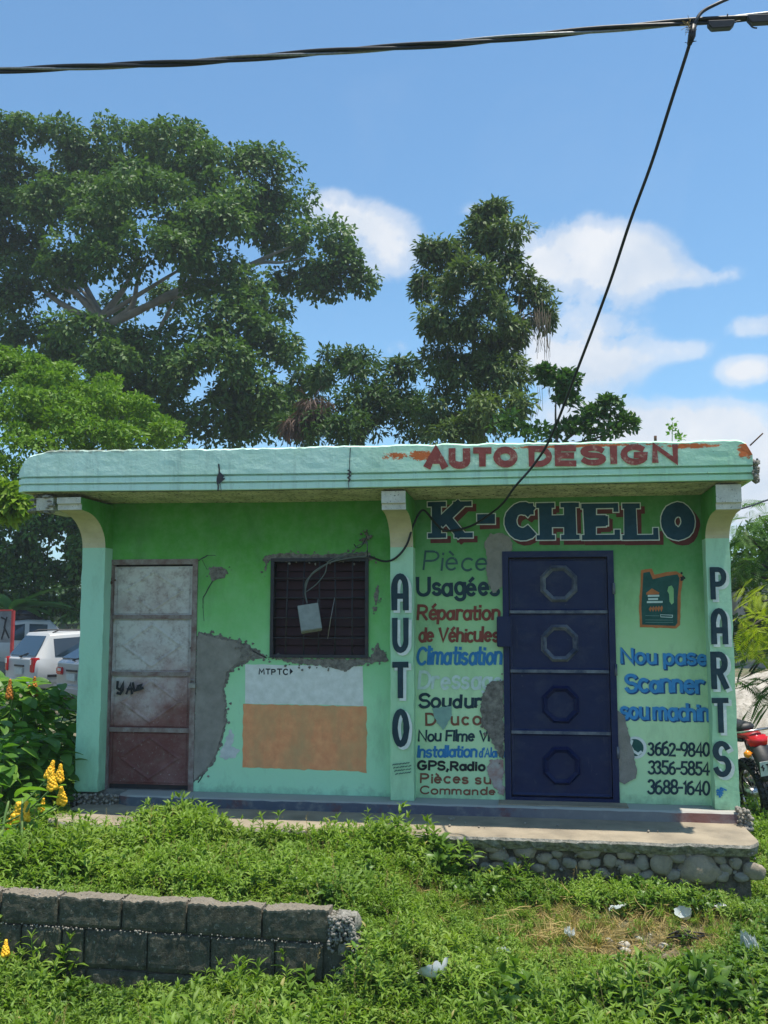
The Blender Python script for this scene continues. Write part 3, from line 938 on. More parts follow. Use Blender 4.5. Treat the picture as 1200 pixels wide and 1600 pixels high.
for k in range(4):
    bm = bmesh.new()
    z1, z0 = zsplit[k] - .012, zsplit[k + 1] + .012
    def dia(u, v):
        d = abs(u) / .72 + abs(v) / .78
        edge = max(abs(u), abs(v))
        return .008 * max(0, 1 - abs(d - 1) / .10) + (-.006 if edge > .93 else 0) + .003 * fbm((u * 1.3, v * 1.3, k))
    grid_relief(bm, a, b, z0, z1, WY + .025, dia, 60, 44)
    fin('door_panel', bm, m_d1, door, ['upper panel, greyish white', None, None, 'lowest panel, plain maroon'][k], smooth=False)
    if k < 3:
        bm = bmesh.new(); box(bm, a, b, WY + .008, WY + .045, z0 - .03, z0 + .006); fin('rail', bm, m_d1f, door)
bm = bmesh.new(); box(bm, a, b, WY + .06, WY + .07, ZB, D1[3] - fw); fin('door_back', bm, m_bar, door)
q = P(300, 1071, WY - .03)
m_steel = M('galvanised_steel', (.35, .35, .34), .45, (.25, .24, .23), 20, None, metal=.6, coords='obj')
bm = bmesh.new()
box(bm, q.x - .03, q.x + .03, WY - .035, WY - .012, q.z - .02, q.z + .018); tube(bm, [(q.x - .018, WY - .024, q.z + .018), (q.x - .018, WY - .024, q.z + .045), (q.x + .018, WY - .024, q.z + .045), (q.x + .018, WY - .024, q.z + .018)], .005, 6)
fin('padlock', bm, m_steel, door)
bm = bmesh.new(); rr = random.Random(9)
for k in range(26):
    q = P(171 + rr.gauss(0, 2.5), 907 + rr.gauss(0, 4), WY - .012); lump(bm, q, rr.uniform(.008, .018), k)
fin('mud_nest', bm, m_rust, door, 'dark lump stuck on the door frame')
m_ink = paint('black_paint', (.012, .014, .018), .75)
m_ink2 = paint('dark_teal_paint', (.01, .035, .05), .72)
# graffiti
bm = bmesh.new()
G1 = [[(184, 1066), (183, 1075), (188, 1078), (193, 1066), (192, 1078), (188, 1084), (184, 1083)], [(198, 1083), (204, 1068), (206, 1083)], [(200, 1077), (208, 1076)], [(208, 1068), (210, 1079), (215, 1078)], [(216, 1072), (221, 1070), (219, 1076), (215, 1075)], [(218, 1077), (223, 1075)]]
for si, s in enumerate(G1):
    ribbon(bm, [(P(x, y, WY).x, P(x, y, WY).z) for x, y in s], .022, WY - .002 - .0006 * si)
fin('graffiti', bm, m_ink, door, 'black sprayed scrawl on the second panel')

# ---- navy door
bm = bmesh.new()
a0, b0, z0_, z1_ = D2
fw = .05
box(bm, a0, a0 + fw, WY - .02, WY + .08, z0_, z1_); box(bm, b0 - fw, b0, WY - .02, WY + .08, z0_, z1_)
box(bm, a0 + fw, b0 - fw, WY - .018, WY + .08, z1_ - fw, z1_); box(bm, a0 + fw, b0 - fw, WY - .018, WY + .08, z0_, z0_ + .03)
door2 = fin('door', bm, m_blue, shop, 'navy blue steel door with raised polygon ornaments')
zs = [z1_ - fw - .006] + [P(874, q, WY).z for q in (956, 1049, 1145)] + [z0_ + .035]
a, b = a0 + fw + .005, b0 - fw - .005
for k in range(4):
    bm = bmesh.new()
    zt, zb = zs[k] - .008, zs[k + 1] + .008
    grid_relief(bm, a, b, zb, zt, WY + .02, lambda u, v: (.004 * fbm((u * 1.1, v * .9, k * 3)) + (.012 if max(abs(u) , abs(v)) > .95 else 0)), 40, 26)
    pnl = fin('door_panel', bm, m_blue, door2)
    cx, cz = P(873 + k * 1.5, (912, 1005, 1101, 1197)[k], WY).x, P(873, (912, 1005, 1101, 1197)[k], WY).z
    bm = bmesh.new()
    n = 8
    def octv(r, y):
        return [bm.verts.new((cx + r * math.cos(R(22.5 + 45 * i)), y, cz + r * math.sin(R(22.5 + 45 * i)))) for i in range(n)]
    o1, o2, o3 = octv(.162, WY + .016), octv(.14, WY - .014), octv(.112, WY + .014)
    for i in range(n):
        j = (i + 1) % n
        bm.faces.new((o1[i], o1[j], o2[j], o2[i])); bm.faces.new((o2[i], o2[j], o3[j], o3[i]))
    fin('ornament', bm, m_blue_edge if k < 2 else m_blue, pnl, 'dusty raised octagon' if k < 2 else None)
    if k < 3:
        bm = bmesh.new(); box(bm, a, b, WY - .004, WY + .03, zb - .02, zb + .004); fin('rail', bm, m_blue_edge, door2)
bm = bmesh.new(); box(bm, a, b, WY + .06, WY + .07, z0_ + .03, z1_ - fw); fin('door_back', bm, m_bar, door2)
q0, q1 = P(776, 963, WY - .06), P(799, 1011, WY - .06)
bm = bmesh.new(); box(bm, q0.x, q1.x, WY - .065, WY - .02, q1.z, q0.z); bmesh.ops.bevel(bm, geom=bm.edges[:], offset=.006, segments=2, affect='EDGES')
fin('latch_box', bm, m_blue, door2)
bm = bmesh.new(); box(bm, a0 - .05, b0 + .05, PLY + .05, WY - .021, ZB - .01, ZB + .006); fin('sill', bm, m_slab, door2)

# ---- barred window
x0, x1, z0, z1 = WN
bm = bmesh.new()
t_ = .028
box(bm, x0, x0 + t_, WY - .02, WY + .02, z0, z1); box(bm, x1 - t_, x1, WY - .02, WY + .02, z0, z1)
box(bm, x0 + t_, x1 - t_, WY - .018, WY + .02, z1 - t_, z1); box(bm, x0 + t_, x1 - t_, WY - .018, WY + .02, z0, z0 + t_)
win = fin('window', bm, m_bar, shop, 'window with a rusty iron grille over maroon shutters')
for k in range(1, 6):
    x = x0 + (x1 - x0) * k / 6; rb = random.Random(k)
    bm = bmesh.new(); tube(bm, [(x + rb.uniform(-.01, .01), WY - .006 + .006, z0 + t_), (x, WY - .002, (z0 + z1) / 2), (x + rb.uniform(-.01, .01), WY, z1 - t_)], .0065, 6); fin('bar', bm, m_bar, win)
for k in range(1, 5):
    z = z0 + (z1 - z0) * k / 5
    bm = bmesh.new(); tube(bm, [(x0 + t_, WY - .012, z), ((x0 + x1) / 2, WY - .013, z - .004), (x1 - t_, WY - .012, z)], .0065, 6); fin('bar', bm, m_bar, win)
nsl = 10
for k in range(nsl):
    za = z0 + t_ + (z1 - z0 - 2 * t_) * k / nsl; zb = z0 + t_ + (z1 - z0 - 2 * t_) * (k + 1) / nsl - .006
    bm = bmesh.new()
    vs = [bm.verts.new(c) for c in ((x0 + t_, WY + .06, za), (x1 - t_, WY + .06, za), (x1 - t_, WY + .085, zb), (x0 + t_, WY + .085, zb), (x0 + t_, WY + .066, za), (x1 - t_, WY + .066, za), (x1 - t_, WY + .091, zb), (x0 + t_, WY + .091, zb))]
    for f in ((0, 1, 2, 3), (7, 6, 5, 4), (3, 2, 6, 7), (1, 0, 4, 5)): bm.faces.new([vs[i] for i in f])
    fin('shutter_slat', bm, m_shut, win)
bm = bmesh.new(); box(bm, x0, x1, WY + .12, WY + .13, z0, z1); fin('window_back', bm, m_bar, win)
bm = bmesh.new(); tube(bm, [P(523, 934, WY - .02), P(517, 965, WY - .025), P(512, 998, WY - .02)], .004, 6); fin('rod', bm, m_steel, win, 'thin pale rod hanging on the grille')

# ---- lettering on the wall
m_brown = paint('brown_paint', (.2, .045, .03), .7)
m_brown2 = paint('dull_brown_paint', (.19, .07, .04), .7)
m_blu = paint('blue_paint', (.02, .16, .38), .72)
m_blu2 = paint('bright_blue_paint', (.04, .23, .5), .74)
m_blud = paint('dark_blue_paint', (.01, .07, .2), .74)
m_palel = paint('pale_paint', (.5, .62, .56), .66)
m_darkg = paint('faint_dark_paint', (.035, .09, .085), .66)
m_wh = paint('white_outline', (.62, .68, .64), .66, (.25, .5, .35))
m_teal = paint('deep_teal_paint', (.008, .05, .09), .74)
m_shadow = paint('maroon_shadow_paint', (.11, .022, .02), .74)
LINES = [
    ('Pièces', (660, 782, 861, 892), m_darkg, .105, .2, .1),
    ('Usagées', (651, 781, 900, 932), m_ink2, .17, .2, .0),
    ('Réparation', (651, 781, 944, 970), m_brown, .17, .17, .05),
    ('de Véhicules', (653, 780, 979, 1004), m_brown, .17, .17, .05),
    ('Climatisation', (650, 785, 1009, 1040), m_blu, .15, .18, .08),
    ('Dressage', (652, 785, 1047, 1078), m_palel, .15, .2, .08),
    ('Soudure', (653, 770, 1083, 1107), m_ink2, .19, .22, .05),
    ('Douco', (664, 752, 1113, 1134), m_brown2, .17, .32, .0),
    ('Nou FIlme Vitre', (653, 795, 1140, 1159), m_ink2, .17, .18, .05),
    ('Installation', (651, 746, 1164, 1184), m_blu, .18, .17, .06),
    ("d'Alarme", (748, 796, 1168, 1184), m_blu, .15, .2, .06),
    ('GPS,Radio et', (652, 787, 1187, 1204, 1190, 1206), m_ink, .22, .22, .03),
    ('Pièces sur', (656, 779, 1207, 1224, 1209, 1226), m_brown2, .18, .24, .03),
    ('Commande', (656, 775, 1228, 1241, 1229, 1243), m_brown2, .19, .24, .03),
]
cname = {m_darkg: 'thin dark', m_ink2: 'black', m_brown: 'brown', m_blu: 'blue', m_palel: 'pale', m_brown2: 'brown', m_ink: 'black'}
for (tx, q, mt, sw, gp, sl) in LINES:
    lettering(tx, q, WY, mt, shop, sw, gp, sl, label='%s painted words %s' % (cname[mt], tx), y_lift=.004)
for tx, q in (('Nou pase', (969, 1106, 1010, 1038, 1014, 1040)), ('Scanner', (975, 1100, 1050, 1082, 1053, 1084)), ('sou machin', (968, 1108, 1094, 1124, 1097, 1127))):
    lettering(tx, q, WY, m_blud, shop, .165, .17, 0, (.01, -.008), .003, label='dark shadow of the blue words', y_lift=.003)
    lettering(tx, q, WY, m_blu2, shop, .165, .17, 0, label='bright blue painted words %s' % tx, y_lift=.0056)
for tx, q in (('3662-9840', (1012, 1110, 1158, 1181, 1160, 1183)), ('3356-5854', (1012, 1110, 1188, 1210, 1189, 1212)), ('3688-1640', (1012, 1110, 1218, 1241, 1219, 1243))):
    lettering(tx, q, WY, m_ink2, shop, .15, .13, .03, label='painted phone number %s' % tx, y_lift=.004)
# stencil
lettering('MTPTC', (404, 450, 1044, 1054, 1045, 1055), WY, m_ink, shop, .2, .3, label='small stencilled letters MTPTC', y_lift=.0035)
bm = bmesh.new(); prism(bm, [(P(a, b, WY).x, P(a, b, WY).z) for a, b in ((453, 1044), (458, 1049), (453, 1054))], WY - .0035, WY - .0025); fin('stencil_arrow', bm, m_ink, shop)
# AUTO / PARTS on the columns
for ch, q, e in (('^', (612, 640, 896, 955), 1), ('U', (613, 640, 964, 1020), 1), ('T', (612, 641, 1034, 1092), 1), ('O', (613, 641, 1107, 1167), 1),
                 ('P', (1111, 1139, 886, 938), 2), ('^', (1112, 1141, 950, 1008), 2), ('R', (1112, 1142, 1018, 1078), 2), ('T', (1113, 1144, 1090, 1146), 2), ('S', (1115, 1146, 1157, 1214), 2)):
    q = (q[0] + (0 if e == 1 else -1), q[1] + (-1 if e == 1 else -3), q[2], q[3])
    lettering(ch, q, CY, m_wh, colM if e == 1 else colR, .155, .1, 0, (.02, -.018), .004, y_lift=.012, label='white shadow of the letter', wobble=0)
    lettering(ch, q, CY, m_ink2, colM if e == 1 else colR, .155, .1, y_lift=.014, label='black letter %s' % ('A' if ch == '^' else ch), wobble=0)
# little stencilled notice, too small to read
rs = random.Random(4)
bm = bmesh.new()
for r_ in range(4):
    x = 614 + r_ * 1.5
    while x < 640:
        l = rs.uniform(1.5, 3.5)
        pts = [(P(x, 1195 + r_ * 5 - (x - 614) * .12, CY).x, P(x, 1195 + r_ * 5 - (x - 614) * .12, CY).z), (P(x + l, 1195 + r_ * 5 - (x - 612) * .12, CY).x, P(x + l, 1194 + r_ * 5 - (x - 612) * .12, CY).z)]
        ribbon(bm, pts, .007, CY - .012); x += l + rs.uniform(1, 2.5)
fin('stencilled_notice', bm, m_darkg, colM)
bm = bmesh.new()
for k in range(9):
    x, y = 1126 + rs.uniform(-5, 5), 1237 + rs.uniform(-8, 8)
    s = [(x, y), (x + rs.uniform(-4, 4), y + rs.uniform(-5, 5)), (x + rs.uniform(-5, 5), y + rs.uniform(-5, 5))]
    ribbon(bm, [(P(u, v, CY).x, P(u, v, CY).z) for u, v in s], .012, CY - .011 - k * .0003)
fin('paint_smear', bm, m_blu, colR, 'small blue smear under the letters')

# AUTO DESIGN on the roof band
m_rd = paint('faded_red_paint', (.26, .055, .045), .6, (.5, .3, .22), scale=18)
for ch, q in (('A', (663, 700, 698, 734)), ('U', (701, 735, 699, 733)), ('T', (738, 770, 699, 731)), ('O', (771, 809, 698, 731)),
              ('D', (826, 863, 697, 730)), ('E', (867, 902, 696, 729)), ('S', (907, 947, 696, 728)), ('I', (952, 966, 695, 727)), ('G', (970, 1012, 694, 727)), ('N', (1019, 1060, 693, 725))):
    lettering(ch, q, FY, m_rd, roof, .33 if ch in 'AUTOI' else .285, .1, y_lift=.012, label='faded red letter %s' % ch, wobble=0)

# K-CHELO, slab serif letters with white edge and maroon shadow
def slab_letters(grow, off, mat, lift, label):
    objs = []
    SP = {'K': ([[(.2, 0), (.2, 1)], [(.74, .97), (.27, .4)], [(.42, .56), (.74, .04)], ], [(.02, .4, 0), (.02, .4, 1), (.58, .96, 1), (.6, .98, 0)]),
          'C': ([arc(.54, .5, .44, .5, 42, 318), [(.87, 1), (.87, .7)]], []),
          'H': ([[(.22, 0), (.22, 1)], [(.78, 0), (.78, 1)], [(.22, .5), (.78, .5)]], [(.02, .42, 0), (.02, .42, 1), (.58, .98, 0), (.58, .98, 1)]),
          'E': ([[(.22, 0), (.22, 1)], [(.22, .52), (.62, .52)], [(.9, 1), (.9, .78)], [(.92, 0), (.92, .25)], [(.62, .64), (.62, .4)]], [(.02, .94, 0), (.02, .92, 1)]),
          'L': ([[(.24, 0), (.24, 1)], [(.93, 0), (.93, .3)]], [(.02, .97, 0), (.04, .5, 1)]),
          'O': ([ring(.5, .5, .5, .5)], []),
          '-': ([[(.08, .5), (.92, .5)]], [])}
    for ch, q in (('K', (668, 739, 784, 840)), ('-', (744, 775, 794, 828)), ('C', (785, 836, 787, 842)), ('H', (838, 905, 786, 843)), ('E', (909, 968, 787, 843)), ('L', (972, 1027, 787, 843)), ('O', (1034, 1084, 788, 842))):
        BL, TR = P(q[0], q[3], WY), P(q[1], q[2], WY)
        H, W = TR.z - BL.z, TR.x - BL.x
        thick = {'K': .07, 'O': .1, 'C': .09, '-': .075}.get(ch, .09)
        bm = bmesh.new()
        strokes, serifs = SP[ch]
        ki = 0
        for s in strokes:
            thin = (len(s) == 2 and s[0][1] != s[1][1] and abs(s[0][0] - s[1][0]) < 1e-6 and abs(s[0][1] - s[1][1]) < .4)
            t = thick if not thin else .035
            if ch in 'CO' and len(s) > 4: ins = t / 2
            else: ins = 0
            pts = []
            for (u, v) in s:
                X, Z = BL.x + u * W, BL.z + v * H
                if ins:
                    X = BL.x + ins + (u * (W - 2 * ins) if ch == 'O' else u * (W - ins)); Z = BL.z + ins * .8 + v * (H - 1.6 * ins)
                pts.append((X + off[0], Z + off[1]))
            ribbon(bm, pts, t + grow * 2, WY - lift - .0003 * ki, cap=grow / (t + 2 * grow)); ki += 1
        for (u0, u1, v) in serifs:
            st = .032
            zc = BL.z + (st / 2 if v == 0 else H - st / 2) + off[1]
            ribbon(bm, [(BL.x + u0 * W + off[0], zc), (BL.x + u1 * W + off[0], zc)], st + grow * 2, WY - lift - .0003 * ki, cap=grow / (st + 2 * grow)); ki += 1
        for f in bm.faces:
            f.normal_update()
            if f.normal.y > 0: f.normal_flip()
        me = bpy.data.meshes.new('painted_lettering'); bm.to_mesh(me); bm.free(); me.materials.append(mat)
        link('painted_lettering', me, shop, label % ch)


slab_letters(.013, (.03, -.034), m_shadow, .0022, 'maroon shadow of the letter %s')
slab_letters(.0125, (0, 0), m_wh, .0048, 'white edge of the letter %s')
slab_letters(.004, (0, 0), m_teal, .0076, 'big deep teal slab serif letter %s')

# painted oil jug
def flat(pts, mat, lift, name, label=None, parent=None, ragged=0.0):
    w_ = [(P(a, b, WY).x, P(a, b, WY).z) for a, b in pts]
    if ragged: w_ = rough_poly(w_, .03, ragged, lift * 1000)
    bm = bmesh.new(); prism(bm, w_, WY - lift, WY - lift + .0008)
    return fin(name, bm, mat, parent or shop, label)


z3 = lambda pts: [(800 + u / 3, 640 + v / 3) for u, v in pts]
m_org = paint('orange_outline', (.42, .14, .045), .66)
m_jug = paint('jug_green', (.012, .075, .065), .74)
jug = flat(z3([(605, 752), (655, 745), (668, 775), (720, 762), (770, 758), (797, 775), (800, 800), (790, 870), (788, 1010), (770, 1026), (600, 1020), (595, 930)]), m_org, .003, 'painted_jug', 'painted green oil jug with an orange outline', ragged=.004)
flat(z3([(615, 765), (645, 760), (660, 795), (720, 780), (775, 772), (785, 790), (776, 880), (775, 1000), (765, 1014), (610, 1008), (606, 930)]), m_jug, .0045, 'jug_body', None, jug)
flat(z3([(733, 830), (748, 824), (757, 840), (758, 905), (748, 914), (738, 900), (736, 865), (728, 850)]), m_wall_r, .006, 'jug_handle_hole', None, jug)
flat(z3([(628, 860), (655, 838), (690, 858), (688, 866), (630, 868)]), m_org, .006, 'jug_mark', None, jug)
for (u0, u1, v) in ((636, 690, 873), (638, 684, 888), (632, 706, 902)):
    flat(z3([(u0, v - 4), (u1, v - 5), (u1, v + 4), (u0, v + 5)]), m_palel, .006, 'jug_mark', None, jug)
for k in range(5):
    flat(z3([(640 + k * 13, 930 + (5 - k)), (650 + k * 13, 918 + (4 - k)), (655 + k * 13, 930), (648 + k * 13, 948)]), m_org, .006, 'jug_mark', None, jug)
flat(z3([(694, 960), (754, 962), (752, 976), (696, 973)]), m_palel, .006, 'jug_mark', None, jug)
flat(z3([(697, 963), (750, 965), (749, 972), (698, 970)]), m_jug, .0068, 'jug_mark', None, jug)
for (u0, u1, v) in ((625, 690, 965), (625, 755, 985), (625, 755, 996)):
    flat(z3([(u0, v), (u1, v + 1), (u1, v + 2.5), (u0, v + 1.5)]), m_pale, .006, 'jug_mark', None, jug)
bm = bmesh.new(); rr = random.Random(2)
for k in range(8):
    q = P(1066 + rr.gauss(0, 1.5), 905 + rr.gauss(0, 3), WY); lump(bm, q, .01, k)
fin('nail_hole', bm, m_bar, shop)

# phone badge
def disc(px, py, rpx, mat, lift, name, parent, label=None, n=28, a0=0, a1=360):
    c = P(px, py, WY); r = rpx * (P(px + 10, py, WY).x - c.x) / 10
    pts = [(c.x + r * math.cos(R(a0 + (a1 - a0) * i / n)), c.z + r * math.sin(R(a0 + (a1 - a0) * i / n))) for i in range(n)]
    bm = bmesh.new(); prism(bm, pts, WY - lift, WY - lift + .0008)
    return fin(name, bm, mat, parent, label)


badge = disc(993, 1168, 17.5, m_wh, .003, 'phone_badge', shop, 'round painted phone badge beside the numbers')
disc(992, 1168, 13.5, m_jug, .0045, 'badge_disc', badge)
bm = bmesh.new()
ribbon(bm, [(P(a, b, WY).x, P(a, b, WY).z) for a, b in ((987, 1158), (985, 1165), (989, 1173), (997, 1178), (1001, 1175))], .02, WY - .006)
fin('handset', bm, m_wh, badge)

# streaks, dust and rust on the navy door; hinges
for zz in (.35, 1.0, 1.65):
    bm = bmesh.new(); tube(bm, [(D2[1] - .004, WY - .026, ZB + zz), (D2[1] - .004, WY - .026, ZB + zz + .09)], .011, 8); fin('hinge', bm, m_blue_edge, door2)
_t = NT(m_blue.node_tree)
_b = [n for n in _t.n if n.type == 'BSDF_PRINCIPLED'][0]
_c = _b.inputs['Base Color'].links[0].from_socket
_p = _t.pos()
_c = _t.mix(_t.ramp(_t.noise(3, 7, .75, _t.scalev(_p, 1, 1, 1.5)), [(.52, 0.0), (.75, .3)]), _c, (.1, .11, .12))
_c = _t.mix(_t.ramp(_t.noise(9, 7, .8, _t.scalev(_p, 2, 1, .3)), [(.6, 0.0), (.74, .35)]), _c, (.14, .15, .15))
_c = _t.mix(_t.ramp(_t.noise(30, 6, .85, _p), [(.66, 0.0), (.7, .7)]), _c, (.12, .06, .035))
_t.put(_b.inputs['Base Color'], _c)
_b.inputs['Roughness'].default_value = .34
_t.put(_b.inputs['Roughness'], _t.maprange(_t.noise(4, 5, .7, _p), .3, .7, .28, .6))

# ------------------------------------------------------------------ ground
def sm(a, b, x):
    t = np.clip((x - a) / (b - a), 0, 1)
    return t * t * (3 - 2 * t)


def gz(x, y):
    """height of the soil"""
    x = np.asarray(x, float); y = np.asarray(y, float)
    right = -.42 + .08 * sm(5.2, 7.0, y) + .03 * np.sin(x * 1.7 + y) + .02 * np.sin(y * 3.1 - x * 2.3)
    left = -.13 + .05 * sm(5.5, 7, y) + .02 * np.sin(x * 2.1 + y * 1.3)
    k = sm(-1.1, -.25, x)
    back = left * (1 - k) + right * k
    front = -.52 + .03 * np.sin(x * 1.9 + y * 1.1) + .02 * np.sin(x * 3.3)
    wallstep = sm(5.42, 5.52, y) * (1 - sm(-1.05, -.9, x)) + sm(4.6, 5.6, y) * sm(-1.05, -.9, x)
    z = front * (1 - wallstep) + back * wallstep
    z = z * (1 - sm(8.2, 9.4, y)) + (-.3) * sm(8.2, 9.4, y)
    up = 1 - sm(1.2, 3.4, y)
    return z * (1 - up) + 0.0 * up


def groundhit(px, py):
    r = ray(px, py)
    t = 2.0
    for k in range(4000):
        p = CAM + r * t
        if p.z <= gz(p.x, p.y): return p
        t += .01
    return p


m_soil, t = newmat('weedy_soil')
p = t.pos()
c = t.mix(t.ramp(t.noise(1.5, 6, .65, p), [(.4, 0.0), (.6, 1.0)]), (.13, .095, .06), (.22, .18, .12))
c = t.mix(t.ramp(t.noise(.6, 5, .6, p), [(.4, 0.0), (.6, .8)]), c, (.07, .11, .03))
c = t.mix(t.ramp(t.noise(25, 4, .7, p), [(.55, 0.0), (.7, .8)]), c, (.3, .27, .2))
t.put(t.b.inputs['Base Color'], c); t.b.inputs['Roughness'].default_value = 1
t.put(t.b.inputs['Normal'], t.bump(t.noise(30, 6, .7, p), .8, .02))
gx = np.concatenate([[-900, -400, -150, -60, -30, -18, -12], np.arange(-9, 7.01, .12), [10, 16, 28, 60, 150, 400, 900]])
gy = np.concatenate([[-300, -60, -15, -5], np.arange(-2, 13, .12), [16, 22, 30, 45, 80, 160, 400, 1200]])
X, Yg = np.meshgrid(gx, gy)
Z = gz(X, Yg)
nx, ny = len(gx), len(gy)
idx = np.arange(nx * ny).reshape(ny, nx)
quads = np.stack([idx[:-1, :-1], idx[:-1, 1:], idx[1:, 1:], idx[1:, :-1]], -1).reshape(-1, 4)
ground = link('ground', np_mesh('ground', np.stack([X, Yg, Z], -1).reshape(-1, 3), quads, m_soil, True))
tag(ground, kind='structure')

# ------------------------------------------------------------------ concrete slab in front of the shop, on rubble
SY = 7.08
zs_ = P(1150, 1287, PLY).z
xs0, xs1 = P(72, 1287, SY + .1).x, P(1192, 1308, SY).x
print('slab z', zs_, 'x', xs0, xs1, 'plinth z', zpb)
bm = bmesh.new()
rows = []
N = 130
for i in range(N + 1):
    x = xs0 + (xs1 - xs0) * i / N
    e = .02 * fbm((x * 5, 0, 3)) + .012 * fbm((x * 22, 0, 1))
    if x > xs1 - .12: e += .12 * ((x - xs1 + .12) / .12) ** 2
    if x < xs0 + .3: e += .12 * ((xs0 + .3 - x) / .3) ** 2
    y0 = SY + e
    zz = zs_ + .004 * fbm((x * 3, 1, 1))
    e += .012 * fbm((x * 45, 0, 9))
    prof = [(WY, zs_ - .2), (WY, zz), (7.55, zz - .004), (7.3, zz - .006), (y0 + .05, zz - .006), (y0 + .012, zz - .012), (y0, zz - .03 + .008 * fbm((x * 30, 4, 1))), (y0 + .02 + .02 * fbm((x * 17, 5, 1)), zz - .062 + .035 * fbm((x * 9, 6, 1)) + .015 * fbm((x * 40, 6, 1))), (y0 + .06, zz - .1), (y0 + .3, zs_ - .12)]
    rows.append([bm.verts.new((x, *q)) for q in prof])
for i in range(N):
    for k in range(len(rows[0])):
        k2 = (k + 1) % len(rows[0])
        f = bm.faces.new((rows[i][k], rows[i][k2], rows[i + 1][k2], rows[i + 1][k]))
        f.material_index = 1 if 5 <= k <= 8 else 0
bm.faces.new(rows[0][::-1]); bm.faces.new(rows[-1])
slab = fin('concrete_slab', bm, [m_slab, m_aggr], None)
tag(slab, kind='structure')
# rubble core below
bm = bmesh.new()
vs = []
nxr, nzr = 120, 7
for k in range(nzr + 1):
    row = []
    for i in range(nxr + 1):
        x = xs0 + .05 + (xs1 - xs0 - .12) * i / nxr
        z = zs_ - .1 - .45 * k / nzr
        y = SY + .10 + .03 * fbm((x * 9, 0, z * 9)) + .02 * fbm((x * 25, 2, z * 25))
        row.append(bm.verts.new((x, y, z)))
    vs.append(row)
for k in range(nzr):
    for i in range(nxr):
        bm.faces.new((vs[k][i], vs[k][i + 1], vs[k + 1][i + 1], vs[k + 1][i]))
m_rubble = M('earthy_mortar', (.2, .16, .115), 1, (.05, .05, .04), 18, .6, (.025, .03, .02), 1.0, 45)
fin('rubble_core', bm, m_rubble, slab, smooth=True)


def stonemat(name, c1, c2):
    m, t = newmat(name)
    p = t.pos()
    r = t.node('ShaderNodeObjectInfo').outputs['Random']
    c = t.mix(r, c1, c2)
    c = t.mix(t.ramp(t.noise(18, 6, .7, p), [(.4, 0.0), (.7, .6)]), c, tuple(q * .55 for q in c1))
    c = t.mix(t.ramp(t.noise(120, 3, .7, p), [(.6, 0.0), (.68, .5)]), c, (.08, .08, .075))
    t.put(t.b.inputs['Base Color'], c); t.b.inputs['Roughness'].default_value = .9
    t.put(t.b.inputs['Normal'], t.bump(t.noise(50, 6, .65, p), .5, .01))
    return m


m_st = stonemat('river_stone', (.27, .25, .21), (.36, .28, .19))
m_st2 = stonemat('pale_stone', (.5, .48, .43), (.4, .37, .3))


def stone_mesh(seed, sub=3, rough=.18):
    bm = bmesh.new()
    bmesh.ops.create_icosphere(bm, subdivisions=sub, radius=1)
    for v in bm.verts:
        p_ = v.co.copy()
        v.co = p_ * (1 + rough * 1.7 * fbm((p_.x * .9 + seed * 7, p_.y * .9, p_.z * .9), 3) + .05 * fbm((p_.x * 2.5, p_.y * 2.5, p_.z * 2.5 + seed), 2) + .03 * fbm((p_.x * 5, p_.y * 5 + seed, p_.z * 5)))
        v.co.z = max(-.8, min(.85, v.co.z))
    me = bpy.data.meshes.new('stone'); bm.to_mesh(me); bm.free()
    me.polygons.foreach_set('use_smooth', [True] * len(me.polygons))
    return me


SM = [stone_mesh(k) for k in range(6)]
for me in SM: me.materials.append(m_st)
SM2 = [stone_mesh(k + 10) for k in range(3)]
for me in SM2: me.materials.append(m_st2)


def stone(c, r, k, parent=None, meshes=SM, rot=None, name='stone'):
    o = bpy.data.objects.new(name, meshes[k % len(meshes)])
    scene.collection.objects.link(o)
    o.location = c; o.scale = r
    o.rotation_euler = rot or (random.uniform(-.2, .2), random.uniform(-.25, .25), random.uniform(0, 6.28) if r[0] == r[1] else random.uniform(-.2, .2))
    if parent is not None: o.parent = parent
    return o


ST = [(687, 1327, 28, 11), (779, 1336, 14, 10), (819, 1331, 16, 11), (919, 1334, 17, 9), (953, 1347, 9, 11), (978, 1337, 12, 7), (994, 1330, 6, 6), (1004, 1349, 10, 12), (1018, 1333, 8, 8), (985, 1361, 14, 11), (1034, 1353, 16, 17), (1053, 1368, 10, 9), (1059, 1341, 13, 8), (1093, 1358, 28, 22), (1150, 1350, 8, 9), (1180, 1363, 15, 13), (657, 1320, 7, 5), (760, 1357, 10, 8), (765, 1325, 14, 8), (622, 1361, 16, 7), (850, 1342, 11, 8), (890, 1350, 10, 8), (870, 1336, 8, 6), (735, 1345, 12, 9), (1126, 1344, 9, 7), (940, 1366, 12, 8), (1125, 1370, 12, 9), (705, 1352, 13, 9), (930, 1350, 8, 7), (968, 1350, 7, 6), (1080, 1337, 9, 6), (1110, 1334, 8, 5), (800, 1348, 12, 8), (840, 1358, 10, 7), (720, 1338, 8, 6), (745, 1336, 9, 6), (865, 1352, 9, 8), (915, 1352, 10, 8), (1010, 1369, 10, 7), (1135, 1360, 9, 8), (675, 1348, 12, 8), (780, 1354, 12, 7), (1160, 1372, 10, 7), (1073, 1375, 11, 7)]
sc = F / SY
for k, (px, py, rx, ry) in enumerate(ST):
    c = P(px, py, SY + .06)
    big_ = k in (13, 15, 0, 10)
    stone((c.x, c.y + .03, c.z), (rx / sc * 1.08, .6 * max(rx, ry) / sc, ry / sc * 1.12), k, slab)
rs = random.Random(8)
bm = bmesh.new()
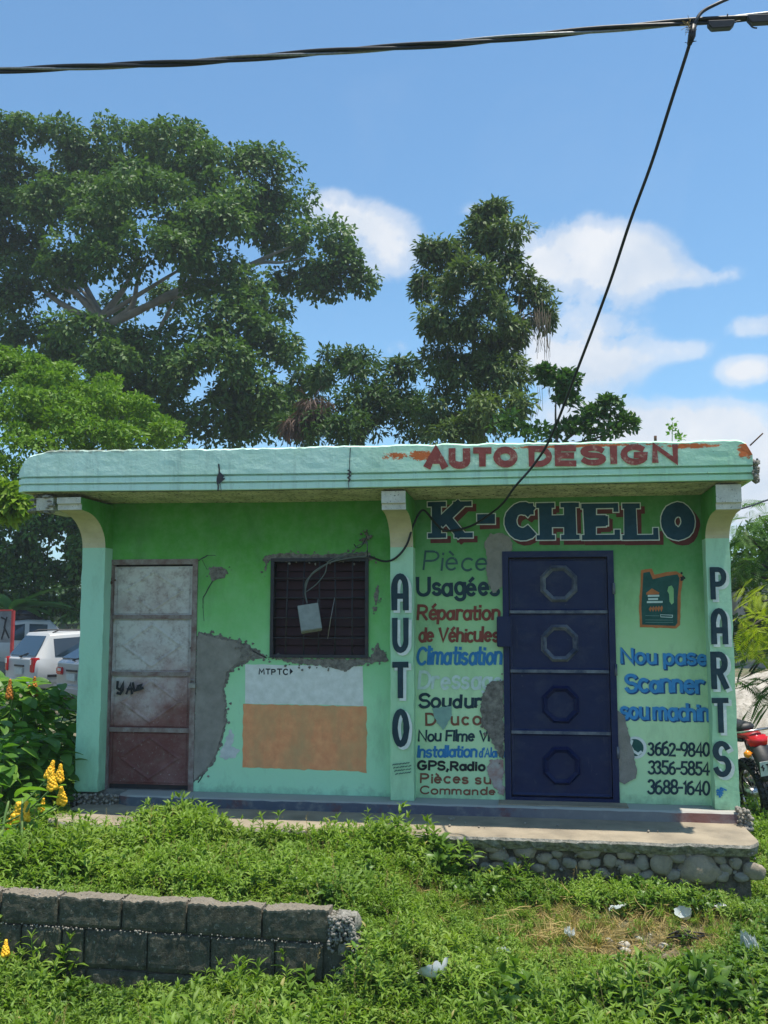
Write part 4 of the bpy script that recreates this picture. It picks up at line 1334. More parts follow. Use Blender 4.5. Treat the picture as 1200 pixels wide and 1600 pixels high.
for k in range(420):
    x = rs.uniform(xs0 + .05, xs1 - .03); z = zs_ - rs.uniform(.03, .34)
    lump(bm, (x, SY + .04 + rs.uniform(0, .06) + (.03 if z < zs_ - .1 else 0), z), rs.uniform(.006, .02), k)
for k in range(170):   # bed of pebbles under the left column
    q = P(rs.uniform(103, 184), rs.uniform(1241, 1260), 7.8)
    lump(bm, (q.x, 7.78 + rs.uniform(-.02, .05), q.z), rs.uniform(.008, .018), k)
for k in range(120):   # crumbs at the right end
    q = P(rs.uniform(1150, 1168), rs.uniform(1262, 1292), 7.8)
    lump(bm, (q.x, 7.75 + rs.uniform(-.1, .1), q.z), rs.uniform(.008, .022), k)
for k in range(14):
    q = groundhit(rs.uniform(760, 1050), 1288)
    lump(bm, (P(rs.uniform(700, 1060), 1290, 7.6).x, rs.uniform(7.3, 7.7), zs_ + .003), rs.uniform(.005, .012), k)
o = fin('pebbles', bm, m_st, slab, smooth=True); o['kind'] = 'stuff'

# ------------------------------------------------------------------ old concrete block wall
BY = 5.38
bw = thing('block_wall', (-1.5, BY, -.5), 'low ruined wall of blackened concrete blocks sunk in the weeds', 'wall')
m_block, t = newmat('mouldy_block')
p = t.pos()
nz_ = t.sep(t.node('ShaderNodeNewGeometry').outputs['Normal'])['Z']
c = t.mix(t.ramp(t.noise(12, 8, .8, p), [(.3, 0.0), (.75, 1.0)]), (.045, .045, .032), (.17, .165, .125))
att = t.node('ShaderNodeAttribute', attribute_name='worn').outputs['Fac']
sp = t.ramp(t.noise(42, 5, .8, p), [(.58, 0.0), (.68, .8)])
c = t.mix(sp, c, (.4, .4, .34))
wf = t.math('ADD', att, t.math('MULTIPLY', t.math('SUBTRACT', t.noise(24, 6, .75, p), .5), .8))
c = t.mix(t.ramp(wf, [(.35, 0.0), (.7, 1.0)]), c, t.mix(t.noise(60, 4, .7, p), (.12, .1, .08), (.36, .32, .25)))
t.put(t.b.inputs['Base Color'], c); t.b.inputs['Roughness'].default_value = 1; t.b.inputs['Specular IOR Level'].default_value = .1
t.put(t.b.inputs['Normal'], t.bump(t.noise(70, 6, .75, p), 1.0, .012))


def block(x0, x1, z0, z1, broken=0.0, seed=0, dy=0.0):
    nx_, nz__, nyy = 26, 9, 8
    bm = bmesh.new()
    wl = bm.verts.layers.float.new('worn')
    d = bmesh.ops.create_grid(bm, x_segments=1, y_segments=1, size=1)
    bm.clear()
    wl = bm.verts.layers.float.new('worn')
    th = .12
    def top(x, y):
        return z1 - (broken * (.5 + .7 * fbm((x * 5, y * 4, seed))) + broken * .35 * fbm((x * 60, y * 60, seed)) if broken else 0)
    def vert(u, v, y):
        x = x0 + (x1 - x0) * u
        zt = top(x, y)
        z = z0 + (zt - z0) * v
        # rounded arris and rough face
        ex = min(u, 1 - u) * (x1 - x0); ez = min(v, 1 - v) * (z1 - z0) if not broken else min(v * (z1 - z0), 9)
        rnd = .010 * math.exp(-ex / .008) + .010 * math.exp(-ez / .008)
        yy = y
        if y < BY + .01: yy = y + rnd + .004 * fbm((x * 14, z * 14, seed)) + dy
        vv = bm.verts.new((x, yy, z))
        vv[wl] = max(0, 1 - (zt - z) / .022) if broken else (0.35 if (1 - v) * (z1 - z0) < .012 else 0)
        if y > BY + .01: vv[wl] = max(vv[wl], .8 if v > .9 else 0)
        return vv
    us = [i / nx_ for i in range(nx_ + 1)]; vs_ = [k / nz__ for k in range(nz__ + 1)]
    front_ = [[vert(u, v, BY) for u in us] for v in vs_]
    for k in range(nz__):
        for i in range(nx_):
            bm.faces.new((front_[k][i], front_[k][i + 1], front_[k + 1][i + 1], front_[k + 1][i]))
    prevr = front_[-1]
    for j in range(1, nyy + 1):
        row = [vert(u, 1.0, BY + th * j / nyy) for u in us]
        for i in range(nx_): bm.faces.new((prevr[i], prevr[i + 1], row[i + 1], row[i]))
        prevr = row
    bk = [bm.verts.new((v.co.x, BY + th, z0)) for v in (prevr[0], prevr[-1])]
    bm.faces.new([bk[0], bk[1]] + prevr[::-1])
    fl, frr = front_[0][0], front_[0][-1]
    bm.faces.new([bk[0], prevr[0]] + [front_[k][0] for k in range(nz__, -1, -1)][0:])
    bm.faces.new([prevr[-1], bk[1]] + [front_[k][-1] for k in range(0, nz__ + 1)])
    return fin('concrete_block', bm, m_block, bw, smooth=False)


zt_w = P(300, 1412, BY).z
Hc = .207
xj1 = [P(q, 1420, BY).x for q in (0, 90, 189, 291, 409, 515)]
xj1 = [xj1[0] - .72, xj1[0] - .36] + xj1
tilt = lambda x: -.012 * (x + 2.0)
for k in range(len(xj1) - 1):
    m_ = tilt((xj1[k] + xj1[k + 1]) / 2)
    block(xj1[k] + .006, xj1[k + 1] - .006, zt_w - .165 + m_, zt_w + .012 + m_, .03, k, random.uniform(-.004, .004))
xj2 = [P(q, 1475, BY).x for q in (-5, 31, 95, 130, 229, 328, 429, 505)]
xj2 = [xj2[0] - .36] + xj2
for k in range(len(xj2) - 1):
    m_ = tilt((xj2[k] + xj2[k + 1]) / 2)
    block(xj2[k] + .005, xj2[k + 1] - .005, zt_w - .165 - .013 - Hc + .006 + m_, zt_w - .165 - .013 + m_, 0, k + 20, random.uniform(-.004, .004))
xj3 = [xj2[0] + .18 + .36 * k for k in range(9)]
xj3[-1] = xj2[-1] - .05
for k in range(len(xj3) - 1):
    m_ = tilt((xj3[k] + xj3[k + 1]) / 2)
    block(xj3[k] + .004, xj3[k + 1] - .004, zt_w - .165 - .026 - 2 * Hc + m_, zt_w - .165 - .02 - Hc + m_, 0, k + 40, .006)
bm = bmesh.new()
rows = []
for i in range(80):
    x = xj1[0] + (P(553, 1440, BY).x - xj1[0]) * i / 79
    rows.append([bm.verts.new((x, BY + .028 + .005 * fbm((x * 30, z * 10, 0)), z)) for z in (zt_w - .66 + tilt(x), zt_w - .4 + tilt(x), zt_w - .16 + tilt(x), zt_w - .03 + tilt(x))] + [bm.verts.new((x, BY + .14, zt_w - .03 + tilt(x)))])
for i in range(79):
    for k in range(4): bm.faces.new((rows[i][k], rows[i + 1][k], rows[i + 1][k + 1], rows[i][k + 1]))
fin('mortar', bm, m_block, bw)
# broken end: mortar full of river pebbles
rs = random.Random(21)
xe0, xe1 = P(508, 1440, BY).x, P(560, 1440, BY).x
bm = bmesh.new()
for k in range(14):
    lump(bm, (rs.uniform(xe0 + .05, xe1 - .05), BY + .075 + rs.uniform(-.01, .02), zt_w - .07 - .42 * rs.random()), rs.uniform(.05, .075), k, 2)
fin('mortar_end', bm, m_aggr, bw, smooth=True)
bm = bmesh.new()
for k in range(520):
    x = rs.uniform(xe0 + .02, xe1 + .01); top_ = zt_w - .035 - .16 * max(0, (x - xe1 + .06) / .06) ** 2
    z = top_ - abs(rs.gauss(0, .08))
    lump(bm, (x, BY + rs.uniform(-.012, .02) if rs.random() < .6 else BY + rs.uniform(0, .14), z), rs.uniform(.005, .013), k)
for k in range(520):
    x = rs.uniform(xj1[0], xe0)
    if rs.random() < .6:
        lump(bm, (x, BY + rs.uniform(.0, .14), zt_w - .012 + tilt(x) + rs.gauss(0, .006)), rs.uniform(.003, .009), k)
    else:
        lump(bm, (x, BY + rs.uniform(-.003, .006), zt_w - .172 + tilt(x) + rs.gauss(0, .006)), rs.uniform(.003, .007), k)
o = fin('aggregate', bm, stonemat('weathered_aggregate', (.3, .28, .24), (.2, .18, .15)), bw, smooth=True); o['kind'] = 'stuff'

# ------------------------------------------------------------------ weeds
def leaf_tris(base, d, nrm_, L, W, droop=.25, fold=.2):
    """one leaf: 6 points, 6 triangles, creased along the midrib and drooping at the tip"""
    s = np.cross(d, nrm_)
    m1 = base + d * L * .38 + nrm_ * L * .03
    m2 = base + d * L * .72 - nrm_ * L * droop * .35
    tip = base + d * L - nrm_ * L * droop
    l1 = m1 + s * W * .5 + nrm_ * W * fold; r1 = m1 - s * W * .5 + nrm_ * W * fold
    l2 = m2 + s * W * .36 + nrm_ * W * fold * .8; r2 = m2 - s * W * .36 + nrm_ * W * fold * .8
    v = np.stack([base, l1, r1, m1, l2, r2, m2, tip])
    f = np.array([[0, 3, 1], [0, 2, 3], [1, 3, 6], [1, 6, 4], [3, 2, 5], [3, 5, 6], [4, 6, 7], [6, 5, 7]])
    return v, f


def unit(v):
    return v / (np.linalg.norm(v) + 1e-9)


def weed_proto(seed, nst, h, L, W, per, spread=.6, upright=.5, pair=True, stemw=.0016):
    g = np.random.default_rng(seed)
    V, Ff, n0 = [], [], 0
    for s in range(nst):
        az = g.uniform(0, 6.28)
        lean = g.uniform(.1, spread)
        pts = []
        pz = np.array([g.uniform(-.03, .03), g.uniform(-.03, .03), 0.0])
        d = unit(np.array([math.cos(az) * lean, math.sin(az) * lean, upright + .3]))
        nseg = per
        hh = h * g.uniform(.6, 1.1)
        for k in range(nseg):
            pn = pz + d * hh / nseg
            w_ = stemw
            sd_ = unit(np.cross(d, [0, 0, 1.0]) + 1e-3)
            V.append(np.stack([pz - sd_ * w_, pz + sd_ * w_, pn + sd_ * w_, pn - sd_ * w_])); Ff.append(np.array([[0, 1, 2], [0, 2, 3]]) + n0); n0 += 4
            a2 = g.uniform(0, 6.28) if not pair else k * 1.4 + az
            for q in range(2 if pair else 1):
                aa = a2 + q * math.pi + g.uniform(-.4, .4)
                out = np.array([math.cos(aa), math.sin(aa), g.uniform(.1, .8)])
                ld = unit(out + d * .4)
                ln = unit(np.cross(np.cross(ld, [0, 0, 1.0]), ld))
                roll = g.uniform(-.4, .4); ln = unit(ln + np.cross(ld, ln) * roll)
                sz = g.uniform(.65, 1.15) * (.75 + .35 * math.sin(math.pi * (k + .5) / nseg))
                v, f = leaf_tris(pn, ld, ln, L * sz, W * sz, g.uniform(.1, .5))
                V.append(v); Ff.append(f + n0); n0 += 8
            d = unit(d + g.normal(0, .18, 3) + np.array([0, 0, .04]))
            pz = pn
        for q in range(3):
            aa = g.uniform(0, 6.28)
            ld = unit(np.array([math.cos(aa) * .6, math.sin(aa) * .6, 1.0]) + d * .5)
            ln = unit(np.cross(np.cross(ld, [0.1, 0, 1.0]), ld))
            v, f = leaf_tris(pz, ld, ln, L * .6, W * .6, .15)
            V.append(v); Ff.append(f + n0); n0 += 8
    return np.concatenate(V), np.concatenate(Ff)


def grass_proto(seed, n, L, W):
    g = np.random.default_rng(seed)
    V, Ff, n0 = [], [], 0
    for k in range(n):
        az = g.uniform(0, 6.28); ln = g.uniform(.5, 1.1) * L
        b = np.array([g.normal(0, .03), g.normal(0, .03), 0.0])
        out = np.array([math.cos(az), math.sin(az), 0.0]); sd_ = np.array([-math.sin(az), math.cos(az), 0.0])
        le = g.uniform(.15, .7)
        p1 = b + np.array([0, 0, 1.0]) * ln * .5 + out * ln * le * .25; p2 = b + np.array([0, 0, 1.0]) * ln * (.95 - le * .3) + out * ln * le
        V.append(np.stack([b - sd_ * W / 2, b + sd_ * W / 2, p1 - sd_ * W / 2, p1 + sd_ * W / 2, p2])); Ff.append(np.array([[0, 1, 3], [0, 3, 2], [2, 3, 4]]) + n0); n0 += 5
    return np.concatenate(V), np.concatenate(Ff)


def seed_proto(seed):
    g = np.random.default_rng(seed)
    V, Ff, n0 = [], [], 0
    for k in range(3):
        b = np.array([g.normal(0, .03), g.normal(0, .03), 0.0]); d = unit(np.array([g.normal(0, .25), g.normal(0, .25), 1.0]))
        sd_ = unit(np.cross(d, [0.3, 1, 0])); h = g.uniform(.2, .32)
        t_ = b + d * h
        V.append(np.stack([b - sd_ * .0012, b + sd_ * .0012, t_ + sd_ * .0012, t_ - sd_ * .0012])); Ff.append(np.array([[0, 1, 2], [0, 2, 3]]) + n0); n0 += 4
        for j in range(9):
            p0 = t_ - d * .006 * j; o_ = unit(np.array([g.normal(), g.normal(), .8])) * .012
            V.append(np.stack([p0, p0 + o_ + sd_ * .003, p0 + o_ * 1.5])); Ff.append(np.array([[0, 1, 2]]) + n0); n0 += 3
    return np.concatenate(V), np.concatenate(Ff)


def scatter(name, pts, rot, scl, idx_, kinds, label=None):
    me = bpy.data.meshes.new(name)
    me.vertices.add(len(pts)); me.vertices.foreach_set('co', np.asarray(pts, np.float32).ravel())
    for an, ty, key, dat in (('rot', 'FLOAT_VECTOR', 'vector', rot), ('scl', 'FLOAT', 'value', scl), ('idx', 'INT', 'value', idx_)):
        a_ = me.attributes.new(an, ty, 'POINT'); a_.data.foreach_set(key, np.asarray(dat, np.int32 if ty == 'INT' else np.float32).ravel())
    o = link(name, me)
    col_ = bpy.data.collections.new(name + '_kinds')
    for i, k in enumerate(kinds):
        k.name = '%s_kind_%02d' % (name, i)
        col_.objects.link(k)
    ng = bpy.data.node_groups.new(name, 'GeometryNodeTree')
    ng.interface.new_socket('Geometry', in_out='INPUT', socket_type='NodeSocketGeometry')
    ng.interface.new_socket('Geometry', in_out='OUTPUT', socket_type='NodeSocketGeometry')
    N_ = ng.nodes; L_ = ng.links
    gi, go = N_.new('NodeGroupInput'), N_.new('NodeGroupOutput')
    iop = N_.new('GeometryNodeInstanceOnPoints'); ci = N_.new('GeometryNodeCollectionInfo')
    ci.inputs['Collection'].default_value = col_; ci.inputs['Separate Children'].default_value = True; ci.inputs['Reset Children'].default_value = True
    def attr(n_, ty):
        a_ = N_.new('GeometryNodeInputNamedAttribute'); a_.data_type = ty; a_.inputs['Name'].default_value = n_
        return a_.outputs['Attribute']
    L_.new(gi.outputs[0], iop.inputs['Points']); L_.new(ci.outputs[0], iop.inputs['Instance'])
    iop.inputs['Pick Instance'].default_value = True
    L_.new(attr('idx', 'INT'), iop.inputs['Instance Index'])
    e2r = N_.new('FunctionNodeEulerToRotation'); L_.new(attr('rot', 'FLOAT_VECTOR'), e2r.inputs[0]); L_.new(e2r.outputs[0], iop.inputs['Rotation'])
    L_.new(attr('scl', 'FLOAT'), iop.inputs['Scale'])
    L_.new(iop.outputs[0], go.inputs[0])
    md = o.modifiers.new('scatter', 'NODES'); md.node_group = ng
    return tag(o, label, kind='stuff')


m_weed = leafmat('weed_leaf', (.1, .19, .022), (.27, .41, .06), .38, .5, obj=True, spec=.3, dead=True)
m_weed2 = leafmat('broad_weed_leaf', (.065, .14, .018), (.15, .27, .04), .35, .42, obj=True, spec=.4)
m_grass = leafmat('grass_blade', (.13, .23, .03), (.32, .42, .09), .35, .55, obj=True, dead=True)
m_straw = leafmat('dry_stem', (.3, .21, .08), (.45, .35, .14), .15, .7, obj=True)


def proto(name, vf, mat):
    return bpy.data.objects.new(name, np_mesh(name, vf[0], vf[1], mat))


KW = [proto('w', weed_proto(s, 6, .14, .047, .015, 7, .9, .42), m_weed) for s in (1, 2, 3)] + \
     [proto('w', weed_proto(s, 5, .21, .06, .016, 8, .5, .9), m_weed) for s in (4, 5)] + \
     [proto('w', weed_proto(s, 4, .15, .07, .034, 4, .9, .5), m_weed2) for s in (6, 7)] + \
     [proto('w', grass_proto(s, 30, .17, .0065), m_grass) for s in (8, 9)] + \
     [proto('w', grass_proto(s, 22, .16, .004), m_straw) for s in (10,)] + \
     [proto('w', seed_proto(11), m_straw)]


def weed_field(n, x0, x1, y0, y1, seed):
    g = np.random.default_rng(seed)
    x = g.uniform(x0, x1, n); y = g.uniform(y0, y1, n)
    z = gz(x, y)
    ok = np.ones(n, bool)
    # not on the slab, in the wall or in the shop
    ok &= ~((y > SY + .03) & (y < 11.4) & (x > xs0 + .1) & (x < xs1 - .05))
    ok &= ~((y > BY - .03) & (y < BY + .17) & (x < -.93))
    px = np.empty(n); py = np.empty(n)
    dx, dy, dz = x - CAM.x, y - CAM.y, z - CAM.z
    d = dx * FWD.x + dy * FWD.y + dz * FWD.z
    px = 600 + F * (dx * RGT.x + dy * RGT.y) / d
    py = 800 - F * (dx * UPV.x + dy * UPV.y + dz * UPV.z) / d
    nz_ = np.array([mnoise.noise(Vector((a * 1.1, b * 1.1, 0))) for a, b in zip(x, y)])
    nz2 = np.array([mnoise.noise(Vector((a * .45 + 9, b * .45, 4))) for a, b in zip(x, y)])
    scl = g.uniform(.6, 1.2, n) * (1 + .5 * nz_) * np.where(g.random(n) < .04, 1.35, 1)
    k = g.integers(0, 3, n)
    k = np.where(g.random(n) < .13, g.integers(5, 7, n), k)
    k = np.where(g.random(n) < .2 + .25 * np.clip(nz2 + .2, 0, 1), g.integers(7, 9, n), k)
    k = np.where((g.random(n) < .22 + .3 * nz2), g.integers(3, 5, n), k)
    # trodden, partly dry place at the right
    def blob(cx, cy, rx, ry):
        return np.exp(-(((px - cx) / rx) ** 2 + ((py - cy) / ry) ** 2))
    dry = 1.0 * blob(980, 1480, 135, 38) + .4 * blob(690, 1405, 100, 18) + .45 * blob(1080, 1440, 110, 34) + .3 * blob(880, 1425, 120, 22)
    low = np.clip(blob(930, 1452, 330, 52) * 1.2, 0, .9) + dry
    scl *= 1 - .52 * np.clip(low, 0, 1)
    k = np.where((g.random(n) < .6 * np.clip(low, 0, 1)), g.integers(7, 9, n), k)
    k = np.where((g.random(n) < .55 * np.clip(dry * 1.3 - .1, 0, 1)), 9, k)
    scl = np.where(dry > .3, np.minimum(scl, .62), scl)
    ok &= ~((g.random(n) < .72 * np.clip(dry * 1.4, 0, 1)))
    # tall heaps of weed
    tall = blob(30, 1540, 90, 60) * .7 + blob(280, 1330, 60, 40) + blob(430, 1310, 90, 40) + blob(600, 1330, 70, 40) * .8
    scl *= 1 + .5 * np.clip(tall, 0, 1)
    k = np.where(g.random(n) < .8 * np.clip(tall, 0, 1), g.integers(3, 5, n), k)
    bush = blob(1060, 1600, 190, 50) + blob(1180, 1560, 80, 50)
    k = np.where(g.random(n) < .75 * np.clip(bush, 0, 1), g.integers(5, 7, n), k)
    scl *= 1 + .12 * np.clip(bush, 0, 1)
    k = np.where(g.random(n) < .02, 10, k)
    # short next to the front of the wall so that the blocks show
    nearwall = (y < BY) & (y > BY - .5) & (x < -.9) & (x > -2.6)
    scl = np.where(nearwall, scl * (.95 + .5 * nz_ + .35 * (px < 230)), scl)
    k = np.where(nearwall & (g.random(n) < .35), g.integers(3, 7, n), k)
    behind = (y > BY + .1) & (y < BY + .55) & (x < -.8)
    scl = np.where(behind, scl * .6, scl)
    nearslab = (y > SY - .35) & (y < SY + .1) & (x > -.7)
    k = np.where(nearslab & (g.random(n) < .5), g.integers(3, 7, n), k)
    scl = np.where(nearslab, scl * (1.0 + .9 * nz_ + .3 * (px < 640) + .15 * (px < 830)), scl)
    leftedge = (px < 215) & (py < 1330) & (y > 6.3) & (y < 7.2)
    scl = np.where(leftedge, scl * .5, scl)
    rot = np.stack([g.normal(0, .22, n), g.normal(0, .22, n), g.uniform(0, 6.28, n)], -1)
    pts = np.stack([x, y, z - .01 + .03 * g.random(n)], -1)
    return pts[ok], rot[ok], scl[ok], k[ok]


A1 = weed_field(34000, -6.0, 4.2, 3.6, 7.4, 1)
A2 = weed_field(2600, -9, 6, .8, 3.7, 2)
A3 = weed_field(5200, 1.7, 5.5, 6.8, 11.5, 3)
A4 = weed_field(5200, -9, -3.9, 6.8, 12, 4)
allw = [np.concatenate(q) for q in zip(A1, A2, A3, A4)]
scatter('weeds', *allw, KW, 'thick bright green weeds and grass covering the ground')
# fine dry litter: stems lying in the bare patch
g = np.random.default_rng(5)
sp_ = []
while len(sp_) < 420:
    q = groundhit(g.normal(965, 105), g.normal(1480, 34)) if len(sp_) % 4 else groundhit(g.normal(690, 90), g.normal(1405, 18))
    sp_.append(q)
    if len(sp_) > 60: break
base_pts = np.array([[p_.x, p_.y, p_.z] for p_ in sp_])
rep = np.repeat(base_pts, 8, 0) + np.concatenate([g.normal(0, .12, (len(base_pts) * 8, 2)), np.zeros((len(base_pts) * 8, 1))], 1)
rep[:, 2] = gz(rep[:, 0], rep[:, 1]) + .02
KS = [proto('s', grass_proto(30 + s, 9, .2, .004), m_straw) for s in range(2)]
scatter('dry_stems', rep, np.stack([g.normal(1.35, .2, len(rep)), g.normal(0, .3, len(rep)), g.uniform(0, 6.28, len(rep))], -1), g.uniform(.5, 1.2, len(rep)), g.integers(0, 2, len(rep)), KS, 'dry yellow stems lying on the bare patch')

# tall single weeds in front of the block wall
def big_weed(px, py, h, L, label, seed, n=9, z=None, mat=None):
    q = groundhit(px, py)
    root = thing('weed_plant', q, label, 'weed')
    g_ = random.Random(seed)
    bm = bmesh.new(); top = Vector((q.x + g_.uniform(-.03, .03), q.y, q.z + h)); path = [Vector(q), Vector(q).lerp(top, .5) + Vector((.01, 0, 0)), top]
    tube(bm, path, [.004, .003, .002], 5); fin('stem', bm, m_stem, root)
    me = None
    for k in range(n):
        f = .25 + .75 * k / (n - 1)
        p_ = path[0].lerp(path[2], f)
        a = k * 2.4 + seed; el = .3 + .9 * f * g_.random()
        o_ = bpy.data.objects.new('leaf', LEAF['lance'])
        scene.collection.objects.link(o_); o_.parent = root; o_.location = p_ - Vector(q)
        s = L * g_.uniform(.75, 1.1) * (1.1 - .35 * f)
        o_.scale = (s, s, s)
        o_.rotation_euler = (0, -el, a)
    return root


def leafobj(name, nseg, wfun, droop, mat, fold=.18, wav=0.0):
    """unit-length leaf along +X, a few cross-strips with a crease"""
    V, Ff = [], []
    for i in range(nseg + 1):
        t_ = i / nseg
        w_ = wfun(t_)
        z = -droop * t_ * t_
        wv = wav * math.sin(t_ * 14)
        V += [(t_, w_, z + w_ * fold * 2 + wv), (t_, 0, z), (t_, -w_, z + w_ * fold * 2 - wv)]
    for i in range(nseg):
        b = i * 3
        Ff += [(b, b + 1, b + 4), (b, b + 4, b + 3), (b + 1, b + 2, b + 5), (b + 1, b + 5, b + 4)]
    return np_mesh(name, V, Ff, mat, True)


m_bigleaf = leafmat('large_leaf', (.1, .23, .025), (.2, .36, .05), .45, .42, obj=True, spec=.45)
m_darkleaf = leafmat('dark_large_leaf', (.05, .14, .02), (.12, .26, .04), .42, .42, obj=True, spec=.4)
m_stem = M('green_stem', (.1, .2, .04), .6, (.14, .2, .06), 20, None, bump=0)
m_wood = M('brown_branch', (.14, .1, .07), .9, (.08, .06, .05), 12, None, bump=.4)
LEAF = {
    'lance': leafobj('leaf', 6, lambda t_: .15 * math.sin(math.pi * min(1, t_ ** .8)) + .004, .25, m_bigleaf),
    'oval': leafobj('leaf', 6, lambda t_: .27 * math.sin(math.pi * t_ ** .9) ** .7 + .01 if 0 < t_ < 1 else .01, .2, m_bigleaf, .12, .01),
    'ovald': leafobj('leaf', 6, lambda t_: .25 * math.sin(math.pi * t_ ** .9) ** .7 + .01 if 0 < t_ < 1 else .01, .25, m_darkleaf, .12, .012),
    'round': leafobj('leaf', 7, lambda t_: .42 * math.sin(math.pi * t_ ** .8) ** .6 + .01 if 0 < t_ < 1 else .01, .15, m_bigleaf, .1, .02),
}
big_weed(452, 1560, .34, .11, 'upright broad-leaved weed against the block wall near its broken end', 3, 12)
big_weed(345, 1590, .2, .16, 'low weed with long pointed leaves in front of the block wall', 5, 7)
big_weed(560, 1560, .25, .1, 'leafy weed at the broken end of the block wall', 8, 9)

# ------------------------------------------------------------------ litter
m_film = None


def film_mat(name, col, trans):
    m, t = newmat(name)
    t.put(t.b.inputs['Base Color'], t.mix(t.noise(30, 4, .6, t.objc()), col, tuple(q * .75 for q in col)))
    t.b.inputs['Roughness'].default_value = .35
    t.b.inputs['Transmission Weight'].default_value = trans
    t.b.inputs['IOR'].default_value = 1.1
    return m


m_paper = film_mat('white_paper', (.7, .71, .72), 0)
m_plast = film_mat('cloudy_plastic', (.6, .66, .64), .35)


def crumple(name, px, py, w_, h_, mat, label, cat, seed, lift=.05, bowl=False):
    q = groundhit(px, py + h_ * 3000 * 0)
    s = (Vector(q) - CAM).length / F
    W, H = w_ * s, h_ * s
    bm = bmesh.new()
    n = 12
    vs = [[None] * (n + 1) for _ in range(n + 1)]
    for i in range(n + 1):
        for k in range(n + 1):
            u, v = i / n * 2 - 1, k / n * 2 - 1
            r = 1 + .25 * fbm((math.atan2(v, u) * 1.5 + seed, seed, 0))
            uu, vv = u * math.sqrt(1 - v * v / 2) * r, v * math.sqrt(1 - u * u / 2) * r
            if bowl:
                rr_ = min(1.0, math.hypot(uu, vv)); zz = .9 * H * (rr_ ** 2.2) + .08 * H * fbm((u * 3, v * 3, seed))
            else:
                zz = H * (.6 + .7 * fbm((u * 1.6 + seed, v * 1.6, seed)) + .5 * abs(fbm((u * 3.5, v * 3.5, seed)))) - .2 * H
            vs[i][k] = bm.verts.new((uu * W, vv * W * .6, max(-.01, zz)))
    for i in range(n):
        for k in range(n): bm.faces.new((vs[i][k], vs[i + 1][k], vs[i + 1][k + 1], vs[i][k + 1]))
    me = bpy.data.meshes.new(name)
    bm.to_mesh(me); bm.free(); me.materials.append(mat)
    if bowl: me.polygons.foreach_set('use_smooth', [True] * len(me.polygons))
    o = bpy.data.objects.new(name, me); scene.collection.objects.link(o)
    o.location = (q.x, q.y, q.z + lift + .03); o.rotation_euler = (.25 + (.35 if bowl else 0), 0, seed * 1.3)
    return tag(o, label, cat)


crumple('paper_scrap', 1066, 1402, 22, 12, m_paper, 'crumpled white paper lying below the large grey boulder of the slab', 'litter', 1, .15)
crumple('paper_scrap', 1090, 1403, 14, 13, m_paper, 'smaller folded white sheet resting on the right side of the crumpled paper', 'litter', 2, .16)
crumple('plastic_scrap', 965, 1440, 15, 6, m_plast, 'flat cloudy plastic scrap on the grass above the bare patch', 'litter', 3, .05)
crumple('plastic_scrap', 1074, 1458, 16, 13, m_plast, 'dented clear plastic cup lid beside the black twigs', 'litter', 4, .06, True)
crumple('paper_scrap', 1127, 1438, 8, 5, m_paper, 'small white scrap on short grass right of the clear lid', 'litter', 5, .05)
crumple('plastic_scrap', 889, 1483, 13, 10, m_plast, 'greyish plastic scrap at the left side of the dry patch', 'litter', 6, .05)
crumple('plastic_scrap', 786, 1522, 11, 10, m_plast, 'pale plastic scrap half hidden in weeds above the white bowl', 'litter', 7, .08)
crumple('plastic_bowl', 686, 1578, 30, 22, m_paper, 'round white disposable bowl lying tilted in the weeds', 'bowl', 8, .13, True)
crumple('plastic_scrap', 1175, 1540, 13, 22, m_plast, 'translucent plastic bag caught on the leafy weeds at the right edge', 'litter', 9, .16)
crumple('plastic_scrap', 745, 1545, 7, 9, m_plast, 'tiny pale scrap among weeds between bowl and dry patch', 'litter', 11, .08)
SL = [(872, 1556, 12, 7, 'white pebble, largest of those below the dry patch'), (903, 1556, 6, 4, 'small round pebble right of the largest white pebble'), (892, 1568, 9, 4, 'flat pale pebble just below the largest white pebble'),
      (975, 1478, 9, 5, 'pale stone in the middle of the dry patch'), (997, 1468, 7, 4, 'small pale stone above the middle of the dry patch'), (1036, 1478, 7, 4, 'pale stone at the right side of the dry patch'),
      (942, 1408, 6, 5, 'tan stone on the grass just in front of the rubble'), (661, 1412, 6, 5, 'brown stone on the grass left of the tan one'), (1015, 1462, 4, 3, 'tiny white pebble near the black twigs'), (978, 1490, 8, 6, 'grey stone at the lower side of the dry patch'),
      (950, 1470, 6, 4, 'whitish stone left of the middle stone of the dry patch')]
for k, (px, py, rx, ry, lb) in enumerate(SL):
    q = groundhit(px, py + 4); s = (Vector(q) - CAM).length / F
    o = stone((q.x, q.y, q.z + ry * s * .8), (rx * s, rx * s * .7, ry * s * 1.2), k, None, SM2, name='pebble')
    tag(o, lb, 'stone', 'loose stones in the grass')
rs = random.Random(14)
q = groundhit(1078, 1478)
tw = thing('twig_bundle', q, 'blackened twigs lying right of the clear plastic lid', 'twigs')
for k in range(9):
    bm = bmesh.new(); a = rs.uniform(-.5, .5); c = Vector((q.x + rs.gauss(0, .06), q.y + rs.gauss(0, .04), q.z + .04 + rs.random() * .03)); d = Vector((math.cos(a), math.sin(a), rs.uniform(-.1, .2))) * rs.uniform(.05, .14)
    tube(bm, [c - d, c + Vector((0, 0, .01)), c + d], .005, 5); fin('twig', bm, m_black, tw)

# ------------------------------------------------------------------ yellow-flowering bush and big-leaved undergrowth at the left
m_flower = M('yellow_flower', (.85, .42, .01), .55, (.9, .55, .03), 30, None, bump=0, coords='obj')
m_oldfl = M('orange_flower', (.55, .2, .02), .6, (.4, .13, .02), 30, None, bump=0, coords='obj')


